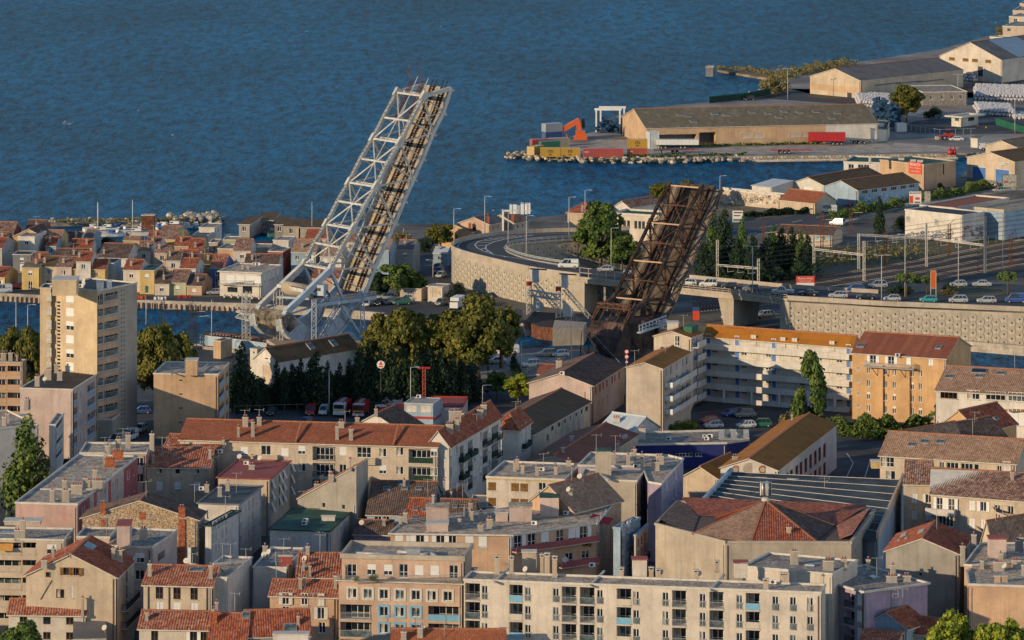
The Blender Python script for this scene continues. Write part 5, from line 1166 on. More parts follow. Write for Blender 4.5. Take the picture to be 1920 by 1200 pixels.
b = B('wide sports hall roof of dark panels stepped by long white strips', [(1318, 946), (1646, 1012), (1694, 900)], 12.2, name='sports_hall', wall='lblue', raw=True); Pq = [G(1318, 946, 12.2), G(1645, 1013, 12.2), G(1694, 901, 12.2), G(1372, 888, 12.2)]; b.P = Pq; b.flat(.0, top='feltg')
for k in range(8):
 t = (k + .3) / 8; a_, c_ = Pq[3] + (Pq[0] - Pq[3]) * t, Pq[2] + (Pq[1] - Pq[2]) * t; a2, c2 = Pq[3] + (Pq[0] - Pq[3]) * (t + .11), Pq[2] + (Pq[1] - Pq[2]) * (t + .11)
 m = M(); m.poly([a2 + Z1 * .05, c2 + Z1 * .05, c_ + Z1 * .5, a_ + Z1 * .5], 'feltg'); m.bar(a_ + Z1 * .45, c_ + Z1 * .45, .2, .2, 'trim'); part('roof_strip', m, b.r)
for x, y in ((1427, 897), (1491, 899), (1554, 901), (1617, 904), (1681, 907)): b.sky((x, y), w=2.0, d=2.6, mat='trim')
m = M(); m.bar(Pq[3] + Z1 * .5, Pq[0] + Z1 * .5, .5, 1.2, 'lblue'); m.bar(Pq[1] + Z1 * .6, Pq[2] + Z1 * .6, .4, 1.6, 'sand'); part('parapet', m, b.r)
zs = 14.; poly = [G(*p, zs) for p in ((1229, 984), (1360, 1018), (1596, 1019), (1640, 958), (1270, 942))]
b = B('market hall with folded star shaped tile roof behind a high rendered parapet', None, zs, name='market_hall', cat='hall', wall='concrete', xy=[(p.x, p.y) for p in poly]); b.flat(.35, top='t_brown', trim='concrete', over=.15, th=.5)
ap = G(1435, 985, zs) + Z1 * 4.2; ed = [G(*p, zs) for p in ((1298, 1003), (1409, 1016), (1530, 1017), (1564, 987), (1490, 980), (1340, 972))]
m = M(); zl = Z1 * .15
for i in range(5):
 a_, c_ = ed[i] + zl, ed[i + 1] + zl; slope(m, a_, c_, ap, ap, ('t_roma', 't_red', 't_brown', 't_brown', 't_red')[i]); ridge(m, a_, ap, 't_ridge')
part('star_roof', m, b.r); m = M()
for mt, L_ in (('t_red', ((1276, 946, 1.3), (1628, 960, 1.3), (1568, 986, .1), (1310, 968, .1))), ('t_brown', ((1272, 948, 1.1), (1310, 968, .1), (1298, 1003, .1), (1236, 983, .9))), ('t_redlight', ((1632, 964, 1.2), (1598, 1012, .9), (1574, 1012, .1), (1568, 986, .1)))):
 patch(m, [G(x, y, zs) + Z1 * z for x, y, z in L_], mt)
part('edge_roof', m, b.r); m = M(); m.cyl(ap - Z1 * .6, ap + Z1 * .5, .9, .5, 'trim', 10); m.cyl(ap + Z1 * 1.0, ap + Z1 * 3.0, .95, .95, 'galv', 10)
for i in range(10): t = i * .628; m.box(ap + V((math.cos(t) * .98, math.sin(t) * .98, 2)), (.25, .12, 2.1), 'darkp' if i % 2 else 'trim', rz=t + 1.57)
part('roof_lantern', m, b.r); b.win(2, [1604, 1610, 1616, 1622, 1628, 1633], [1040 - 8], .6, .9, 'b', fc='concrete'); b.chim((1479, 1010, .7, 1.8), mat='sand')
b = B('tall olive grey gabled house wall with a single small window', [(1661, 1031), (1797, 1038), (1815, 1005)], 15.5, wall='dirtyc'); b.gable(1009, 1, 't_red', verge=.15); b.win(0, 1726, 1077, .6, .6, 'b', fc='trim'); b.sky((1695, 1004), (1728, 997), w=2.2, d=1); b.sky((1686, 1014), (1700, 1010), w=1.2, d=.5)
b = B('lilac walled block with white roof edge and railed corner balconies', [(1503, 1080), (1621, 1111), (1739, 1097)], 14.2, name='apartment_block', wall='lilac'); b.flat(.25, top='graveld', trim='white', over=.35, th=.4); b.wall = 'lilac'
b.win(0, [1612], [1124, 1156, 1188], 1.4, 1.8, ['c', 'r9']); lg(b, 0, [(1583, 1602)], 1112, 33, 3, 0, 1583, h=28, dep=1.2, rail='darkp'); b.chim((1600, 1075, 1.2, 1.4), (1628, 1068, .6, 1.5), (1672, 1092, 1.6, .9), (1674, 1084, .8, 2), (1700, 1090, 1.2, .8)); b.sky((1637, 1083), w=1.8)
m = M(); p = b.pt(1, 1675, 1105)[0] + b.out(1) * .5
for dx in (-.45, .45): m.bar(p + V((dx, 0, 0)), p + V((dx, 0, -3.4)), .1, .1, 'galv')
for k in range(6): m.bar(p + V((-.45, 0, -.6 * k)), p + V((.45, 0, -.6 * k)), .08, .08, 'galv')
part('ladder', m, b.r)
b = B('small house with dark red hipped roof below the lilac block', [(1625, 1161), (1700, 1177), (1738, 1158)], 9.2, wall='lblue'); b.gable(2.0, 1, 't_red')
b = B('cream cottage with red roof beside the bright green tree', [(1692, 1178), (1756, 1190), (1790, 1170)], 8.2, wall='lwhite'); b.gable(1.8, 0, 't_red')
b = B('orange tiled cottage roof at the bottom edge near the lilac block', [(1612, 1208), (1680, 1212), (1700, 1196)], 7.2, wall='peach'); b.gable(1.6, 0, 't_redlight')
b = B('orange tiled roof along the bottom edge before the peach building', [(735, 1212), (945, 1213), (950, 1200)], 8.6, wall='peach'); b.gable(2.2, 0, 't_mech'); b.chim((788, 1193, .8, 1.2), (757, 1200, .8, 1.2)); b.dish((793, 1190)); b.ant((833, 1196))
b = B('peach block with stepped white edged gravel roofs and scalloped chimneys', [(1816, 1096), (1822, 1097), (2010, 1104)], 14.4, name='apartment_block', wall='peach', raw=True); b.P = [G(1813, 1074, 14.4), G(1817, 1097, 14.4), G(2010, 1104, 14.4), G(2010, 1062, 14.4), G(1836, 1054, 14.4)]; b.flat(.3, top='gravel', trim='white', over=.2, th=.35)
b.chim((1841, 1066, .6, 1.2), (1872, 1070, 1.6, 1.3), (1876, 1062, .8, 2), (1905, 1063, 1.4, 1), (1920, 1078, .8, 1.5)); b.chim((1870, 1091, .9, .9), (1883, 1091, .9, .9), (1895, 1044, .9, .8), (1905, 1044, .9, .8), mat='peach', cap='none'); b.dish((1883, 1071))
b = B('rear peach block with a pink stair house and gravel roof', [(1805, 1060), (1850, 1044), (2000, 1052)], 15, name='apartment_block', wall='peach', raw=True); b.P = [G(1808, 1060, 15), G(1822, 1061, 15), G(2000, 1046, 15), G(2000, 1018, 15), G(1838, 1020, 15)]; b.flat(.25, top='gravel', trim='white'); b.blk(1855, 1887, 1011, 3, 3, mat='pinkw', roof='redw'); b.chim((1805, 1058, .7, 2.8), (1826, 1024, .8, 1.8)); b.chim((1908, 1037, .7, 2), (1914, 1037, .7, 2.4), mat='dgrey')
b = B('cream apartments with a central railed balcony, under the wide mottled roof', [(1746, 924), (1850, 933), (1940, 940)], 14.6, name='apartment_block', wall='cream', raw=True); b.P = [G(1746, 925, 14.6), G(1850, 933.5, 14.6), G(1990, 944, 14.6), G(2000, 905, 14.6), G(1750, 893, 14.6)]; b.P = [b.P[0], b.P[2], b.P[3], b.P[4]]; b.gable(3.0, 0, 't_mottle')
b.win(0, [1822, 1844], [948, 981], 1.1, 1.7, ['c', 's'], sc='whitep'); b.win(0, [1762, 1775, 1785], [944], 1.1, 2.1, ['s', 'w'], sc='whitep'); b.win(0, [1767, 1781], [976], 1.4, 1.9, 'w'); b.balcony(0, 1766, 963, 5.2, 1.3, 'galv', 'white'); b.sky((1868, 899), w=2); b.chim((1898, 902, .5, 1.4)); b.win(0, [1870, 1895], [955, 985], 1.1, 1.6, 'w')
b = B('cream corner house with small shutters left of the balcony apartments', [(1694, 906), (1746, 907), (1752, 880)], 15.2, wall='cream'); b.gable(2.8, 0, 't_mottle', verge=.1); b.win(0, [1715, 1741], [934, 966], 1.0, 1.6, ['c', 's'], sc='whitep')
b = B('slate grey roofed cream house cut by the right edge', [(1850, 934), (1870, 960), (2000, 975)], 13, wall='cream', raw=True); b.mono(-3.2, 0, 't_brown'); 
b = B('house with a pale sandy tile roof at the right edge', [(1842, 1000), (1860, 1012), (2000, 985)], 12.4, wall='cream'); b.gable(3.0, 1, 't_roma'); b.ant((1867, 985), (1880, 982))
b = B('long cream terrace house with a pinkish tile roof and glazed bays', [(1650, 852), (1905, 868), (1940, 845)], 12, name='apartment_block', wall='cream'); b.gable(3.2, 0, 't_roma'); b.sky((1734, 829), (1763, 829), (1710, 835), w=1.6, d=1.2)
b.win(0, [1664], [865], 2.6, 2.1, 'wu'); b.win(0, [1766, 1831, 1874], [873, ], .9, 1.4, ['w', 'b']); b.win(0, [1786, 1813], [877], 2.3, 2.0, 'w'); b.win(0, [1731], [870], 3.0, 2.0, 'r7'); b.win(0, [1888], [876], 1.6, 2.2, 'c', sc='trim'); b.win(0, [1670], [892], 1.8, 1.9, 'wu'); b.blk(1634, 1650, 866, 1.2, 2, mat='yellow')
b = B('left end wing of the cream terrace with a sandy roof', [(1678, 822), (1700, 838), (1800, 812)], 11.2, wall='cream'); b.gable(2.8, 1, 't_roma')
b = B('cluster house with dark brown and orange roof slopes between the long roofs', [(1740, 812), (1800, 832), (1886, 808)], 10, wall='orange'); b.gable(3.2, 1, 't_brown'); b.sky((1764, 807), w=1.6, d=.8); b.chim((1758, 815, .6, .8))
b = B('orange ridged house behind the cluster of brown roofs', [(1760, 800), (1836, 808), (1906, 795)], 11, wall='orange'); b.gable(3.4, 1, 't_red'); b.sky((1867, 785), w=1.4, d=.8)
b = B('white building with long glazed dormer windows under a broad striped roof', [(1755, 729), (1960, 742), (1990, 715)], 13, name='apartment_block', wall='white'); b.gable(3.4, 0, 't_roma'); b.win(0, [1779], [739], 3.4, 1.7, 'w', fc='brownp'); b.win(0, [1825], [740], 2.6, 1.8, 'wu'); b.win(0, [1867], [742], 4.0, 1.7, 'w', fc='trim'); b.win(0, [1907], [744], 3.6, 1.8, 'wl')
b.win(0, [1909], [784], 4.6, 3, 'c', sc='whitep'); b.sky((1780, 707), (1836, 706), (1877, 701), w=1.8, d=1.2); b.sky((1836, 688), w=3.2, d=1.6, mat='glass'); m = M(); p = b.pt(0, 1845, 767)[0]; m.bar(p + V((-5, -1, 0)), p + V((5, -1, 0)), .35, .3, 'trim'); part('awning_box', m, b.r)
m = M(); p = b.pt(0, 1905, 768)[0]; 
for i in range(12): m.box(p + V((-2.4 + i * .4, -.6, 0)), (.2, 1.2, .3), 'awnor' if i % 2 else 'whitep')
part('awning', m, b.r); b = B('lean-to white annexe with a sloping brown roof beside the orange block', [(1752, 756), (1757, 757), (1788, 770)], 8, wall='white', raw=True); b.P = [G(1753, 762, 8), G(1782, 774, 8), G(1800, 765, 8), G(1770, 752, 8)]; b.mono(1.5, 0, 't_brown')
b = B('orange apartment block with a curved steel balcony and slim white windows', [(1598, 657), (1774, 671), (1797, 647)], 15.2, name='apartment_block', cat='apartment building', wall='orange'); b.gable(3.0, 0, 't_redsheet', verge=.25)
b.win(0, [1628.5, 1661, 1677, 1710.5, 1726], [694, 718.5, 742, 765.5], .75, 1.5, ['wl', 'r3', 'wu']); b.win(0, 1610, [691, 714, 738, 761], .7, .8, 'c', sc='grey'); b.win(0, [1637, 1671], [673], 1.3, 2.0, 's', sc='whitep'); b.win(0, [1704], [676], 1.0, 2.0, 'd'); b.win(0, [1745], [679], 1.1, 1.4, 'c'); b.win(0, [1638, 1656], [796], 1, 1.6, 'w')
for x0 in (1657, 1707): m = M(); p = b.pt(0, x0, 690)[0] + b.out(0) * .0; m.box((p.x, p.y + .1, 7.4), (.35, .5, 11), 'brownp'); part('recess_strip', m, b.r)
o = b.balcony(0, 1670, 688, 10.6, 1.5, 'galv', None, 'grey', 1.0); m = M()
for x in (-3.6, -1.2, 2.4): m.bar((x, -1.3, -.2), (x + .8, 0, -2.0), .1, .1, 'darkp')
ob('bracket', m.mesh('bracket'), o); b.ac((1683, 673)); b.sky((1614, 649), w=1.6); b.sky((1760, 652), w=1.2)
def gallery(b, f, x0, x1, ys, x_ref, mat='lblue'):
 for y in ys:
  p, q = b.pt(f, x0, y)[0], b.pt(f, x1, y)[0]; z = b.pt(f, x_ref, y)[0].z; p.z = q.z = z; o_ = b.out(f) * 1.4; m = M()
  m.bar(p + o_ + Z1 * .5, q + o_ + Z1 * .5, .14, 1.15, mat); m.bar(p + o_ * .5 - Z1 * .1, q + o_ * .5 - Z1 * .1, 1.5, .16, mat); part('gallery', m, b.r)
b = B('long four storey gallery block with blue doors and an ochre roof, behind the courtyard', [(1321, 626), (1598, 648), (1612, 634)], 15.2, name='gallery_block', cat='apartment building', wall='white'); b.gable(1.8, 0, 't_ochre', over=.5)
b.win(0, [1328.5, 1382, 1451, 1591], [635, 660, 684, 709, 733], 1.1, 2.1, ['d'], sc='bluep'); b.win(0, [1340, 1395, 1441, 1504, 1536, 1574], [633, 659, 683, 708, 731], 1.3, .7, ['w', 'wl', 'r3']); b.win(0, [1413, 1468, 1490, 1560], [637, 662, 686, 711], 1.2, 2.0, 'c', sc='trim')
gallery(b, 0, 1322, 1597, [651, 676, 700.5, 725, 750], 1321, 'white')
for x in (1309, 1362, 1414, 1466, 1520, 1570): m = M(); p = b.pt(0, x, 700)[0] + b.out(0) * 1.3; m.box((p.x, p.y, 3), (.5, .4, 4), 'white'); part('column', m, b.r)
b.win(0, [1340, 1390, 1440], [770], 4.4, 2.4, 'g', fc='dgrey', sc='dgrey')
b = B('near gable of the gallery block, a plain beige wall with an ochre roof', [(1174, 687), (1243, 691), (1294, 660)], 15.4, name='gallery_block', cat='apartment building', wall='beige'); b.gable(679, 1, 't_ochre', over=.15)
b.win(1, [1249, 1258, 1269, 1280, 1288], [698, 724, 750, 775], 1.0, 2.0, ['d', 'b'], sc='bluep'); b.ant((1190, 690)); gallery(b, 1, 1262, 1294, [720, 744, 769], 1262, 'white')
for y in (722, 747, 772): o = b.balcony(1, 1253, y, 5.5, 1.7, 'galv', 'whitep')
b = B('flat terrace link between the two ochre gables of the gallery block', [(1232, 672), (1294, 668), (1320, 636)], 13.2, name='gallery_block', cat='apartment building', wall='white'); b.flat(.4, top='trim', trim='white')
b = B('middle ochre roofed stair wing of the gallery block with an arched recess', [(1226, 628), (1296, 633), (1312, 623)], 15.8, name='gallery_block', cat='apartment building', wall='beige'); b.gable(620.5, 1, 't_ochre', over=.2); b.win(0, [1270], [639], 1.2, 2.2, 'w'); b.win(1, [1300, 1306], [640, 665, 690, 714, 738], .8, 2.0, 'd', sc='bluep'); gallery(b, 1, 1297, 1312, [651, 676, 700, 725, 750], 1297, 'white'); b.blk(1252, 1272, 606, 1.8, 3, mat='trim')
blockpx('green metal plant container standing behind the gallery block', 'plant_container', 'container', [(1281, 612), (1297, 613), (1309, 608), (1293, 607)], 17.5, 1.5, 'greenp')
b = B('cream flats with brown roller shutters and round roof vents', [(912, 896), (1058, 901), (1092, 872)], 14, name='apartment_block', wall='lwhite'); b.flat(.3, trim='trim'); b.band(0, 899, .5, 'yellow', .05)
b.win(0, [923, 966, 983], [912, 941, 970], 1.55, 1.6, 'c', sc='woodsh'); b.win(0, [1017], [912, 941], 1.3, 1.4, 'w'); b.chim((965, 884, .5, 1.5), (970, 879, .5, 1.6), (980, 887, .6, 1.3), (1007, 892, .5, 1.5), (1042, 890, .6, 1.3), (1066, 874, .8, .9), mat='sand'); b.ac((1016, 884))
b = B('blank rendered flats with a tall grey lift house carrying two antennas', [(1082, 901), (1194, 903), (1216, 885)], 15.2, name='apartment_block', wall='concrete'); b.flat(.25, trim='trim'); b.blk(1117, 1146, 846, 4.4, 3, mat='concrete', roof='greenroof'); b.dish((1121, 884), (1130, 879), (1136, 878)); m = M(); m.bar(G(1085, 896, 15.6), G(1135, 893, 15.6), .35, .35, 'galv'); m.bar(G(1120, 886, 15.6), G(1142, 900, 15.6), .35, .35, 'galv'); m.bar(G(1142, 882, 15.6), G(1160, 880, 15.6), .35, .35, 'galv'); part('roof_duct', m, b.r)
for x in (1118, 1154): o = ob('antenna', antenna_mesh(5.5), b.r, G(x, 874, 15.2 + (4 if x < 1120 else 0)) - b.r.location)
b.win(1, [1200, 1206, 1211], [915, 945, 975], 1, 1.8, 'w')
b = B('white edged flats running back towards the market hall, full of chimneys', [(1218, 905), (1240, 908), (1281, 860)], 15.2, name='apartment_block', wall='pinkw', raw=True); b.P = [G(1216, 905, 15.2), G(1240, 909, 15.2), G(1281, 862, 15.2), G(1252, 855, 15.2), G(1108, 850, 15.2), G(1084, 874, 15.2), G(1204, 876, 15.2)]; b.flat(.3, trim='trim'); b.wall = 'lilac'
b.win(1, [1246, 1251, 1263, 1268, 1276], [915, 946, 976], 1.3, 1.8, ['w', 'c', 'wl']); b.chim((1151, 868, .7, 1.6), (1178, 871, .7, 1.6), (1185, 868, .5, 1.8), (1190, 862, .6, 1.8), (1204, 868, .7, 1.5), (1229, 882, 1.4, 1.4), (1237, 870, 1.4, 1.3), (1204, 884, .6, 2)); b.dish((1185, 870)); b.ac((1193, 878))
b = B('pink flats with a broad brown gravel roof and a red balcony corner', [(733, 1003), (958, 1003), (1116, 982)], 14, name='apartment_block', wall='peach', raw=True); b.P = [G(732, 1001, 14), G(958, 1004, 14), G(1116, 982, 14), G(1146, 946, 14), G(1000, 948, 14), G(762, 977, 14)]; b.flat(.2, trim='trim', top='gravel', over=.4)
b.win(0, [748, 768, 788, 826, 848, 880, 905], [1014], 1.4, 2, ['r9', 'w', 's', 'c'], sc='whitep'); b.win(1, [971, 997, 1022, 1050, 1073, 1094], [1018 - 2], 1.6, 2.2, ['s', 'w', 'r8'], sc='whitep'); b.win(1, [1067, 1098], [1048], 1.6, 2.2, 'w')
for x0, x1, y in ((960, 1115, 1033), (1045, 1115, 1062)):
 p, q = b.pt(1, x0, y)[0], b.pt(1, x1, y - .17 * (x1 - x0))[0]; q.z = p.z; o_ = b.out(1) * 1.3; m = M(); m.bar(p + o_ + Z1 * .4, q + o_ + Z1 * .4, .06, 1.0, 'rose'); m.bar(p + o_ * .5 - Z1 * .15, q + o_ * .5 - Z1 * .15, 1.4, .15, 'pinkw'); part('balcony', m, b.r)
b.win(2, [1120, 1127, 1136], [985, 1015, 1046], 1.3, 2, 'w'); b.blk(799, 841, 952, 3.0, 4, mat='pinkw', roof='gravel'); b.blk(800, 840, 983, 1.2, 3.2, mat='pinkw'); b.blk(955, 997, 951, 2.4, 4, mat='pinkw', roof='gravel'); b.blk(1013, 1048, 933, 3.2, 4, mat='pinkw', roof='greenroof'); b.blk(929, 952, 962, 1.4, 3, mat='pinkw')
b.chim((751, 984, .5, 1.3), (760, 980, .7, 1.6), (939, 976, .7, 1.2), (944, 940 + 36, .5, 1.3), (918, 990, 1, 1.4), (901, 995, .8, .8), (1064, 952, .9, 1), (1037, 965, .6, 2), (884, 982, .6, 2), (862, 985, .5, 1), (875, 972, .6, 1.1), (902, 974, .8, 1.2), (1107, 948, .6, .8)); b.chim((812, 978, .4, 4.4), mat='galv', cap='none'); b.ant((870, 984)); b.ac((1072, 962), (1062, 966), (1002, 985)); b.dish((1085, 962))
m = M(); p = G(1128, 976, 13.2); m.poly([p + V((-1.5, 0, 1.2)), p + V((2.0, 1, .2)), p + V((1.2, -2, -.4)), p + V((-2.3, -3, .7))], 'awnred'); part('awning', m, b.r)
b = B('house with a sandy hipped roof and a dark tiled far slope behind the pink flats', [(985, 944), (1075, 958), (1165, 935)], 14.8, wall='peach'); b.gable(3.8, 1, 't_roma'); b.dish((1087, 903), (1066, 928)); b.ant((1072, 905)); b.chim((1070, 928, .6, 1))
b = B('pale blue glazed stair end with a pointed parapet beside the red awning', [(1150, 985), (1163, 992), (1189, 972)], 13.4, wall='lblue'); b.flat(.3, trim='lblue'); b.win(1, [1168, 1177, 1184], [992, 1020, 1050], 1.1, 2.0, ['w', 'r5'])
b = B('slim pink house in the shaded gap with dark iron balconies', [(1189, 1003), (1192, 1005), (1215, 984)], 12, wall='pinkw'); b.flat(.25, trim='lblue', top='gravel'); b.win(1, [1197, 1203, 1210], [1018, 1040, 1062], 1.1, 1.6, 'c', sc='brownp'); b.balcony(1, 1203, 1052, 7, .8, 'darkp')
b = B('tall narrow rendered house with a single steep orange tile slope', [(557, 928), (666, 912), (688, 875)], 11.5, wall='dirtyc', raw=True); b.P = [G(558, 934, 11.0), G(668, 944, 11.0), G(690, 930, 11.0), G(578, 920, 11.0)]; b.z = 11.0
b.r.location.z = 1.5; u_ = b.P; b.kind = ('mono', 3, 7.0); b.mono(6.6, 3, 't_redlight', over=.2); b.win(0, [607, 644], [951 - 4], .7, .9, 'b', fc='trim'); b.chim((594, 911, .9, .5), (621, 903, .9, .8), (619, 895, .4, 1.5), (657, 884, .3, 1.6))
b = B('low house with a dark green flat roof and a cut-in terrace', [(506, 994), (618, 996), (663, 957)], 9.4, wall='white'); b.flat(.1, top='greenroof', trim='greenn', over=.3); b.ac((573, 980), (571, 985)); b.blk(603, 628, 968, .8, .5, mat='white'); b.chim((632, 955, .5, .8)); b.win(1, [640, 652], [985], 1.4, 1.6, 'r7'); b.ant((569, 952))
b = B('house with a broad dark mottled roof and three skylights', [(688, 964), (808, 966), (830, 930)], 9.6, wall='lblue'); b.gable(4.2, 0, 't_brown', over=.3); b.sky((725, 917), (759, 916), (785, 917), w=1.2, d=1); b.sky((757, 906), w=2, d=1.4); b.win(0, [709, 724], [975], 1.2, 1.6, 'w'); b.ant((802, 930)); b.chim((758, 912, .4, 1))
b = B('house with a sagging brown gable roof and ventilation stacks', [(808, 940), (856, 958), (887, 935)], 9.0, wall='dirtyc'); b.gable(3.0, 1, 't_brown'); b.chim((833, 925, .3, 2), (846, 940, .3, 1.6), (822, 905, .5, 1)); b.ant((857, 938))
b = B('little house with a crimson tile roof and roof windows', [(763, 976), (806, 977), (822, 957)], 10.4, wall='lwhite'); b.gable(3.0, 0, 't_red', over=.1); b.sky((779, 956), (796, 958), (777, 972), w=.9, d=.8)
b = B('brown tiled house behind the pink flats lift tower', [(822, 976), (885, 978), (896, 960)], 10.4, wall='sand'); b.gable(3.0, 0, 't_brown', over=.1); b.sky((853, 950), w=.9, d=.8); b.chim((882, 978, .6, 3)); b.ant((871, 978))
b = B('mauve walled yard building with a low brown roof', [(664, 1000), (730, 1001), (745, 985)], 7.4, wall='lilac'); b.gable(1.6, 0, 't_brown'); b.chim((720, 985, .5, 1)); b.dish((678, 990))
b = B('house with a purple black flat roof and a side wall of tilted shutters', [(409, 898), (505, 898), (550, 865)], 11.8, wall='cream'); b.flat(.12, top='redw', trim='redw', over=.4); b.win(1, [510, 517, 524, 531, 538, 545], [908, 930, 952], .9, 1.6, ['o', 'w'], sc='whitep'); b.chim((472, 880, 1, .7)); b.dish((487, 868), (449, 865)); b.ac((462, 872))
b = B('lavender white house with a dark slate flat roof beside the shutters house', [(372, 944), (447, 946), (491, 912)], 12.2, wall='lilac'); b.flat(.15, top='feltg', trim='dgrey', over=.35); b.chim((388, 920, .7, 1), (412, 931, .7, 1.6), (427, 920, .7, 1.6)); b.ant((365, 940)); b.ac((378, 920)); b.wall = 'white'
b.win(1, [452, 459, 467, 474, 481, 488], [962 - 4, 987, 1012], 1.1, 1.5, ['w', 'c'])
b = B('cream house with a striped red roof and small windows, left of the stone gable end', [(275, 874), (392, 876), (406, 852)], 11.4, wall='sand'); b.gable(2.4, 0, 't_redlight'); b.win(0, [299, 333, 369], [883], .9, 1.0, ['wu', 'b'], fc='trim'); b.win(0, [299, 333, 369], [912], 1.2, 1.8, ['r9', 'r8']); b.chim((287, 868, .4, 1.4), (394, 860, .5, 1.6)); b.ant((304, 850))
b = B('rough stone gabled house between the two striped red roofs', [(300, 852), (405, 856), (446, 832)], 12.2, wall='stoneg'); b.gable(2.6, 0, 't_redlight', over=.2); b.chim((316, 845, .6, 1), (419, 838, .4, 1.2)); b.ac((413, 880)); b.sky((362, 842), w=4, d=1.6)
b = B('hipped brick red roof with two small chimneys behind the tenement', [(648, 806), (760, 812), (800, 796)], 8.6, wall='white'); b.gable(3.4, 1, 't_brown'); b.chim((670, 803, .8, 1), (705, 803, .6, 1.1))
b = B('flat grey roof with junk inside the tenement courtyard', [(600, 900), (690, 900), (735, 872)], 8.4, wall='yellow'); b.flat(.3, top='graveld'); b.ac((712, 882), (700, 890)); b.chim((658, 882, .4, 1.4))
b = B('open shed with dark lean-to roof in the gap beside the cream flats', [(880, 950), (912, 952), (916, 930)], 6, wall='dgrey'); b.flat(.2, top='graveld')
b = B('white warehouse with a brown fibre cement roof behind the cypresses', [(475, 674), (522, 679), (676, 654)], 6.6, name='warehouse', cat='warehouse', wall='white'); b.gable(2.7, 1, 't_sheetb', over=.15); b.win(0, [501], [702], 2.6, 4, 'g', fc='trim', sc='sand'); b.win(0, [500], [672], .9, .2, 'b', fc='darkp'); b.sky((582, 650), (625, 644), w=1.6, d=2)
b = B('small white cabin beside the warehouse roof', [(469, 653), (482, 655), (500, 650)], 7, name='cabin', wall='white'); b.flat(.1); b.win(0, 476, 661, .5, .6, 'b'); b.win(1, 489, 662, 1, 1.6, 'w')
b = B('rusty cabin on the track embankment with graffiti sides', [(400, 638), (414, 640), (435, 634)], 5.4, name='cabin', wall='tan'); b.flat(.1, top='rust')
b = B('white two storey site cabin with a red base stripe', [(758, 757), (812, 758), (831, 747)], 7, name='portable_cabin', cat='cabin', wall='lblue'); b.flat(.1, top='grey', trim='white', over=.05); b.win(0, [771, 798], [766], 2.2, 1.3, 'c', sc='white'); b.win(1, [819, 828], [764], .8, 1.2, 'w'); b.band(0, 783, .5, 'redp', .06); b.band(1, 783, .5, 'redp', .06); b.ac((785, 747))
b = B('low fire station building with a dark red roof behind the site cabin', [(800, 763), (868, 763), (880, 745)], 5, wall='white'); b.flat(.2, top='redw', trim='redp')
b = B('small white garden shed beside the fire engines', [(715, 752), (734, 753), (740, 749)], 3.6, name='shed', cat='shed', wall='trim'); b.gable(.7, 1, 't_white')
b = B('white kiosk beside the dark bush in the fire station yard', [(737, 752), (752, 752), (757, 748)], 3.8, name='kiosk', cat='kiosk', wall='white'); b.flat(.2); b.win(0, 745, 760, 1, 1, 'w')
# ================================================================ fishermen's quarter on the far bank
MT['blueh'] = mk('blueh', (.07, .13, .33), var=.1, streak=.3)
def HS(label, x0, x1, y, z, wall, roof, dx=14, D=9, h=1.8, wins=None, **k):
 Y = F * (H - z) / (y - YH); P2 = (x1 + dx, y - D * (y - YH) / Y)
 b = B(label, [(x0, y), (x1, y + .6), P2], z, name='fisherman_house', cat='house', wall=wall, group='small houses of the fishermen quarter')
 if roof == 'flat': b.flat(.2, top='graveld')
 elif roof in ('felt', 'greenroof'): b.flat(.1, top=roof)
 else: b.gable(h, 0, roof, over=.25, verge=.1)
 L = (b.P[1] - b.P[0]).length; r = random.Random(label); n = max(1, int(L / 2.6)) if wins is None else wins
 if n:
  xs = [x0 + (x1 - x0) * (i + .5) / n for i in range(n)]; s_ = F / b.P[0].y
  b.win(0, xs, [y + 1.45 * s_], 1.0, 1.25, [r.choice(WM), r.choice(['s', 'w', 'r8'])])
  if z > 5.6: b.win(0, xs, [y + (z - 2.6) * s_], 1.0, 2.0, [r.choice(['d', 'w', 'r9']), 'w'], sc=r.choice(['whitep', 'bluep', 'brownp', 'greenp']))
 if b.P[2].x - b.P[1].x > 1.2: b.win(1, [x1 + dx * .55], [y + 1.2 * F / b.P[0].y - 3], .8, 1.0, 'b')
 if roof not in ('flat', 'felt', 'greenroof') and r.random() < .7: b.chim((x0 + (x1 - x0) * r.uniform(.2, .9), y - 7, .5, 1.0))
 if r.random() < .4: b.ant((x0 + (x1 - x0) * .6, y - 9), h=2.5)
 return b
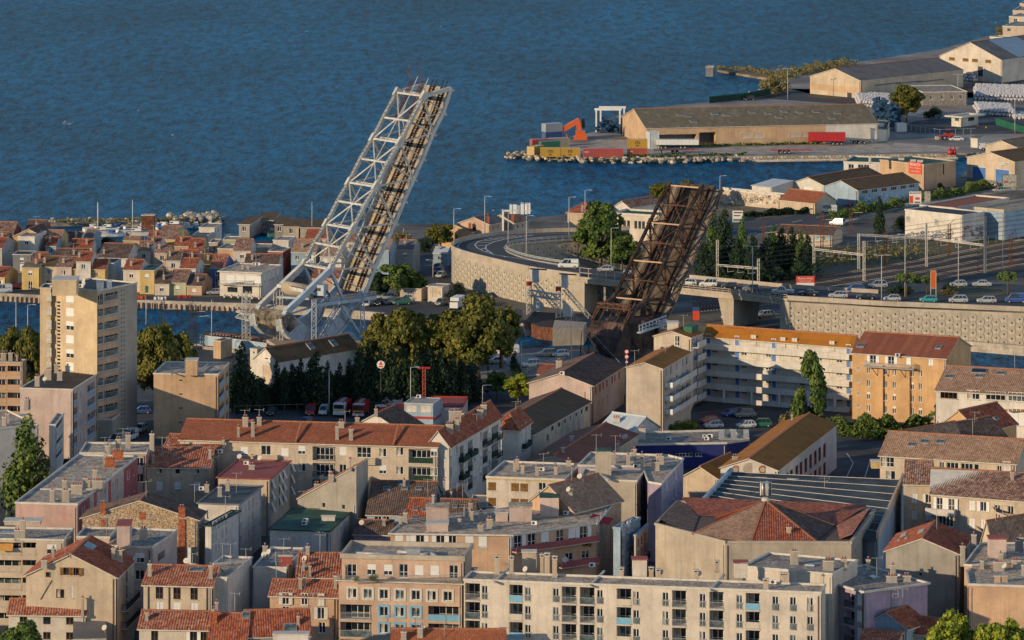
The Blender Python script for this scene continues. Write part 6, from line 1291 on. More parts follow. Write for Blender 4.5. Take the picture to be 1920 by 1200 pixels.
for q in [
 ('yellow gabled house at the far left with a red car beside it', -32, 9, 519, 4.8, 'yellow', 't_red', 26, 10), ('yellow flat fronted house with a wide loggia window on the canal quay', 41, 73, 501, 7, 'yellow', 't_sheet', 18, 9, .6),
 ('cream quay house under a mossy brown roof', 76, 104, 499, 7, 'cream', 't_sheetb', 20, 10), ('pale pink quay house with a speckled tile roof', 104, 134, 500, 7, 'pinkw', 't_mottle', 22, 10), ('yellow quay house with a narrow red roof strip and french window', 134, 163, 503, 6.6, 'yellow', 't_red', 6, 3, .8),
 ('white upper storey set back above the yellow quay house', 143, 170, 489, 8.6, 'white', 't_red', 12, 8), ('yellow house with a terrace of plants and a tan side gable', 163, 197, 504, 6.6, 'yellow', 't_red', 16, 8), ('white house with a flowered front, left of the yellow balcony house', 231, 262, 505, 7, 'lwhite', 't_red', 18, 9),
 ('narrow yellow house with a green flat roof and balcony window', 262, 289, 507, 7.2, 'yellow', 'greenroof', 16, 9), ('white cottage with blue shutters and a long brown roof', 290, 317, 531, 4.4, 'lwhite', 't_brown', 14, 11, 2.2), ('pale green cottage with a speckled roof beside the blue shuttered one', 317, 349, 529, 4.6, 'green', 't_mottle', 16, 11, 2.2),
 ('orange cottage with white door and mossy roof', 350, 378, 535, 3.9, 'peach', 't_brown', 20, 10, 2), ('house with an orange tile roof behind the mossy roofed quay house', 60, 82, 491, 6.6, 'yellow', 't_mech', 16, 9), ('low house with a long grey brown roof in the second row', 102, 162, 484, 6, 'white', 't_brown', 10, 9, 1.8, 0),
 ('big house with a wide brown roof and roof window', 183, 239, 483, 7, 'white', 't_brown', 28, 13, 2.6, 0), ('blue sided house with a black roof between the brown roofs', 183, 213, 493, 7.6, 'sky', 'felt', 14, 8), ('dark glass fronted house with a lean-to glass roof', 24, 58, 477, 6, 'dgrey', 'felt', 8, 6),
 ('white cube house with a brown shutter on its upper floor', 34, 65, 444, 8.5, 'white', 'flat', 22, 10, 2, 1), ('house with a speckled roof at the far left above the grey gable', -25, 25, 438, 7, 'redw', 't_mottle', 14, 10, 2.4), ('purple gabled house near the rough breakwater', 47, 81, 433, 7, 'redw', 't_brown', 14, 10, 2.2),
 ('house with yellow front and olive side wall under a sandy roof', 83, 113, 448, 6.8, 'yellow', 't_roma', 15, 8), ('low house with a dark brown roof beside the marina', 118, 150, 452, 5, 'white', 't_brown', 10, 9), ('pale blue gabled boathouse beside the marina', 156, 173, 447, 5, 'sky', 't_sheetg', 16, 9),
 ('low house with a dull red roof behind the white one', 132, 172, 464, 5, 'white', 't_red', 8, 6), ('house with a peach front at the far left edge', -22, 10, 452, 6.6, 'peach', 't_mottle', 15, 9), ('grey gable house with a faded mural at the far left', -22, 4, 464, 7, 'grey', 't_red', 25, 11), ('blue side house with a small red roof', 85, 105, 460, 6, 'sky', 't_red', 10, 7),
 ('tiny yellow kiosk house by the moorings', 231, 261, 450, 4.4, 'yellow', 't_roma', 6, 4, .6), ('white house with a green shutter under a speckled roof', 256, 282, 470, 7.4, 'white', 't_mottle', 14, 9), ('small house with a black roof in front of the big yellow gable', 272, 298, 462, 5.5, 'white', 't_brown', 12, 8),
 ('peach cottage with a red roof at the edge of the marina', 276, 296, 449, 5, 'peach', 't_red', 8, 8), ('large house with yellow front and grey gable facing the water', 294, 328, 448, 6.2, 'yellow', 't_mottle', 28, 12, 2.6), ('white windowless cube house nearest the lagoon', 373, 402, 427, 7.2, 'white', 'flat', 14, 8, 2, 0),
 ('cream cube house in front of the white cube', 361, 390, 441, 6, 'cream', 'flat', 12, 8, 2, 0), ('house with red roof above an orange glazed veranda', 327, 355, 460, 6.4, 'peach', 't_red', 8, 7), ('tall house with yellow side wall and bright red roof', 352, 378, 470, 7, 'yellow', 't_red', 12, 10, 2.4), ('lilac house with a plain red roof in the middle of the quarter', 336, 366, 490, 6.4, 'lilac', 't_red', 12, 10, 2.2),
 ('pale blue gabled house with a stubby white chimney', 337, 367, 502, 6.9, 'white', 't_red', 17, 8), ('blank pink wall house below the cream gable', 305, 335, 491, 6.4, 'peach', 'flat', 5, 5, 2, 0), ('cream house with a slanted roof line and black pipes', 290, 318, 473, 7.5, 'cream', 't_mottle', 6, 6, 1.2), ('house with a small brown roof wedged behind the blank pink wall', 312, 338, 487, 7, 'white', 't_brown', 6, 6),
 ('pinkish house wall with an air conditioner', 392, 408, 455, 7.4, 'pinkw', 'flat', 6, 6), ('pale green blank wall house', 418, 448, 450, 8, 'green', 'flat', 4, 6, 2, 0), ('orange cube house with a terracotta side', 408, 438, 467, 7.4, 'peach', 'flat', 16, 8, 2, 0), ('bright blue house under a striped red roof', 394, 421, 501, 6.2, 'blueh', 't_redlight', 16, 11, 2.4),
 ('house with a dark mossy roof beside the blue house', 369, 394, 494, 6.4, 'yellow', 't_sheetb', 10, 9), ('white house with speckled roof right of the green wall', 438, 470, 469, 8, 'white', 't_mottle', 9, 10, 2.2), ('white cube house behind the crimson wall', 512, 541, 451, 8, 'white', 'flat', 14, 7, 2, 0), ('cream cube beside the crimson wall', 472, 503, 464, 7, 'cream', 'flat', 8, 6, 2, 0),
 ('crimson walled house behind the quay restaurant', 503, 530, 472, 7.4, 'redw', 'flat', 16, 7), ('house with a long brown roof just behind the quay restaurant', 458, 522, 494, 6.6, 'white', 't_brown', 10, 8), ('pale blue house with a pink tile roof left of the white bridge', 546, 592, 472, 7.6, 'sky', 't_roma', 22, 10, 2.4), ('small pink house glimpsed through the white bridge', 585, 640, 521, 5.4, 'peach', 't_red', 10, 8),
 ('white house seen through the truss of the white bridge', 600, 640, 480, 7, 'white', 't_roma', 14, 9), ('cream gabled house behind the white bridge deck', 648, 690, 452, 8, 'cream', 't_redlight', 16, 9), ('tall pale house with a terracotta roof right of the white bridge', 694, 729, 468, 9, 'sky', 't_roma', 15, 9, 2), ('grey roofed house with a slatted screen beside the lane', 744, 775, 467, 8, 'grey', 't_sheetg', 13, 8, 1.8),
 ('low house with a red roof between the bridge and the moorings', 572, 612, 446, 5, 'sand', 't_red', 10, 7), ('turquoise shed by the lane', 812, 838, 474, 5, 'sky', 't_white', 10, 6, 1)]: HS(*q)
b = B('orange gabled house with a brown shadowed corner', [(25, 441), (83, 444), (97, 434)], 7.6, name='fisherman_house', cat='house', wall='orange'); b.gable(429, 1, 't_brown', over=.2)
b = B('two storey white quay restaurant with a flat roof and roller blinds', [(412, 510), (489, 512), (530, 498)], 7.4, name='restaurant', cat='restaurant', wall='white'); b.flat(.2, over=.5, top='gravel'); b.win(0, [432, 450, 468, 482], [524], 2.2, 2.1, ['r9', 'r8', 'r9']); b.win(1, [497, 505, 513, 521], [521], 1.4, 1.8, 'r9'); b.win(0, [436], [543], 2.6, 1.2, 'w', fc='darkp'); b.win(0, [464], [543], 2.4, 1.8, 'w', fc='darkp'); b.chim((455, 504, .5, .8), (465, 505, .5, .8)); b.ac((477, 498), (484, 498)); b.ant((480, 500))
for x0, x1 in ((412, 489),): m = M(); p, q = b.pt(0, x0, 532)[0], b.pt(0, x1, 532)[0]; q.z = p.z; m.bar(p + V((0, -.6, 0)), q + V((0, -.6, 0)), 1.3, .18, 'trim'); part('balcony_slab', m, b.r); ob('railing', railing((q - p).length, 1, 'galv'), b.r, (p + q) / 2 + V((0, -1.2, .1)) - b.r.location, .0)
for q in [('orange painted house with a dark roof beside the overpass bend', [(828, 430), (883, 434), (908, 431)], 6, 'orange', 't_sheetg', 422), ('salmon pink house with a tall chimney behind the orange one', [(862, 416), (917, 420), (943, 413)], 8, 'salmon', 't_sheetg', 407), ('beige house with speckled roof behind the white road sign', [(915, 414), (963, 417), (991, 413)], 7.5, 'beige', 't_mottle', 402), ('small cream house with overhanging eaves inside the bend', [(1044, 470), (1082, 475), (1112, 469)], 5.6, 'lwhite', 't_brown', 459)]:
 b = B(q[0], q[1], q[2], name='house', wall=q[3]); b.gable(q[5], 1, q[4], over=.5); b.win(0, [(q[1][0][0] + q[1][1][0]) / 2], [q[1][1][1] + 11], 1, 1.4, 'w', fc='brownp'); b.win(1, [q[1][1][0] + 8, q[1][1][0] + 17], [q[1][1][1] + 8], .9, 1.2, 'w'); b.chim((q[1][1][0] - 2, q[1][1][1] - 2, .7, 1.6), mat='brick')
b = B('beige house with a red hipped roof behind the big tree', [(1064, 397), (1110, 399), (1132, 392)], 8, wall='sand'); b.hip(2.2, 0, 't_red'); b.chim((1092, 396, .5, 1.4))
b = B('long cream workshop with a green flat roof behind the brown bridge', [(1150, 394), (1243, 407), (1268, 386)], 8.4, name='workshop', wall='lwhite'); b.flat(.5, top='greenroof', over=.2); b.win(0, [1171, 1178.5, 1192, 1199.5, 1206.5, 1218, 1228], [420], .8, 2.0, 'w', fc='darkp')
b = B('low white hall with a mottled roof on the lagoon shore', [(1153, 384), (1180, 388), (1240, 378)], 8.6, name='hall', wall='white'); b.gable(1.4, 1, 't_mottle')
b = B('beige utility block with a metal door beside the car park', [(750, 540), (790, 542), (797, 537)], 4.4, name='utility_block', cat='shed', wall='sand'); b.flat(.1); b.win(0, [760, 769], [550], 1.4, 1.8, 'c', sc='grey')
b = B('cream transformer kiosk with a double door', [(802, 536), (829, 538), (838, 533)], 5.2, name='transformer_kiosk', cat='kiosk', wall='lwhite'); b.flat(.12, over=.35); b.win(0, [816], [549], 1.5, 2.6, 'd', sc='sand'); b.win(0, [808, 823], [548], .5, .8, 'c', sc='yellowp')
for i, (x0, x1, y, dx, w_) in enumerate(((448, 468, 420, 22, 'dirtyc'), (515, 533, 420, 12, 'stoneg'), (532, 560, 424, 8, 'concrete'), (563, 604, 426, 10, 'dirtyc'), (480, 512, 412, 14, 'stoneg'))):
 b = B(['weathered grey shack on the tip of the mooring jetty', 'patched brown shack beside the moored boats', 'low plank shack with a mossy roof', 'long plank shack nearest the white bridge', 'rickety shack under a heap of boards'][i], [(x0, y), (x1, y + .5), (x1 + dx, y - 8)], 3.6, name='shack', cat='shack', wall=w_, base=.4); b.mono(.8, 0, 't_sheetb'); b.win(0, [(x0 + x1) / 2], [y + 9], 1, 1.4, 'w')
b = B('dark metal shack on the marina breakwater', [(265, 404), (289, 404), (293, 402)], 4.6, name='shack', cat='shack', wall='rust', base=.6); b.flat(.1, top='felt')
# ================================================================ port and rail side
b = B('long brown roofed port hall with patched fibre cement sheets', [(1182, 218), (1212, 240), (1646, 230)], 7.4, name='warehouse', cat='warehouse', wall='tan'); b.gable(4.2, 1, 't_sheet', over=.3); b.loggia(1, 1311, 1342, 248, 272, 5, 'rust', glaz=False, col='dgrey'); b.loggia(1, 1226, 1306, 252, 272, 3, 'rust', glaz=False, col='dgrey')
b.win(1, [1401, 1423, 1491, 1513], [254], 3.2, 1.7, 'c', sc='sand'); p = b.pt(1, 1548, 240)[0]; q = b.pt(1, 1644, 240)[0]; m = M(); m.bar(V((p.x, p.y, 4.2)) + b.out(1) * .05, V((q.x, q.y, 4.2)) + b.out(1) * .05, .08, 6.2, 'white'); part('white_wall_panel', m, b.r)
b.win(1, [1556, 1560.5, 1565, 1598, 1612, 1630], [250], .6, 1.2, 'w'); b.sky((1275, 216), (1290, 218), (1340, 214), (1362, 216), (1410, 211), (1440, 213), (1470, 209), (1500, 211), (1530, 210), (1570, 212), (1300, 228), (1460, 220), (1560, 222), w=2.2, d=1.8, mat='t_sheetg')
b = B('white lean-to at the end of the long port hall', [(1630, 238), (1648, 238), (1667, 240)], 6, name='annexe', wall='white', raw=True); b.P = [G(1632, 240, 6), G(1664, 243, 5.0), G(1668, 232, 5.0), G(1646, 230, 6)]; b.mono(.6, 0, 't_sheet')
b = B('beige clad port hall with a ribbed grey roof', [(1519, 143), (1614, 151), (1806, 131)], 7.6, name='warehouse', cat='warehouse', wall='sand'); b.gable(128, 1, 't_sheetg', over=.2); b.win(0, 1593, 176, 2.4, 3.2, 'g', sc='darkp'); b.band(0, 166, 2, 'tan', .1)
for k in range(3): m = M(); p = b.pt(1, 1640 + k * 40, 160 - k * 3)[0]; m.bar(p, p + (b.P[2] - b.P[1]).normalized() * 14, .1, .5, 'dgrey'); part('wall_band', m, b.r)
b = B('tall white port shed with ochre shutters below its gable', [(1762, 104), (1878, 112), (1990, 97)], 9.6, name='warehouse', cat='warehouse', wall='lwhite'); b.gable(79, 1, 't_sheetg', over=.2); b.win(0, [1785, 1810.5, 1828, 1853], [110.5], 2.6, 1.3, 'c', sc='woodsh'); b.win(0, 1838, 134, 2.4, 3.8, 'g', sc='darkp')
m = M(); P = b.P; zz = b.kind[2]; A_, C_ = P[1], (P[0] + P[1]) / 2 + Z1 * zz; d_ = P[2] - P[1]; patch(m, [A_ + d_ * .28 + Z1 * .1, A_ + d_ * .75 + Z1 * .1, C_ + d_ * .75 + Z1 * .1, C_ + d_ * .28 + Z1 * .1], 't_blue'); part('blue_roof_strip', m, b.r)
b = B('grey office block among the bulk bags', [(1731, 177), (1813, 172), (1812, 160)], 6, name='office', wall='stoneg'); b.flat(.2, top='graveld'); b.win(0, [1746, 1767, 1785, 1802], [183], 1.0, 1.6, 'w')
b = B('white gatehouse with a broad overhanging flat roof', [(1784, 217), (1802, 220), (1834, 215)], 4.6, name='gatehouse', cat='gatehouse', wall='white'); b.flat(.4, over=1.6, th=1.6, top='gravel'); b.win(0, [1794], [224], 1.7, 1.2, 'w'); b.win(1, [1821], [223], 3.2, 1.2, 'w', fc='darkp')
b = B('beige shed with a grey roof behind the flatbed truck', [(1848, 266), (1909, 277), (1975, 262)], 5, name='shed', wall='sand'); b.gable(1.8, 1, 't_sheet')
b = B('small white shed beside the grey roofed one', [(1820, 257), (1833, 259), (1846, 256)], 4.5, name='shed', wall='white'); b.mono(.5, 0, 't_sheetg')
b = B('builders merchant building with an orange red sign on its brown wall', [(1650, 300), (1732, 310), (1792, 302)], 8.6, name='store', cat='store', wall='tan'); b.flat(.3, top='greenroof', trim='sand'); b.win(1, 1769, 317, .5, 3, 'b', fc='darkp'); b.chim((1631, 306, .6, 2), (1690, 300, 1.6, .5), (1712, 303, 1.6, .5), (1725, 304, 1.6, .5), mat='trim', cap='none'); store = b
b = B('white office wing left of the builders merchant', [(1582, 303), (1655, 307), (1660, 296)], 7, name='store', wall='white'); b.flat(.4, top='greenroof'); b.win(0, [1596, 1614, 1625], [314], 1.6, 2.0, 'w')
b = B('tan depot with two wide blue roller doors', [(1813, 290), (1903, 303), (1990, 288)], 9.2, name='depot', cat='warehouse', wall='sand'); b.gable(285, 1, 't_sheetb', over=.2); b.win(0, [1835.5, 1879], [327], 5.2, 4.4, 'g', sc='bluep'); b.band(0, 341, 1.0, 'dgrey', .07)
p = b.pt(0, 1884, 307)[0] + b.out(0) * .15; m = M(); m.box(p, (3.2, .08, .9), 'whitep', rz=.0); part('name_board', m, b.r); depot = b
b = B('open fronted hangar with a weathered brown roof and pale cladding', [(1486, 341), (1545, 347), (1655, 327)], 6.4, name='hangar', wall='trim'); b.gable(332, 1, 't_sheetb'); b.win(0, 1515, 358, 3.2, 2.4, 'c')
b = B('second open fronted hangar with strip windows along the street', [(1546, 348), (1608, 356), (1723, 341)], 6.2, name='hangar', wall='lblue'); b.gable(338, 1, 't_sheetb'); b.loggia(0, 1550, 1598, 352, 376, 8, 'rust', glaz=False, col='dgrey'); b.win(1, [1622, 1640, 1658, 1676, 1694, 1710], [360.5 - 1], 2.2, 1.3, 'w')
b = B('stone workshop with a bright red roof and a blue gable', [(1463, 373), (1528, 380), (1567, 374)], 4.6, name='workshop', wall='sand'); b.gable(2.4, 0, 't_mech'); b.win(1, 1547, 391, 2.6, 2.2, 'g', sc='darkp')
b = B('long low store behind a graffiti covered wall', [(1355, 352), (1463, 368), (1478, 356)], 5.2, name='store', wall='sand'); b.flat(.4, top='t_white'); b.win(0, [1361 + k * 17 for k in range(6)], [354], 2.2, .8, 'c', sc='trim')
b = B('white metal shed by the port channel', [(1410, 347), (1446, 351), (1487, 345)], 6, name='shed', wall='trim'); b.mono(1.0, 0, 't_white')
b = B('large white hall with a band of graffiti beside the railway', [(1697, 394), (1804, 405), (1846, 399)], 8.6, name='warehouse', cat='warehouse', wall='white'); b.flat(.3, top='felt', trim='white'); b.win(0, [1703, 1756], [411], 1.4, 1.6, 'c', sc='grey')
b = B('pale warehouse right of the graffiti hall', [(1827, 389), (1882, 397), (2000, 375)], 9, name='warehouse', cat='warehouse', wall='lblue'); b.flat(.6, top='graveld', trim='sand')
b = B('low unit with a brown red flat roof behind the graffiti hall', [(1725, 386), (1790, 392), (1892, 373)], 6.4, name='workshop', wall='white'); b.flat(.4, top='t_redsheet')
b = B('low lineside house with a brown roof by the cypresses', [(1455, 437), (1560, 441), (1583, 431)], 4.6, name='house', wall='sand'); b.gable(1.5, 0, 't_brown'); b.win(0, [1534, 1545, 1554], [446], .9, 1.4, ['d', 'w'], sc='lbluep')
for i, (p3, z_) in enumerate((([(1856, 66), (1960, 76), (1975, 66)], 5), ([(1880, 48), (1960, 52), (1970, 42)], 6), ([(1892, 30), (1960, 34), (1970, 26)], 7), ([(1899, 20), (1970, 22), (1980, 12)], 8), ([(1912, 7), (1980, 9), (1990, 1)], 9))):
 b = B(['long low sandy building on the far shore at the right edge', 'sandy villa with a grey terrace on the far shore', 'stepped sandy villa above the terrace', 'upper sandy villa on the far shore', 'topmost villa at the upper right corner'][i], p3, z_, name='villa', cat='house', wall='beige'); b.flat(.3, top='graveld'); b.win(0, [p3[0][0] + 12], [p3[0][1] + 8], 1.4, 1.4, 'w')
b = B('tiny stilt cabin at the end of the far spit', [(1323, 126), (1337, 126), (1341, 124)], 3.4, name='shack', cat='shack', wall='dgrey', base=-.4); b.flat(.1)
mk('lettw', (.7, .68, .66)); mk('lettd', (.05, .04, .04)); mk('lettb', (.05, .12, .3))
def text(parent, s, size, p, rz, mat, al='CENTER'):
 c = bpy.data.curves.new('lettering', 'FONT'); c.body = s; c.size = size; c.align_x = al; c.align_y = 'CENTER'; c.extrude = .015; c.materials.append(MT[mat])
 o0 = bpy.data.objects.new('lettering_curve', c); me = bpy.data.meshes.new_from_object(o0); bpy.data.objects.remove(o0); o = bpy.data.objects.new('lettering', me); C.objects.link(o); o.parent = parent; o.location = V(p) - parent.location; o.rotation_euler = (math.pi / 2, 0, rz); return o
def rzf(b, f): A, Bq = b.edge(f); return math.atan2(Bq.y - A.y, Bq.x - A.x)
p = store.pt(0, 1716.5, 315)[0] + store.out(0) * .12; rz = rzf(store, 0); m = M(); m.box(p, (4.9, .12, 3.4), 'redp2' if 'redp2' in MT else 'orangep', rz=rz)
MT['signred'] = mk('signred', (.55, .07, .03), rough=.5); m.mats = ['signred']; part('sign_board', m, store.r)
o_ = store.out(0) * .1; text(store.r, 'POINT.P', 1.05, p + o_ + Z1 * .95, rz, 'lettw'); text(store.r, 'Matériaux de Construction', .38, p + o_ + Z1 * .05, rz, 'lettw'); text(store.r, '10, Rue Jean Moulin', .42, p + o_ - Z1 * .9, rz, 'lettw')
p = depot.pt(0, 1884, 307)[0] + depot.out(0) * .22; text(depot.r, 'CARROSSERIE PEINTURE', .24, p, rzf(depot, 0), 'lettb')
# ================================================================ trees and shrubs
def leafmat(name, a, b_, c):
 m = bpy.data.materials.new(name); m.use_nodes = True; t = m.node_tree; bs = t.nodes["Principled BSDF"]; L = t.links.new
 tc = nn(t, "ShaderNodeTexCoord"); n1 = nn(t, "ShaderNodeTexNoise"); n1.inputs['Scale'].default_value = 9; n1.inputs['Detail'].default_value = 4; L(tc.outputs['Object'], n1.inputs['Vector'])
 cr = nn(t, "ShaderNodeValToRGB"); e = cr.color_ramp; e.elements[0].position = .32; e.elements[0].color = (*a, 1); e.elements[1].position = .68; e.elements[1].color = (*c, 1); x = e.elements.new(.5); x.color = (*b_, 1)
 L(n1.outputs['Fac'], cr.inputs[0]); L(cr.outputs[0], bs.inputs['Base Color']); bs.inputs['Roughness'].default_value = .7; bs.inputs['Specular IOR Level'].default_value = .2
 MT[name] = m
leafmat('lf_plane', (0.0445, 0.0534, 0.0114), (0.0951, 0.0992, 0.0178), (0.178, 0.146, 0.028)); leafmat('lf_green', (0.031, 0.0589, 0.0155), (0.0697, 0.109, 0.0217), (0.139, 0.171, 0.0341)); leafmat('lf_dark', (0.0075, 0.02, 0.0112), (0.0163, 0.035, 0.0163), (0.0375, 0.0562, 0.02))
leafmat('lf_bright', (0.0775, 0.109, 0.0124), (0.171, 0.202, 0.0186), (0.31, 0.31, 0.031)); leafmat('lf_dry', (0.0775, 0.0697, 0.0279), (0.155, 0.132, 0.0465), (0.248, 0.202, 0.0775)); leafmat('lf_pine', (0.031, 0.062, 0.0186), (0.0775, 0.124, 0.031), (0.139, 0.186, 0.0465))
mk('bark', (.10, .075, .05), var=.3, sc=2, bump=.5)
mk('barkp', (.20, .17, .13), var=.35, sc=1.5, bump=.4)
def crown_mesh(kind, seed, n):
 r = random.Random(seed); m = M(); bl = []
 for i in range(dict(broad=44, cypress=22, poplar=40, pine=24, bush=18)[kind]):
  a = r.uniform(0, 6.28)
  if kind == 'broad': z = r.uniform(.1, .86); q = math.sqrt(r.uniform(.15, 1)) * .36 * math.sin(math.pi * min(.93, z * .8 + .22)) ** .6; rr = r.uniform(.09, .16)
  elif kind == 'cypress': z = (i + .5) / 22 * .95; q = .15 * (1 - z) ** .75; rr = .34 * (1 - z) ** .7 * min(1, .5 + z * 5) * .68 + .03
  elif kind == 'poplar': z = .04 + .9 * i / 40; q = .22 * math.sin(math.pi * min(.95, .22 + z * .7)); rr = r.uniform(.1, .15)
  elif kind == 'pine': q = math.sqrt(r.uniform(.02, 1)) * .4; z = .78 - q * .3 + r.uniform(-.04, .05); rr = r.uniform(.1, .14)
  else: q = r.uniform(0, .38); z = r.uniform(.15, .7) * (1 - q * .8); rr = r.uniform(.14, .24)
  bl.append((V((math.cos(a) * q + (z * .1 if kind == 'poplar' else 0), math.sin(a) * q, z)), rr))
 tot = sum(x[1] ** 2 for x in bl); k = m.mi('lf_green')
 for c, rad in bl:
  for _ in range(int(n * rad * rad / tot)):
   d = V((r.gauss(0, 1), r.gauss(0, 1), r.gauss(0, 1))).normalized(); p = c + d * rad * r.uniform(.65, 1.08) * V((1, 1, .85)).z
   nrm = (d + V((r.gauss(0, .55), r.gauss(0, .55), r.gauss(0, .55) + .15))).normalized(); u = nrm.orthogonal().normalized(); a = r.uniform(0, 6.28); u = u * math.cos(a) + nrm.cross(u) * math.sin(a); v = nrm.cross(u)
   s_ = r.uniform(.012, .03) * (1.25 if kind == 'bush' else 1) * (.85 if kind == 'cypress' else 1); i = len(m.v)
   m.v += [tuple(p - u * s_ - v * s_ * .7), tuple(p + u * s_ - v * s_ * .5), tuple(p + u * s_ * .8 + v * s_ * .8), tuple(p - u * s_ * .7 + v * s_ * .9)]; m.f.append((i, i + 1, i + 2, i + 3)); m.m.append(k)
 return m.mesh('crown')
CR = {k: [crown_mesh(k, j + 11, n) for j in range(nv)] for k, nv, n in (('broad', 3, 9000), ('cypress', 3, 3200), ('poplar', 1, 8000), ('pine', 2, 2400), ('bush', 3, 1500))}
def trunk_mesh(kind):
 m = M(); r = random.Random(5); bk = 'barkp' if kind == 'broad' else 'bark'; hh = dict(broad=.5, cypress=.3, poplar=.5, pine=.68, bush=.3)[kind]; w_ = dict(broad=.032, cypress=.02, poplar=.02, pine=.035, bush=.02)[kind]
 m.cyl((0, 0, -.02), (0, 0, hh), w_, w_ * .6, bk, 8)
 if kind in ('broad', 'pine', 'bush'):
  for i in range(7): a = i * .9; z = hh * (.6 if kind == 'broad' else .85) + .02 * i; e = V((math.cos(a) * .25, math.sin(a) * .25, z + r.uniform(.1, .28) * (1 if kind == 'broad' else .3))); m.cyl((0, 0, z), e, w_ * .45, w_ * .15, bk, 5)
 return m.mesh('trunk')
TR = {k: trunk_mesh(k) for k in CR}
NM = dict(broad='plane_tree', cypress='cypress_tree', poplar='poplar_tree', pine='umbrella_pine', bush='shrub'); tcount = {}
def tree(kind, label, x, y, top, wpx, mat='lf_green', zb=1.5, group=None, lift=None, name=None):
 p = G(x, y, zb); s_ = F / p.y; h = (y - top) / s_; w_ = wpx / s_; lf = dict(broad=.12, cypress=.03, poplar=.1, pine=0, bush=0)[kind] if lift is None else lift
 t = thing(name or NM[kind], label, 'shrub' if kind == 'bush' else 'tree', p, R.uniform(0, 6.28), group); i = tcount.get(kind, 0); tcount[kind] = i + 1
 c = ob('crown', CR[kind][i % len(CR[kind])], t, (0, 0, h * lf)); ww = dict(broad=.86, cypress=.62, poplar=.6, pine=.95, bush=.95)[kind]; c.scale = (w_ / ww, w_ / ww, h * (1 - lf) * .97)
 if MT[mat] != CR[kind][i % len(CR[kind])].materials[0]: c.material_slots[0].link = 'OBJECT'; c.material_slots[0].material = MT[mat]
 if kind != 'bush': k_ = ob('trunk', TR[kind], t); k_.scale = (h * .9, h * .9, h)
 return t
L_ = 'plane trees along the canal road'
for q in [('leftmost of the big plane trees in front of the white bridge heel', 722, 700, 583, 95), ('plane tree with a rounded golden crown right of the leftmost one', 762, 706, 566, 92), ('plane tree in the middle of the canal road row', 806, 702, 567, 88), ('darker plane tree just left of the tallest one', 850, 706, 572, 90), ('tallest plane tree with its pale trunk showing', 896, 712, 540, 118), ('plane tree at the right end overhanging the canal', 940, 690, 552, 80), ('lower plane tree tucked behind the tallest one', 872, 690, 600, 84)]: tree('broad', *q, 'lf_plane', group=L_)
for q in [('broad plane tree right behind the cream tower', 292, 766, 594, 95), ('second plane tree behind the cream tower, toward the canal', 330, 745, 598, 78), ('plane tree at the far left beside the ochre apartments', 18, 735, 606, 66), ('plane tree between the ochre apartments and the cream tower', 56, 740, 602, 60)]: tree('broad', *q, 'lf_plane', group=L_)
for q in [('dense dark tree right of the white bridge near the parked cars', 745, 562, 483, 74, 'lf_green'), ('lower tree between the bridge deck and the dense tree', 712, 562, 508, 54, 'lf_dark'), ('small tree at the corner of the lane', 783, 560, 508, 46, 'lf_green'), ('tree in front of the orange house by the lagoon', 826, 470, 411, 56, 'lf_plane'), ('huge green tree inside the overpass bend', 1126, 512, 372, 100, 'lf_green'), ('lower spreading tree beside the huge one', 1166, 515, 432, 70, 'lf_green'),
   ('tree behind the top of the brown bridge on the left', 1241, 392, 334, 52, 'lf_plane'), ('small leafy tree behind the very top of the brown bridge', 1290, 392, 334, 44, 'lf_plane'), ('rough tree between the bulk bags and the gatehouse', 1700, 230, 155, 66, 'lf_plane'), ('fresh green tree above the cream hall roofs', 932, 748, 688, 48, 'lf_green'), ('yellow green tree next to the white house with red windows', 972, 758, 698, 58, 'lf_bright'),
   ('bright green tree in the lower right corner, left half', 1780, 1345, 1136, 120, 'lf_bright'), ('bright green tree in the lower right corner, right half', 1876, 1350, 1132, 130, 'lf_bright'), ('green tree top in the lower left corner', 40, 1290, 1158, 96, 'lf_green'), ('tuft of a small tree at the bottom edge before the white block', 986, 1275, 1184, 44, 'lf_green')]: tree('broad', *q, lift=.2, name='leafy_tree')
ORD = 'first second third fourth fifth sixth seventh eighth ninth tenth eleventh twelfth thirteenth fourteenth fifteenth sixteenth seventeenth eighteenth nineteenth twentieth twenty-first twenty-second'.split(); G_ = 'dark cypresses round the fire station yard'; W8 = ['ragged', 'slim', 'tall', 'narrow', 'thick', 'leaning', 'short', 'pointed']
for i, (x, y, tp, w_) in enumerate(((452, 772, 642, 40), (474, 770, 700, 26), (494, 768, 712, 22), (518, 765, 678, 20), (533, 768, 690, 20), (548, 765, 682, 26), (564, 766, 673, 24), (592, 770, 658, 46), (615, 766, 679, 24), (637, 764, 682, 24), (654, 764, 676, 24), (674, 768, 648, 36), (692, 768, 643, 34), (713, 769, 650, 36), (735, 768, 648, 36), (757, 767, 655, 34), (780, 768, 652, 36), (803, 766, 650, 34), (826, 764, 655, 34), (846, 762, 664, 32), (866, 760, 672, 30), (886, 752, 690, 26))):
 tree('cypress', '%s dark cypress, %s from the left in the row behind the fire engines' % (W8[i % 8], ORD[i]), x, y, tp - 8, w_ * 1.45, 'lf_dark', group=G_)
for i, (x, y, tp, w_) in enumerate(((1338, 510, 392, 40), (1358, 515, 385, 44), (1382, 520, 440, 34), (1392, 500, 402, 26), (1412, 522, 438, 34), (1436, 520, 444, 36), (1450, 500, 418, 30), (1466, 505, 424, 32), (1484, 505, 424, 30), (1500, 506, 430, 30), (1514, 508, 436, 28), (1320, 522, 450, 40))):
 tree('cypress', '%s conifer in the grove right of the brown bridge, %s from the left' % (W8[(i + 3) % 8], ORD[(i + 1) % 12]), x, y, tp - 4, w_ * 1.25, 'lf_dark' if i % 3 else 'lf_pine', group='conifers between the bridge and the railway', name='conifer')
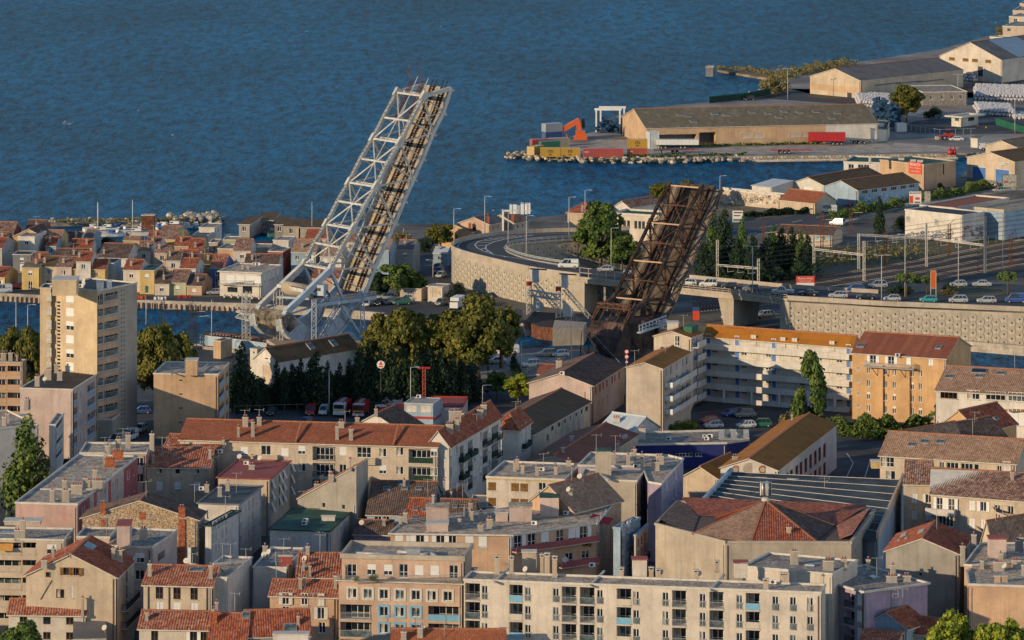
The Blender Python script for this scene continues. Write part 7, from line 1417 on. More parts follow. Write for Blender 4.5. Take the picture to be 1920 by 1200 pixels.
tree('cypress', 'single dark cypress standing by the avenue beyond the railway', 1649, 440, 363, 26, 'lf_dark'); tree('cypress', 'pointed conifer towering over the low block at the left edge', 52, 965, 766, 112, 'lf_green', name='conifer'); tree('cypress', 'dark cypress beside the canal road cars', 965, 710, 654, 28, 'lf_dark')
tree('poplar', 'tall wind bent poplar in the gallery block courtyard', 1512, 851, 655, 62, 'lf_green')
for q in [('spreading umbrella pine on the roundabout island, left', 1700, 556, 503, 58, 'lf_pine', 9.65), ('umbrella pine on the roundabout island, second from left', 1738, 556, 507, 46, 'lf_pine', 9.65), ('umbrella pine near the right edge of the roundabout', 1890, 556, 500, 50, 'lf_pine', 9.65)]: tree('pine', *q)
for q in [('olive shrub beside the poplar', 1470, 845, 750, 42, 'lf_dry', 1.5), ('dark shrub at the foot of the lilac block', 128, 880, 850, 34, 'lf_dark', 1.5), ('low green shrub in front of the gallery block courtyard, left', 1250, 812, 786, 44, 'lf_green', 1.5), ('low green shrub in front of the gallery block courtyard, right', 1284, 808, 780, 46, 'lf_bright', 1.5), ('dark shrub in the courtyard behind the blue building', 1380, 815, 796, 60, 'lf_dark', 1.5), ('wide dark shrub beside the graffiti hall', 1688, 434, 392, 34, 'lf_dark', 1.5),
   ('shrub on the rocky shore behind the port hall', 1455, 176, 130, 56, 'lf_dry', 1.5), ('dark shrub beside the gatehouse', 1752, 222, 190, 42, 'lf_dark', 1.5), ('shrub by the sandy villas at the upper right', 1882, 66, 42, 34, 'lf_dry', 1.5), ('bushy shrubs on the roundabout under the pines', 1690, 553, 528, 50, 'lf_dark', 9.6), ('rounded shrub right of the roundabout pines', 1780, 552, 520, 42, 'lf_dry', 9.6), ('shrub behind the turquoise shed by the lane', 796, 472, 436, 40, 'lf_dark', 1.5),
   ('shrub left of the mooring shacks on the lagoon shore', 752, 452, 428, 40, 'lf_dry', 1.5), ('shrub between the bridge deck and the lagoon', 700, 462, 436, 34, 'lf_green', 1.5), ('shrub beside the transformer kiosk', 846, 566, 534, 28, 'lf_dark', 1.5), ('pinkish dry shrub below the overpass wall', 862, 552, 520, 26, 'lf_dry', 1.5), ('green shrub next to the marina kiosk', 202, 456, 438, 34, 'lf_dark', 1.5), ('climbing shrub on the builders merchant wall', 1764, 362, 334, 18, 'lf_dark', 1.5), ('dark shrub on the graffiti street wall', 1690 - 2, 374, 354, 12, 'lf_dark', 1.5), ('shrub on the graffiti wall by the red car', 1610, 382, 362, 14, 'lf_dark', 1.5),
   ('bush on the roof terrace of the peach building', 700, 1090, 1072, 26, 'lf_green', 14.3), ('flowering bush on the roof terrace beside the curved wing', 668, 1089, 1076, 20, 'lf_bright', 14.3), ('terrace plants at the red balcony corner', 1100, 1024, 998, 22, 'lf_bright', 10.5), ('bushy plants behind the tenement ridge', 575, 806, 790, 52, 'lf_green', 1.5)]: tree('bush', q[0], q[1], q[2], q[3], q[4], q[5], q[6])
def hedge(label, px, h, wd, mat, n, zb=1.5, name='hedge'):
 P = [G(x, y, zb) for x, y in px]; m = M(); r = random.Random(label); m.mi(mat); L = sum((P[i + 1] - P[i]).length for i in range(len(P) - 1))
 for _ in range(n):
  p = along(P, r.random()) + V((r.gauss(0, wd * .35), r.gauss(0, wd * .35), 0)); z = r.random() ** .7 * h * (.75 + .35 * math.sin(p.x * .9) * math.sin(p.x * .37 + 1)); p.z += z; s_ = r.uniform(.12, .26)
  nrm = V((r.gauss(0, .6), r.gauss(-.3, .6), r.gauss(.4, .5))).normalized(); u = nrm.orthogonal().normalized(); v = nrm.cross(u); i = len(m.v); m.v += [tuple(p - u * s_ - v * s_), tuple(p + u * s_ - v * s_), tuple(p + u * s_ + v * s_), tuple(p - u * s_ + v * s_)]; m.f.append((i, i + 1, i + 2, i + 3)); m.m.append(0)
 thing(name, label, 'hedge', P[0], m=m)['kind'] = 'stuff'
hedge('leafy hedge along the school yard below the orange block', [(1568, 812), (1640, 822), (1740, 812)], 4.6, 3, 'lf_green', 7000); hedge('reed hedge along the avenue beyond the railway', [(1562, 412), (1640, 396), (1690, 388)], 3, 3, 'lf_green', 2500); hedge('reed hedge beside the brown red flat roof', [(1733, 378), (1800, 366), (1850, 352)], 2.8, 3, 'lf_green', 2500)
hedge('clipped dark hedge along the avenue by the stone workshop', [(1395, 408), (1520, 399)], 2, 1.4, 'lf_dark', 2200); hedge('reeds along the far shore behind the port halls', [(1485, 142), (1560, 126), (1590, 122)], 2.8, 8, 'lf_dry', 2600, name='reeds'); hedge('weeds growing in the port quay rocks', [(1150, 294), (1250, 294.5), (1400, 291)], 1.0, 1.2, 'lf_green', 900, name='weeds'); hedge('dry grass on the rail embankment and waste ground', [(1400, 500), (1550, 490), (1700, 470)], .8, 14, 'lf_dry', 2500, name='rough_grass')
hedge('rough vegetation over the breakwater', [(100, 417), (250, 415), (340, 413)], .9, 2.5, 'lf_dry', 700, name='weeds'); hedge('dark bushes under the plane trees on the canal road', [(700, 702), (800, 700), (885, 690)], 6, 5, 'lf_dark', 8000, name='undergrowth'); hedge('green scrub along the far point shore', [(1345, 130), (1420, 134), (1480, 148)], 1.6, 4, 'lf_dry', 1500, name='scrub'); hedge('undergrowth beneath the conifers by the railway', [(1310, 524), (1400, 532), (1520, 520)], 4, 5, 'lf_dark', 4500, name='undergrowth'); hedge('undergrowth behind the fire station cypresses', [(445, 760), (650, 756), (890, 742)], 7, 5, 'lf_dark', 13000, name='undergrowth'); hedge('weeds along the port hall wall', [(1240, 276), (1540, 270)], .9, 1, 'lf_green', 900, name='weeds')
# ================================================================ vehicles
mk('carglass', (.02, .025, .03), rough=.15, spec=.6)
for nme, c in dict(c_white=(.55, .55, .53), c_silver=(.30, .31, .32), c_grey=(.12, .125, .13), c_black=(.015, .016, .02), c_red=(.35, .02, .02), c_blue=(.03, .07, .22), c_teal=(.02, .25, .27), c_green=(.02, .12, .07), c_beige=(.28, .24, .17), c_orange=(.5, .09, .02), c_yellow=(.42, .25, .04), c_cred=(.33, .07, .055)).items(): mk(nme, c, var=.04, rough=.35, spec=.5)
def car_meshes(kind):
 L, W, Hh, hood, rear, belt = dict(hatch=(4.0, 1.72, 1.48, .95, .12, .9), sedan=(4.5, 1.76, 1.44, 1.15, .75, .9), wagon=(4.5, 1.76, 1.5, 1.1, .1, .92), mpv=(4.4, 1.8, 1.7, .8, .1, 1.0), van=(5.0, 1.95, 2.1, .75, .05, 1.15), pickup=(5.2, 1.85, 1.75, 1.2, 1.9, 1.05), box=(4.2, 1.75, 1.85, 1.0, .05, 1.05))[kind]
 sec = [(-L / 2, .35, .62, .9), (-L / 2 + .12, .24, belt - .14, .97), (-L / 2 + hood * .6, .22, belt - .06, 1), (-L / 2 + hood, .22, belt, 1), (0, .22, belt, 1), (L / 2 - .5, .22, belt + .02, 1), (L / 2 - .08, .26, belt - .03, .95), (L / 2, .4, belt - .3, .9)]
 b = M(); rings = []
 for x, zb, zt, ws in sec: h = W / 2 * ws; rings.append([V((x, -h * .92, zb)), V((x, -h, (zb + zt) / 2)), V((x, -h * .93, zt)), V((x, h * .93, zt)), V((x, h, (zb + zt) / 2)), V((x, h * .92, zb))])
 for a, c in zip(rings, rings[1:]):
  for k in range(6): j = (k + 1) % 6; b.poly([a[k], a[j], c[j], c[k]], 'c_white')
 b.poly(rings[0][::-1], 'c_white'); b.poly(rings[-1], 'c_white')
 x0, x1 = -L / 2 + hood, L / 2 - rear - .05; w0, w1 = W * .45, W * .37; zt = Hh; fx, rx = (.75, .45) if kind not in ('van', 'box') else (.7, .1)
 g = M(); lo = [V((x0, -w0, belt - .02)), V((x1, -w0, belt - .02)), V((x1, w0, belt - .02)), V((x0, w0, belt - .02))]; hi = [V((x0 + fx, -w1, zt - .05)), V((x1 - rx, -w1, zt - .05)), V((x1 - rx, w1, zt - .05)), V((x0 + fx, w1, zt - .05))]
 for k in range(4): j = (k + 1) % 4; g.poly([lo[k], lo[j], hi[j], hi[k]], 'carglass')
 r = M(); r.prism([p + V((0, 0, -.01)) for p in hi], (0, 0, .06), 'c_white')
 for k in range(4): r.bar(lo[k], hi[k] + V((0, 0, .02)), .09, .09, 'c_white')
 for t in ((.38, .68) if kind != 'van' else (.35,)):
  for s_, (a, c) in ((0, (0, 1)), (1, (3, 2))): r.bar(lo[a] + (lo[c] - lo[a]) * t, hi[a] + (hi[c] - hi[a]) * t, .08, .07, 'c_white')
 if kind == 'van':
  for s_ in (-1, 1): r.box((x1 / 2 + .35, s_ * (w0 + w1) / 2, (belt + zt) / 2 - .02), (x1 - .65, .1, zt - belt - .06), 'c_white')
 wm = M(); wm.cyl((0, -.1, 0), (0, .1, 0), .32, .32, 'rubber', 12); wm.cyl((0, -.115, 0), (0, .115, 0), .19, .19, 'galv', 10)
 hl = M(); hl.box((0, 0, 0), (.06, .34, .14), 'whitep'); tl = M(); tl.box((0, 0, 0), (.06, .26, .22), 'redp'); bp = M(); bp.box((-L / 2 + .02, 0, .42), (.12, W * .86, .16), 'darkp'); bp.box((L / 2 - .02, 0, .45), (.1, W * .86, .16), 'darkp'); bp.box((-L / 2 - .05, 0, .45), (.02, .5, .1), 'whitep')
 return dict(L=L, W=W, b=b.mesh('body'), g=g.mesh('windows'), r=r.mesh('roof_panel'), w=wm.mesh('wheel'), h=hl.mesh('headlight'), t=tl.mesh('tail_light'), p=bp.mesh('bumper'))
CM = {}
def car(kind, label, x, y, rot, col, zb=1.52, group='parked cars', cat='car', name=None):
 if kind not in CM: CM[kind] = car_meshes(kind)
 c = CM[kind]; t = thing(name or ('parked_van' if kind in ('van', 'box') else 'car'), label, 'van' if kind in ('van', 'box') else cat, G(x, y, zb), math.radians(rot), group); L, W = c['L'], c['W']
 for n_, k in (('body', 'b'), ('roof_panel', 'r')):
  o = ob(n_, c[k], t)
  if col != 'c_white': o.material_slots[0].link = 'OBJECT'; o.material_slots[0].material = MT[col]
 ob('windows', c['g'], t); ob('bumper', c['p'], t)
 for sx in (-1, 1):
  for sy in (-1, 1): ob('wheel', c['w'], t, (sx * L * .31, sy * (W / 2 - .1), .32))
 for sy in (-1, 1): ob('headlight', c['h'], t, (-L / 2 + .05, sy * W * .34, .68)); ob('tail_light', c['t'], t, (L / 2 - .02, sy * W * .37, .75))
 return t
GO = 'cars queueing on the overpass'
for q in [('van', 'white panel van leading round the overpass bend', 1066, 502, -6, 'c_white'), ('hatch', 'pale car behind the mesh fence on the overpass', 1135, 509, -6, 'c_silver'), ('mpv', 'light blue car half hidden behind the brown truss', 1186, 514, -6, 'c_silver'), ('hatch', 'small white car just right of the brown bridge', 1291, 534, -7, 'c_white'), ('box', 'white high roofed car, second right of the brown bridge', 1328, 537, -7, 'c_white'), ('hatch', 'black car between the white high roofed car and a silver one', 1369, 541, -7, 'c_black'), ('hatch', 'dark silver car ahead of the pickup', 1409, 545, -7, 'c_grey'), ('pickup', 'silver pickup truck above the lower road pier', 1468, 551, -7, 'c_silver'), ('sedan', 'dark saloon just behind the pickup', 1516, 554, -7, 'c_black'), ('wagon', 'silver estate car in the middle of the overpass queue', 1572, 558, -6, 'c_silver'), ('sedan', 'black saloon between two silver cars above the panel wall', 1624, 561, -5, 'c_black'), ('hatch', 'silver hatchback ahead of the turquoise one', 1673, 564, -5, 'c_silver'), ('hatch', 'turquoise hatchback on the overpass queue', 1741, 566, -3, 'c_teal'), ('mpv', 'silver people carrier behind the turquoise car', 1797, 567, -3, 'c_silver'), ('wagon', 'silver car second from the right edge of the queue', 1850, 567.5, -3, 'c_silver'), ('van', 'dark blue van at the right edge of the queue', 1905, 567, -3, 'c_blue'), ('mpv', 'blue grey car entering from the slip road', 1604, 546, 8, 'c_blue'), ('mpv', 'pale silver car on the slip road above the queue', 1646, 539, 10, 'c_silver'), ('hatch', 'silver car on the far side of the roundabout', 1797, 537, 4, 'c_silver'), ('sedan', 'pale saloon on the far side of the roundabout, rightmost', 1841, 536.5, -4, 'c_silver')]: car(*q[:6], zb=ZD + .03, group=GO)
for q in [('hatch', 'white car at the canal car park edge', 687, 574, 85, 'c_white'), ('hatch', 'dark car second in the canal car park', 709, 572, 85, 'c_black'), ('wagon', 'silver estate behind the row in the canal car park', 724, 561, 8, 'c_silver'), ('hatch', 'dark teal car by the utility block', 746, 560, 6, 'c_green'), ('sedan', 'long silver saloon beside the utility block', 764, 563, -5, 'c_silver'), ('hatch', 'dark car in front of the silver saloon', 732, 570, 20, 'c_grey'), ('mpv', 'green car above the plane tree crowns', 754, 571, 20, 'c_green'), ('mpv', 'dark car near the road markings by the kiosk', 829, 572, 60, 'c_grey'), ('hatch', 'pale car in the lane below the overpass wall', 827, 520, 70, 'c_silver'), ('hatch', 'dark car in the lane below the overpass wall', 824, 512, 70, 'c_grey'), ('hatch', 'blue car highest up the lane by the overpass', 821, 505, 70, 'c_blue'),
   ('mpv', 'brown grey car beside the canal fence', 1026, 668, 12, 'c_beige'), ('hatch', 'white car beside the canal fence, right of the brown one', 1050, 668, 12, 'c_white'), ('mpv', 'white car on the canal road near the red roof', 996, 688, 20, 'c_white'), ('sedan', 'silver saloon right of the pale plane trunk', 931, 681, 12, 'c_silver'), ('hatch', 'dark car behind the pale plane trunk', 914, 676, 20, 'c_blue'), ('hatch', 'dark car under the trees by the street lamp', 888, 726, 5, 'c_grey'), ('van', 'white van parked behind the plane trees', 952, 664, 15, 'c_white'),
   ('mpv', 'dark silver car on the lower road under the overpass', 1386, 607, 30, 'c_grey'), ('sedan', 'black car on the lower road under the overpass', 1408, 600, 28, 'c_black'), ('wagon', 'silver car coming out from under the overpass', 1434, 594, 28, 'c_silver'), ('hatch', 'black car parked in the fire station yard', 510, 778, 80, 'c_black'), ('van', 'red van in the fire station yard', 583, 777, 84, 'c_red'), ('box', 'white van beside the red van', 607, 777, 84, 'c_white'), ('wagon', 'police style pale car behind the fence', 575, 754, 10, 'c_silver'), ('hatch', 'dark car behind the cypress trunks', 535, 752, 10, 'c_grey'), ('hatch', 'dark car at the left of the yard fence', 452, 758, 0, 'c_black'), ('box', 'blue rescue vehicle seen over the tenement ridge', 573, 800, 60, 'c_blue'),
   ('hatch', 'blue car at the foot of the cream tower', 265, 775, 10, 'c_blue'), ('mpv', 'white car in the street below the tan block', 264, 810, 75, 'c_white'), ('van', 'white van behind the pink block roof', 243, 824, 70, 'c_white'), ('van', 'second white van nosing behind the pink block roof', 223, 832, 50, 'c_white'), ('hatch', 'red car in the gallery block courtyard', 1330, 793, 30, 'c_red'), ('hatch', 'white car next to the red one in the courtyard', 1338, 802, 10, 'c_white'), ('hatch', 'blue car under the gallery block', 1372, 780, 15, 'c_blue'), ('mpv', 'olive people carrier under the gallery block', 1397, 782, 12, 'c_beige'), ('hatch', 'white car in the courtyard beside the dark one', 1399, 802, 20, 'c_white'), ('mpv', 'dark green car at the right of the courtyard', 1427, 800, 5, 'c_green'),
   ('hatch', 'red car beside the yellow gabled quay house', 28, 541, 15, 'c_red'), ('van', 'pale camper van at the left edge of the quay', 3, 549, 20, 'c_white'), ('hatch', 'white car behind the big quay restaurant terrace', 402, 552, 10, 'c_silver'), ('van', 'white van in front of the stone workshop', 1552, 398, 8, 'c_white'), ('hatch', 'red car by the graffiti street wall', 1600, 386, 12, 'c_red'), ('box', 'white van on the sandy lot by the lineside house', 1570, 422, -30, 'c_white'), ('hatch', 'pale car under the billboard at the right', 1874, 360, 15, 'c_silver'), ('sedan', 'white saloon beside the red loader', 1793, 264, 5, 'c_white'), ('hatch', 'dark car on the shore road above the port', 1405, 188, 5, 'c_black')]: car(*q)
def simple(name, label, cat, x, y, rot, boxes, wheels=(), zb=1.52, group=None, r=.5, parts=None):
 t = thing(name, label, cat, G(x, y, zb), math.radians(rot), group)
 for n_, c, d, mt in boxes: m = M(); m.box(c, d, mt); ob(n_, m.mesh(n_), t)
 if wheels:
  m = M(); m.cyl((0, -.16, 0), (0, .16, 0), r, r, 'rubber', 12); m.cyl((0, -.18, 0), (0, .18, 0), r * .5, r * .5, 'galv', 8); me = m.mesh('wheel')
  for wx in wheels:
   for sy in (-1.05, 1.05): ob('wheel', me, t, (wx, sy, r))
 return t
def trailer(label, x, y, L, mat, rot=0, h=2.7, box=True, wh=(), bed='c_red'):
 B_ = [('chassis', (0, 0, 1.15), (L, 1.0, .25), bed)]
 if box: B_ += [('box_body', (0, 0, 1.35 + h / 2), (L, 2.5, h), mat)] + [('rib', (-L / 2 + .6 + i * 1.2, 0, 1.35 + h / 2), (.12, 2.56, h), mat) for i in range(int(L / 1.2))]
 else: B_ += [('cross_member', (-L / 2 + .4 + i * 2.2, 0, 1.3), (.3, 2.4, .15), bed) for i in range(int(L / 2.2) + 1)]
 return simple('semi_trailer', label, 'trailer', x, y, rot, B_ + [('landing_leg', (-L / 2 + 2.5, .8, .6), (.15, .15, 1.1), 'darkp'), ('landing_leg', (-L / 2 + 2.5, -.8, .6), (.15, .15, 1.1), 'darkp')], wh)
trailer('tall red tipping trailer in front of the port hall', 1550, 272, 11.5, 'c_red', h=2.6, wh=(1.9, 3.2, 4.5)); trailer('red skeletal trailer standing on the quay track', 1484, 288, 13, 'c_red', 0, box=False, wh=(-3.4, -2.1, -.8)); trailer('grey flat trailer beside the red tipping trailer', 1620, 270, 9, 'c_grey', 2, box=False, wh=(-3, -1.7, 0), bed='c_grey')
trailer('long white trailer parked by the open port hall', 1270, 279, 13, 'c_white', 0, h=1.6, wh=(-5, -3.7, 1, 2.3), bed='c_grey'); trailer('low red trailer at the edge of the quay', 1265, 288, 13, 'c_red', 3, box=False, wh=(-.5, .8), bed='c_red')
def engine(label, x, y, rot, tank): simple('fire_engine', label, 'fire engine', x, y, rot, [('cab', (-2.6, 0, 1.75), (1.9, 2.4, 2.0), 'c_white' if tank else 'c_red'), ('windscreen', (-3.57, 0, 2.15), (.05, 2.1, .85), 'carglass'), ('cab_roof', (-2.6, 0, 2.82), (1.7, 2.2, .14), 'c_white'), ('body', (.9, 0, 1.8), (4.8, 2.45, 2.2), 'c_red'), ('bumper', (-3.62, 0, .75), (.25, 2.4, .45), 'c_white'), ('stripe', (-3.6, 0, 1.45), (.04, 2.2, .2), 'yellowp'), ('ladder', (.9, 0, 3.0), (4.2, .8, .15), 'galv'), ('beacon', (-2.9, .8, 2.98), (.25, .3, .2), 'bluep'), ('beacon', (-2.9, -.8, 2.98), (.25, .3, .2), 'bluep'), ('headlight', (-3.6, .9, 1.0), (.06, .3, .25), 'whitep'), ('headlight', (-3.6, -.9, 1.0), (.06, .3, .25), 'whitep')], (-2.3, 1.9), group='fire engines in the yard')
engine('white and red fire tanker facing the camera', 642, 777, 80, True); engine('red fire engine right of the tanker', 677, 779, 82, False); engine('red fire engine half hidden by the hipped roof', 735, 784, 30, False)
simple('motorhome', 'white motorhome by the canal kiosk', 'camper', 858, 578, 75, [('body', (.4, 0, 1.7), (4.8, 2.2, 2.3), 'c_white'), ('cab', (-2.7, 0, 1.2), (1.5, 2.0, 1.4), 'c_white'), ('windscreen', (-2.95, 0, 1.75), (.9, 1.8, .6), 'carglass'), ('overcab', (-2.2, 0, 2.5), (1.2, 2.1, .8), 'c_white'), ('window', (.4, 1.12, 2.0), (1.2, .04, .5), 'carglass'), ('window', (.4, -1.12, 2.0), (1.2, .04, .5), 'carglass')], (-2.2, 1.4), r=.36)
simple('flatbed_truck', 'white flatbed truck on the far quay', 'truck', 1856, 282, 3, [('cab', (-2.4, 0, 1.4), (1.6, 2, 1.7), 'c_white'), ('windscreen', (-3.0, 0, 1.8), (.5, 1.8, .6), 'carglass'), ('bed', (.9, 0, 1.0), (5, 2.1, .25), 'c_white'), ('crate', (-.9, 0, 1.8), (1.4, 1.9, 1.3), 'galv')], (-2.2, 1.8))
simple('wheel_loader', 'red loader beside the white saloon', 'loader', 1776, 262, 5, [('body', (.4, 0, 1.4), (3.0, 1.6, 1.2), 'c_red'), ('cab', (.3, 0, 2.5), (1.3, 1.5, 1.4), 'carglass'), ('cab_roof', (.3, 0, 3.25), (1.5, 1.6, .12), 'c_red'), ('bucket', (-3.2, 0, .6), (1.0, 2.2, .9), 'sand'), ('boom', (-1.6, 0, 1.2), (2.6, .5, .3), 'c_red')], (-1, 1.5), r=.7)
for i, (x, y) in enumerate(((1782, 290), (1790, 290))): t = thing('channel_buoy', ['squat red buoy stored on the quay', 'upright red buoy stored on the quay'][i], 'buoy', G(x, y)); m = M(); m.cyl((0, 0, 0), (0, 0, 1.6), 1.1 if i == 0 else .55, .9 if i == 0 else .5, 'c_red', 12); m.cyl((0, 0, 1.6), (0, 0, 2.4), .4, .1, 'c_red', 8); ob('float', m.mesh('float'), t); m = M(); m.cyl((0, 0, 2.3), (0, 0, 3.0), .06, .05, 'darkp', 6); ob('mast', m.mesh('mast'), t)
def container(label, x, y, rot, L, mat, zb=1.52, logo=None):
 t = thing('shipping_container', label, 'container', G(x, y, zb) if zb < 2 else V((G(x, y, 1.52).x, G(x, y, 1.52).y, zb)), math.radians(rot), 'shipping containers on the quay tip'); m = M(); m.box((0, 0, 1.3), (L, 2.38, 2.5), mat); n = int(L / .42)
 for i in range(n): m.box((-L / 2 + .25 + i * L / n, 0, 1.3), (.2, 2.5, 2.3), mat)
 ob('body', m.mesh('body'), t); m = M()
 for z in (.06, 2.53):
  for sy in (-1.2, 1.2): m.box((0, sy, z), (L, .14, .16), mat)
 for sx in (-1, 1):
  for sy in (-1.2, 1.2): m.box((sx * (L / 2 - .07), sy, 1.3), (.18, .18, 2.6), mat)
 ob('frame', m.mesh('frame'), t); m = M()
 for k in (-.6, -.2, .2, .6): m.box((-L / 2 - .02, k, 1.3), (.05, .06, 2.3), 'galv')
 ob('door_bars', m.mesh('door_bars'), t)
 if logo:
  for s_, z, sz in logo:
   c = bpy.data.curves.new('lettering', 'FONT'); c.body = s_; c.size = sz; c.align_x = 'CENTER'; c.align_y = 'CENTER'; c.extrude = .01; c.materials.append(MT['lettd' if mat == 'c_yellow' else 'lettw']); o0 = bpy.data.objects.new('x', c); me = bpy.data.meshes.new_from_object(o0); bpy.data.objects.remove(o0)
   o = ob('lettering', me, t, (0 if mat == 'c_yellow' else -L / 2 + .9, -1.28, z)); o.rotation_euler = (math.pi / 2, 0, 0)
 return t
msc = [('m', 1.75, 1.9), ('sc', .75, 1.2)]
container('left yellow container of the front row', 1032, 293, 0, 6.06, 'c_yellow', logo=msc); container('second yellow container of the front row', 1069, 293, 0, 6.06, 'c_yellow', logo=msc); container('yellow container turned end on at the left corner', 1004, 289, 60, 6.06, 'c_yellow'); container('long red container in the front row', 1131, 294, 0, 12.2, 'c_cred', logo=[('MAERSK', 1.6, .5)]); container('short red container under a yellow one', 1195, 293, 0, 6.06, 'c_cred', logo=[('HAPAG', 1.6, .5)]); container('yellow container stacked on the short red one', 1195, 293, 0, 6.06, 'c_yellow', zb=4.14, logo=msc)
container('dull red container lying behind the yellow ones', 1013, 276, 20, 6.06, 'c_cred'); container('green container behind the second yellow one', 1030, 280, 20, 6.06, 'c_green'); container('sand coloured container beside the orange crane', 1048, 274, 20, 6.06, 'c_beige'); container('blue container at the bottom of the rear stack', 1035, 262, 30, 6.06, 'c_blue'); container('grey container on top of the rear stack', 1035, 262, 30, 6.06, 'c_silver', zb=4.14); container('white tank style container standing by the hall corner', 1224, 278, 20, 3.2, 'c_white'); container('white box container stacked by the hall corner', 1224, 278, 20, 3.2, 'c_white', zb=4.14); container('white container beside the hall opening', 1242, 266, 5, 3.6, 'c_silver', zb=2.4 * 1.7); container('white container standing behind the port fence', 1689, 246, 10, 3.2, 'c_white')
t = thing('orange_crane', 'orange loading crane with a long lowered boom', 'crane', G(1088, 261)); t.scale = (1.25, 1.25, 1.2); s_ = F / t.location.y
m = M(); m.box((0, 0, 1.4), (2.4, 2.4, 1.6), 'c_orange'); m.box((0, 0, .4), (3.4, 3, .8), 'c_orange'); part('cab', m, t, (0, 0, 0)); m = M(); m.bar((-.2, 0, 2.2), (-.6, 0, 4.6), 1.2, 1.1, 'c_orange'); part('post', m, t, (0, 0, 0)); m = M(); m.bar((-.2, 0, 5.0), (-8.0, -.5, .6), 1.0, 1.3, 'c_orange'); part('boom', m, t, (0, 0, 0)); m = M(); m.bar((-8, -.5, .6), (-8.6, -.6, -1.2), .9, 1.1, 'c_orange'); m.bar((-3.9, -.3, 2.0), (-2.6, -.3, -.8), .25, .25, 'c_orange'); part('grab', m, t, (0, 0, 0)); m = M(); m.box((.8, .6, 4.2), (.8, .6, 2.6), 'darkp'); part('counterweight', m, t, (0, 0, 0))
t = thing('portal_frame', 'white steel portal frame on the quay tip', 'gantry', G(1145, 246)); 
for sx in (-3.9, 3.6):
 for sy in (-3, 3): m = M(); m.box((sx + sy * .25, sy, 3.6), (.5, .5, 7.2), 'whitep'); part('leg', m, t, (0, 0, 0))
for sy in (-3, 3): m = M(); m.box((sy * .25 - .15, sy, 7.3), (8.6, .6, .7), 'whitep'); part('beam', m, t, (0, 0, 0))
def heap(label, px, n, mat, size, name='pallet_stack', h=3, cat='stack'):
 P = [G(x, y) for x, y in px]; m = M(); r = random.Random(label)
 for i in range(n):
  u, v = r.random(), r.random(); p = P[0] + (P[1] - P[0]) * u + (P[2] - P[1]) * v; z = r.randint(0, h - 1); m.box(p + V((0, 0, size * (.45 + z * .95))), (size * .95, size * .95, size * .85), mat, rz=r.uniform(-.1, .1))
 thing(name, label, cat, P[0], m=m)['kind'] = 'stuff'
mk('pallet', (.02, .07, .14), var=.4, sc=1.5, grain=.3)
heap('blue pallets and crates heaped on the quay tip', [(1116, 250), (1180, 252), (1180, 236)], 170, 'pallet', 1.0, h=3); heap('tall blue crate stacks at the right end of the port hall', [(1636, 238), (1686, 240), (1688, 218)], 260, 'pallet', 1.1, h=6)
mk('bag', (.42, .41, .42), var=.12, sc=2, grain=.12)
def bags(label, px, rows, cols, lay):
 P = [G(x, y) for x, y in px]; m = M(); e0, e1 = P[1] - P[0], P[2] - P[1]; rows, cols = int(e1.length / 1.2), int(e0.length / 1.2)
 for l in range(lay):
  for i in range(rows - l):
   for j in range(cols - l):
    p = P[0] + e0 * ((j + .5 + l * .5 + (i % 2) * .5 + R.uniform(-.15, .15)) / cols) + e1 * ((i + .5 + l * .5) / rows) + V((0, 0, .55 + l * 1.05)); w_ = e0.length / cols * .47; m.ell(p + V((R.uniform(-.1, .1), R.uniform(-.2, .2), R.uniform(-.1, .05))), (w_ * 1.05, w_ * 1.05, .56), 'bag', 6, 4)
 thing('bulk_bags', label, 'bags', P[0], m=m)['kind'] = 'stuff'
bags('rows of white bulk bags piled behind the port hall', [(1608, 200), (1690, 206), (1680, 186)], 9, 12, 2); bags('large pile of white bulk bags on the port apron', [(1826, 188), (1990, 192), (1985, 170)], 14, 22, 2); bags('blue shadowed bulk bags behind the gatehouse', [(1832, 216), (1905, 220), (1895, 204)], 9, 12, 2); bags('small block of bulk bags against the white shed', [(1806, 152), (1830, 154), (1828, 147)], 3, 5, 3); bags('last row of bulk bags at the right edge', [(1900, 224), (1960, 226), (1955, 216)], 4, 8, 1)
def boat(label, x, y, L, rot, hull, top=None, mast=0, g='moored boats'):
 t = thing('sailing_boat' if mast else 'boat', label, 'boat', G(x, y, 0), math.radians(rot), g); m = M(); st_ = [(-.5, .62, .5), (-.2, 1, .45), (.15, .95, .48), (.38, .55, .6), (.5, .03, .75)]; W = L * .17; rg = []
 for x_, w_, z_ in st_: rg.append([V((x_ * L, -W * w_, z_ * L * .17 + .25)), V((x_ * L, -W * w_ * .6, -.2)), V((x_ * L, W * w_ * .6, -.2)), V((x_ * L, W * w_, z_ * L * .17 + .25))])
 for a, c in zip(rg, rg[1:]):
  for k in range(3): m.poly([a[k], c[k], c[k + 1], a[k + 1]], hull)
 m.poly(rg[0][::-1], hull); ob('hull', m.mesh('hull'), t); m = M()
 for a, c in zip(rg, rg[1:]): q = V((0, 0, -.14)); m.poly([a[0] + q, c[0] + q, c[3] + q, a[3] + q], top or 'sand')
 ob('deck', m.mesh('deck'), t); m = M(); m.box((-.05 * L, 0, L * .08 + .75), (L * .28, W * 1.1, .7), 'whitep' if top != 'lbluep' else 'bluep'); m.box((.03 * L, 0, L * .08 + .8), (L * .1, W * 1.12, .3), 'carglass'); ob('cabin', m.mesh('cabin'), t)
 if mast:
  m = M(); m.cyl((.05 * L, 0, .8), (.05 * L, 0, mast), .09, .06, 'whitep', 6); ob('mast', m.mesh('mast'), t); m = M(); m.cyl((.05 * L, 0, 1.8), (-.4 * L, 0, 1.7), .12, .1, 'lblue', 6); ob('boom', m.mesh('boom'), t)
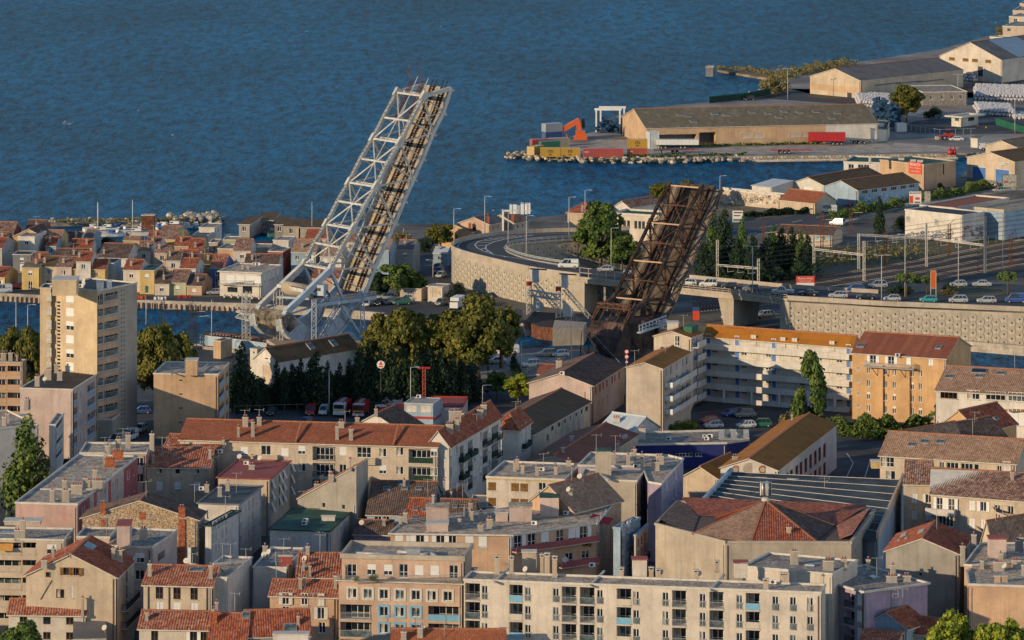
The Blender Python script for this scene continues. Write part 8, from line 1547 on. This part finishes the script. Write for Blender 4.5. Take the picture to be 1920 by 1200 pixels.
for q in [('white sailing boat with the tallest mast in the marina', 186, 438, 9, 185, 'whitep', None, 8.5), ('long white sailing boat right of the kiosk jetty', 252, 441, 10, 178, 'whitep', None, 9.5), ('white motor boat moored nearest the kiosk', 212, 443, 7, 10, 'whitep', 'lbluep'), ('pale boat at the left end of the marina', 166, 440, 6, 20, 'whitep'), ('white boat with blue cover behind the tall mast', 200, 432, 7, 170, 'whitep', 'bluep'), ('white cabin boat in the second marina row', 176, 431, 6, 10, 'whitep'), ('small grey boat by the rough breakwater', 222, 430, 5, 30, 'c_silver', 'lbluep'), ('blue and white open boat in mid marina', 268, 429, 6, 120, 'whitep', 'bluep'), ('low blue boat beside the open boat', 281, 428, 5, 150, 'bluep', 'lbluep'), ('white skiff behind the peach cottage', 294, 430, 6, 140, 'whitep', 'lbluep'), ('blue trimmed skiff before the dark shack', 306, 427, 6, 150, 'lbluep', 'whitep'), ('longest blue and white fishing boat below the boulders', 325, 427, 9, 170, 'whitep', 'bluep'), ('small white boat beside the longest fishing boat', 349, 427, 4.5, 160, 'whitep'), ('boxy white and blue boat off the cream cubes', 368, 426, 5, 95, 'lbluep', 'whitep'), ('tiny blue boat at the end of the boulders', 394, 424.5, 4, 92, 'bluep', 'whitep'), ('white dinghy between the masts', 236, 434, 4, 60, 'whitep'),
   ('green hulled boat moored by the shacks', 522, 444, 6, 170, 'c_green', 'sand'), ('white open boat by the jetty shacks', 540, 442, 6, 120, 'whitep', 'lbluep'), ('outboard boat right of the green hulled boat', 556, 446, 5, 100, 'whitep', 'darkp'), ('small white boat under the patched shack', 508, 438, 5, 150, 'whitep'), ('boat with a raised outboard near the white bridge', 570, 445, 5, 80, 'c_silver', 'darkp')]: boat(*q)
for i in range(26):
 x, y = R.uniform(20, 1300), R.uniform(40, 380); 
 if y > 250 and x > 930: continue
 m = M(); m.cyl((0, 0, -.5), (0, 0, R.uniform(1.2, 2.2)), .06, .05, 'trim', 6); m.cyl((0, 0, 0), (0, 0, .5), .3, .25, 'whitep', 8); thing('float_marker', 'pale fishing float with a short stick on the open lagoon', 'buoy', G(x, y, 0), 0, 'floats scattered over the lagoon', m)
m = M(); a, c = G(1418, 307, 0), G(1795, 302, 0); m.bar(a + Z1 * .8, c + Z1 * .8, 2.2, .35, 'quay'); m.bar(a + Z1 * 1.1 + V((0, -1, 0)), c + Z1 * 1.1 + V((0, -1, 0)), .2, .3, 'trim')
for k in range(18): q = a + (c - a) * k / 17; m.cyl(q + V((0, 0, -1)), q + V((0, 0, .8)), .25, .25, 'rust', 6)
thing('pontoon', 'long narrow concrete pontoon below the stone quay', 'pontoon', a, m=m)
# ================================================================ posts, signs, masts
def lamp(label, x, yb, yt, zb=1.5, double=False, name='street_lamp', mat='pole', head=True, group='lamp posts', r=.13):
 p = G(x, yb, zb); h = (yb - yt) * p.y / F; t = thing(name, label, 'lamp post' if head else 'pole', p, 0, group if head else None); m = M(); m.cyl((0, 0, -.3), (0, 0, h), r, r * .55, mat, 8); ob('pole', m.mesh('pole'), t)
 if head:
  for s_ in ((-1, 1) if double else (1,)): m = M(); m.bar((0, 0, h), (s_ * 1.1, 0, h + .15), .08, .08, mat); m.box((s_ * 1.4, 0, h + .12), (.8, .35, .16), 'lblue'); ob('lamp_head', m.mesh('lamp_head'), t)
 return t
for i, (x, yb, yt, zb, d) in enumerate(((851, 466, 392, ZD, 0), (909, 440, 369, ZD, 0), (953, 464, 395, ZD, 1), (987, 484, 405, ZD, 0), (1067, 446, 370, ZD, 0), (1097, 428, 357, ZD, 0), (1146, 503, 428, ZD - 4, 0), (1411, 549, 462, ZD, 1), (1653, 566, 479, ZD, 1), (1697, 556, 440, ZD, 1), (1797, 540, 452, ZD, 0), (1880, 520, 437, 1.5, 0), (1477, 186, 129, 1.5, 1), (1903, 250, 186, 1.5, 1), (1796, 175, 140, 1.5, 1), (1018, 840, 788, 1.5, 0), (617, 778, 694, 1.5, 0), (812, 520, 488, 1.5, 1), (52, 700, 572, 1.5, 0), (30, 690, 555, 1.5, 0), (770, 774, 689, 1.5, 0), (905, 760, 723, 1.5, 0), (977, 700, 640, 1.5, 0), (1350, 375, 330, 1.5, 0))):
 lamp(['lamp post at the left end of the overpass bend', 'lamp post behind the bend by the pink house', 'lamp post beside the white sign gantry', 'lamp post on the inside kerb of the bend', 'lamp post at the back of the bend', 'lamp post behind the huge tree', 'lamp post in front of the huge tree', 'twin lamp right of the brown bridge', 'twin lamp rising from the queue of cars', 'tall twin lamp by the roundabout pines', 'slim post at the right of the roundabout', 'lamp post beyond the rail tracks at the right', 'floodlight mast on the port shore road', 'floodlight mast at the right edge of the port', 'floodlight mast behind the office block', 'street lamp below the brown roofed hall', 'grey pole in the fire station yard', 'ornate twin lamp in the lane', 'left of two canal poles by the cream tower', 'right hand canal pole left of the cream tower', 'orange lit lamp by the red pylon', 'street lamp at the yellow green tree', 'lamp by the canal at the plane trees', 'white lamp behind the brown bridge top'][i], x, yb, yt, zb, bool(d), group=None)
for x, yb, yt, lb in ((274, 606, 560, 'thin pole on the near canal bank right of the tower'), (397, 645, 562, 'wooden pole before the canal left of the white bridge'), (184, 440, 380, 'white flag pole in the marina'), (585, 440, 378, 'white pole behind the mooring shacks'), (757, 450, 428, 'post by the slatted house')): lamp(lb, x, yb, yt, 1.5, name='pole', head=False)
t = thing('sign_gantry', 'white cantilever sign gantry over the overpass bend', 'road sign', G(943, 434, ZD)); hg = 5.6; m = M(); m.box((0, 0, hg / 2), (.5, .5, hg), 'whitep'); part('post', m, t, (0, 0, 0)); m = M(); m.box((3.6, 0, hg - .3), (7.4, .4, .45), 'whitep'); part('arm', m, t, (0, 0, 0))
for x, z, w_, h_ in ((2.1, hg + .1, .7, 2.4), (3.1, hg + .1, 1.1, 2.4), (4.1, hg, .7, 2.2), (5.0, hg + .3, .9, 3.0), (6.0, hg + .3, .8, 2.9), (6.8, hg + .3, .6, 2.8)): m = M(); m.box((x - .1, -.35, z), (w_ - .08, .1, h_), 'paint'); part('sign_panel', m, t, (0, 0, 0))
def portal(label, x0, y0, x1, y1, top0, top1, beam0, beam1, g='catenary portals'):
 a, b = G(x0, y0), G(x1, y1); t = thing('catenary_portal', label, 'catenary mast', a, 0, g); ha, hb = (y0 - top0) * a.y / F, (y1 - top1) * b.y / F; o_ = t.location
 for p, h in ((a, ha), (b, hb)): m = M(); m.lattice(p, p + Z1 * h, .5, .5, .9, .12, 'trim'); m.box(p + Z1 * h / 2, (.3, .12, h), 'concrete'); part('mast', m, t)
 za, zb = (y0 - beam0) * a.y / F, (y1 - beam1) * b.y / F; m = M(); m.lattice(a + Z1 * za, b + Z1 * zb, .4, .4, .8, .09, 'trim'); part('cross_beam', m, t)
 for k in (.25, .5, .75): q = a + (b - a) * k + Z1 * (za + (zb - za) * k); m = M(); m.bar(q, q - Z1 * 1.6, .1, .1, 'galv'); m.bar(q - Z1 * 1.5, q - Z1 * 1.5 + V((1.6, .2, .2)), .08, .08, 'trim'); part('drop_bracket', m, t)
portal('catenary portal left of the sign board behind the overpass', 1345, 532, 1422, 540, 450, 485, 497, 503); portal('double catenary portal right of the conifers', 1526, 520, 1620, 528, 440, 452, 467, 478); portal('long catenary portal before the graffiti hall', 1737, 497, 1847, 512, 418, 405, 446, 460); portal('catenary portal behind the roundabout lamp', 1610, 505, 1737, 500, 438, 430, 440, 447)
for x, yb, yt, lb in ((1432, 512, 420, 'rust red lattice catenary mast'), (1475, 505, 440, 'lattice mast among the conifers'), (1660, 500, 436, 'lattice mast in the middle of the rail yard'), (1780, 480, 420, 'lattice mast before the pale warehouse'), (1895, 500, 440, 'lattice mast at the right of the rail yard'), (1541, 470, 400, 'grey lattice mast by the lineside house'), (1595, 440, 390, 'rusty lattice mast beside the sandy lot'), (357, 655, 570, 'dark lattice mast on the canal bank with a curled arm'), (366, 655, 580, 'second dark lattice mast beside the curled one'), (305, 650, 565, 'dark curled mast right of the tower')):
 p = G(x, yb); h = (yb - yt) * p.y / F; t = thing('catenary_mast', lb, 'catenary mast', p); m = M(); m.lattice(p, p + Z1 * h, .7, .7, 1, .13, 'rust' if x > 1400 else 'darkp'); part('mast', m, t); m = M(); m.bar(p + Z1 * h * .82, p + V((3.2, 0, h * .84)), .12, .12, 'sand'); m.bar(p + Z1 * h, p + V((1.4, 0, h + 1.2)), .12, .12, 'darkp'); part('arm', m, t)
m = M()
for k in range(5):
 for sg in (0, 1): a, b, c = G(1300, 560 - k * 9) + Z1 * (6 + sg), G(1560, 532 - k * 9) + Z1 * (6.2 + sg), G(1990, 470 - k * 9) + Z1 * (6 + sg); m.bar(a, b, .06, .06, 'darkp'); m.bar(b, c, .06, .06, 'darkp')
thing('contact_wires', 'contact wires strung above the rail tracks', 'wires', G(1560, 532), m=m)
t = thing('red_pylon', 'red lattice pylon with a T shaped head behind the site cabin', 'pylon', G(795, 774)); m = M(); m.lattice((0, 0, 0), (0, 0, 9.1), .6, .6, .9, .13, 'c_cred'); m.box((0, 0, 9.3), (2.6, .3, .35), 'c_red'); part('lattice', m, t, (0, 0, 0))
def board(label, x, yb, w_, h_, leg_, base='whitep', frame='greenp', txt=(), zb=1.5, rot=0, cat='billboard', extra=None):
 t = thing('billboard', label, cat, G(x, yb, zb), math.radians(rot)); m = M(); m.box((0, 0, leg_ + h_ / 2), (w_, .15, h_), base); ob('panel', m.mesh('panel'), t); m = M()
 for s_ in (-1, 1): m.box((s_ * (w_ / 2 + .06), 0, (leg_ + h_) / 2), (.14, .2, leg_ + h_), frame)
 for z in (leg_, leg_ + h_): m.box((0, 0, z), (w_, .2, .14), frame)
 ob('frame', m.mesh('frame'), t); m = M()
 for c, d, mt in (extra or ()): m.box((c[0], -.1, leg_ + c[1]), (d[0], .04, d[1]), mt)
 if extra: ob('print', m.mesh('print'), t)
 for s_, sz, dx, z, mt in txt:
  c = bpy.data.curves.new('lettering', 'FONT'); c.body = s_; c.size = sz; c.align_x = 'CENTER'; c.align_y = 'CENTER'; c.extrude = .01; c.materials.append(MT[mt]); o0 = bpy.data.objects.new('x', c); me = bpy.data.meshes.new_from_object(o0); bpy.data.objects.remove(o0)
  o = ob('lettering', me, t, (dx, -.14, leg_ + z)); o.rotation_euler = (math.pi / 2, 0, 0)
 return t
board('red and white drive shop hoarding above the overpass', 1510, 549, 4.2, 2.9, 1.0, 'whitep', 'redp', (('Auchan Drive', .62, 0, 2.4, 'lettw'), ('Route de Montpellier', .32, 0, 1.8, 'lettw')), extra=(((0, 2.1), (4.1, 1.4), 'signred'), ((-1.5, .6), (.7, .7), 'signred')), zb=6.5)
board('green framed hoarding with a red arrow beyond the avenue', 1716, 391, 3.4, 3.6, 1.2, extra=(((-1.1, 1.3), (1.0, 2.0), 'signred'), ((.6, 1.6), (1.2, .7), 'signred'), ((.6, .5), (1.6, .5), 'dgrey'), ((0, 3.1), (3, .4), 'rose')), txt=(('NOUVEAU', .5, .1, 3.1, 'lettw'),))
board('green framed advertising hoarding near the tan depot', 1893, 362, 4.0, 3.6, 1.6, 'curtain', extra=(((-1, 1.6), (1.2, .6), 'rose'), ((.8, 1.5), (1.4, .5), 'dgrey'))); board('white graffiti smeared hoarding above the conifers', 1383, 438, 2.8, 3.2, 3.0, extra=(((0, .6), (2.4, .7), 'dgrey'), ((-.2, 1.8), (1.8, .3), 'greenp'), ((.1, 2.6), (2.2, .4), 'rose'))); board('narrow orange red totem on the roundabout', 1750, 560, 1.1, 4.0, 2.4, 'c_orange', 'sand', zb=ZD); board('small street poster panel', 1739, 380, 1.4, 2.8, .3, 'curtain', 'grey'); board('blue and red banner by the lower road', 1305, 606, 1.6, 3.2, .6, 'signred', 'darkp', extra=(((0, 2.7), (1.6, .9), 'c_blue'),), zb=1.5)
t = thing('round_sign', 'white sign with a red triangle among the dark cypresses', 'sign', G(714, 776)); m = M(); m.cyl((0, 0, 0), (0, 0, 9.6), .12, .1, 'darkp', 6); part('post', m, t, (0, 0, 0)); m = M(); m.cyl((0, 0, 10.2), (0, -.12, 10.2), .85, .85, 'whitep', 8); part('panel', m, t, (0, 0, 0)); m = M(); m.poly([(-.45, -.15, 10.1), (.45, -.15, 10.1), (0, -.15, 11.0)], 'signred'); m.box((0, -.15, 9.8), (.9, .04, .3), 'signred'); part('emblem', m, t, (0, 0, 0))
t = thing('road_signs', 'stack of three red bordered road signs before the brown bridge', 'road sign', G(1175, 705)); m = M(); m.cyl((0, 0, 0), (0, 0, 5.6), .07, .07, 'pole', 6); part('post', m, t, (0, 0, 0))
for z, n in ((5.3, 14), (4.2, 14), (3.1, 3)): m = M(); m.cyl((0, -.1, z), (0, -.14, z), .5, .5, 'c_red', n); m.cyl((0, -.1, z), (0, -.16, z), .36, .36, 'whitep', n); part('sign_disc', m, t, (0, 0, 0))
p = G(1071, 690); t = thing('sailing_boat_mast', 'tall thin stayed mast between the abutment and the brown bridge', 'mast', p); m = M(); m.cyl((0, 0, 0), (0, 0, 13.5), .14, .09, 'trim', 6); part('mast', m, t, (0, 0, 0)); m = M()
for dx, dy in ((-8.5, 3), (-6, 2), (8, -2), (12, -4), (4, -3), (-3, -3)): m.bar((0, 0, 12.5), (dx, dy, .3), .05, .05, 'galv')
part('stays', m, t, (0, 0, 0)); lamp('black utility pole beside the brown roofed hall', 1097, 800, 735, name='utility_pole', mat='darkp', head=False)
fence('pale corrugated fence between the tracks and the canal', [G(375, 646, 2.3), G(440, 654, 2.3), G(500, 662, 2.3)], 2.2, name='fence', rails=(.05, .95), panelmat='lblue', cat='fence', sp=2.4); fence('mesh fence of the fire station yard', [G(440, 779), G(560, 775), G(700, 772), G(860, 764)], 2.0, name='fence', rails=(.95,), rw=.06, mat='dgrey', cat='fence', sp=2.6, pw=.07)
fence('picket barrier along the canal car park', [G(985, 700), (G(1062, 672))], 1.1, name='fence', mat='sand', rails=(.5, .9), rw=.08, sp=1.2, cat='fence', pw=.14); fence('green mesh fence above the port shore', [G(1330, 194), G(1400, 187), G(1445, 178)], 2.4, name='fence', rails=(.95,), mat='greenp', panelmat='greenn', cat='fence', sp=3); fence('green fence at the right of the port gate', [G(1866, 234), G(1920, 250), G(1990, 262)], 2.2, name='fence', rails=(.95,), mat='greenp', panelmat='greenp', cat='fence', sp=3)
fence('fence in front of the gatehouse', [G(1700, 244), G(1760, 254), G(1830, 252)], 2.0, name='fence', rails=(.95,), mat='galv', cat='fence', sp=2.6, rw=.08); fence('trackside mesh fence below the graffiti hall', [G(1590, 468), G(1700, 462), G(1850, 458), G(1990, 442)], 2.0, name='fence', rails=(.95,), mat='galv', cat='fence', sp=2.8, rw=.06, pw=.07)
def graf(b, f, x0, x1, y0, y1, n, cols, seed):
 r = random.Random(seed); m = M(); o_ = b.out(f) * .03; A_, B_ = b.edge(f); d = (B_ - A_).normalized()
 for i in range(n):
  p = b.pt(f, r.uniform(x0, x1), r.uniform(y0, y1))[0] + o_ + b.out(f) * i * .0015; k = r.choice((5, 6, 7)); s_ = r.uniform(.25, .8); a0 = r.uniform(0, 6)
  outer_ = [p + d * math.cos(a0 + j / k * 6.283) * s_ * r.uniform(.6, 1.5) + Z1 * math.sin(a0 + j / k * 6.283) * s_ * r.uniform(.5, .9) for j in range(k)]; mt = r.choice(cols)
  for j in range(k): a, c = outer_[j], outer_[(j + 1) % k]; m.bar(a, c, .04, .14, mt, up=Z1)
 part('graffiti', m, b.r, kind='stuff')
bb_ = {b.label: b for b in BL}; g1 = bb_['large white hall with a band of graffiti beside the railway']; graf(g1, 0, 1698, 1800, 434, 450, 60, ['dgrey', 'c_blue', 'darkp'], 1); graf(g1, 1, 1806, 1842, 425, 446, 30, ['c_blue', 'rose', 'dgrey'], 2)
g2_ = bb_['second open fronted hangar with strip windows along the street']; graf(g2_, 1, 1612, 1718, 366, 380, 60, ['lbluep', 'c_blue', 'whitep', 'c_teal'], 3); g3 = bb_['long low store behind a graffiti covered wall']; graf(g3, 0, 1358, 1458, 366, 384, 44, ['whitep', 'dgrey', 'darkp'], 4)
m = M(); r = random.Random(9); gw = G(1135, 580); 
for i in range(46):
 p = PN[0] + dR * r.uniform(2, 12.5) + nR * 4.95; p.z = r.uniform(1.8, 6.5); a = r.uniform(0, 3.1)
 for k in range(3): q = p + dR * math.cos(a + k) * .6 + Z1 * math.sin(a + k) * .5; m.bar(p, q, .04, .12, r.choice(['greenp', 'dgrey', 'lblue', 'darkp']), up=Z1); p = q
part('graffiti', m, g, kind='stuff')
mk('umb', (.45, .38, .28), var=.1)
for i in range(9):
 x = 425 + i * 13; t = thing('cafe_table_set', '%s wooden cafe table with chairs from the left on the quay' % ORD[i], 'table set', G(x, 560 + i * .7), 0, 'cafe tables on the quay'); m = M(); m.cyl((0, 0, 0), (0, 0, .72), .05, .05, 'darkp', 6); m.cyl((0, 0, .72), (0, 0, .76), .5, .5, 'umb', 10); ob('table', m.mesh('table'), t)
 for a in (0, 2.1, 4.2): m = M(); m.box((math.cos(a) * .9, math.sin(a) * .9, .42), (.42, .42, .06), 'umb'); m.box((math.cos(a) * 1.1, math.sin(a) * 1.1, .68), (.12, .4, .5), 'umb', rz=a); m.box((math.cos(a) * .9, math.sin(a) * .9, .2), (.3, .3, .4), 'darkp'); ob('chair', m.mesh('chair'), t)
for i, (x, y, c, lb) in enumerate(((205, 563, 'c_red', 'red planter on the quay before the blue shuttered cottage'), (100, 549, 'greenp', 'green covered dinghy rack on the quay'), (262, 560, 'c_orange', 'orange crate pile on the quay by the tower'), (300, 562, 'whitep', 'white plastic crates beside the cottage'), (345, 559, 'c_red', 'row of red flower pots under the green cottage'))):
 t = thing('quay_clutter', lb, 'planter', G(x, y)); 
 for k in range(4): m = M(); m.box((k * .8 - 1.2, (k % 2) * .3, .35), (.6, .5, .7), c); ob('box', m.mesh('box'), t)
def person(label, x, y, z, top, legs, rot=0):
 V_ = [(0, 0, .92), (0, 0, 1.15), (0, 0, 1.42), (0, 0, 1.55), (0, 0, 1.68), (.09, 0, .88), (.11, .05, .48), (.12, 0, .06), (.12, -.14, .04), (-.09, 0, .88), (-.1, -.12, .48), (-.1, -.02, .08), (-.1, -.16, .05), (.2, 0, 1.4), (.25, -.02, 1.12), (.24, -.12, .88), (-.2, 0, 1.4), (-.25, .02, 1.12), (-.24, -.06, .88)]
 E = [(0, 1), (1, 2), (2, 3), (3, 4), (0, 5), (5, 6), (6, 7), (7, 8), (0, 9), (9, 10), (10, 11), (11, 12), (2, 13), (13, 14), (14, 15), (2, 16), (16, 17), (17, 18)]; rad = [.15, .14, .15, .06, .1, .09, .065, .05, .045, .09, .065, .05, .045, .06, .045, .035, .06, .045, .035]
 me = bpy.data.meshes.new('person'); me.from_pydata(V_, E, []); o = thing('person', label, 'person', G(x, y, z), math.radians(rot), m=me); md = o.modifiers.new('skin', 'SKIN')
 if not me.skin_vertices: me.attributes.new('x_', 'FLOAT', 'POINT')
 for i, q in enumerate(me.skin_vertices[0].data): q.radius = (rad[i], rad[i] * .8); q.use_root = i == 0
 o.modifiers.new('sub', 'SUBSURF').levels = 1; me.materials.append(MT[legs]); m = M(); m.ell((0, .01, 1.7), (.1, .11, .13), 'brownp', 10, 7); ob('hair', m.mesh('hair'), o); m = M(); m.cyl((0, 0, .95), (0, 0, 1.46), .185, .2, top, 10); ob('shirt', m.mesh('shirt'), o); return o
for q in [('person in a red shirt walking by the lower road', 1363, 603, 1.52, 'c_red', 'darkp', 20), ('person in pale clothes next to the red shirt', 1354, 604, 1.52, 'whitep', 'dgrey', 0), ('person in dark clothes walking on the canal road', 915, 700, 1.52, 'darkp', 'darkp', 10), ('worker in a yellow vest by the port gate', 1849, 246, 1.52, 'yellowp', 'darkp', 0), ('worker in red by the port gate barrier', 1834, 243, 1.52, 'c_red', 'darkp', 30)]: person(*q)
for b_ in BL:
 if len(b_.P) == 4 and b_.z > 9 and R.random() < .55:
  q_ = b_.P[0] * .4 + b_.P[2] * .6; z_, _ = b_.rz(q_.x, q_.y); ob('antenna', antenna_mesh(R.choice((2.2, 3.0, 3.6))), b_.r, V((q_.x, q_.y, z_)) - b_.r.location, R.uniform(-.5, .5))
 b_.finish()
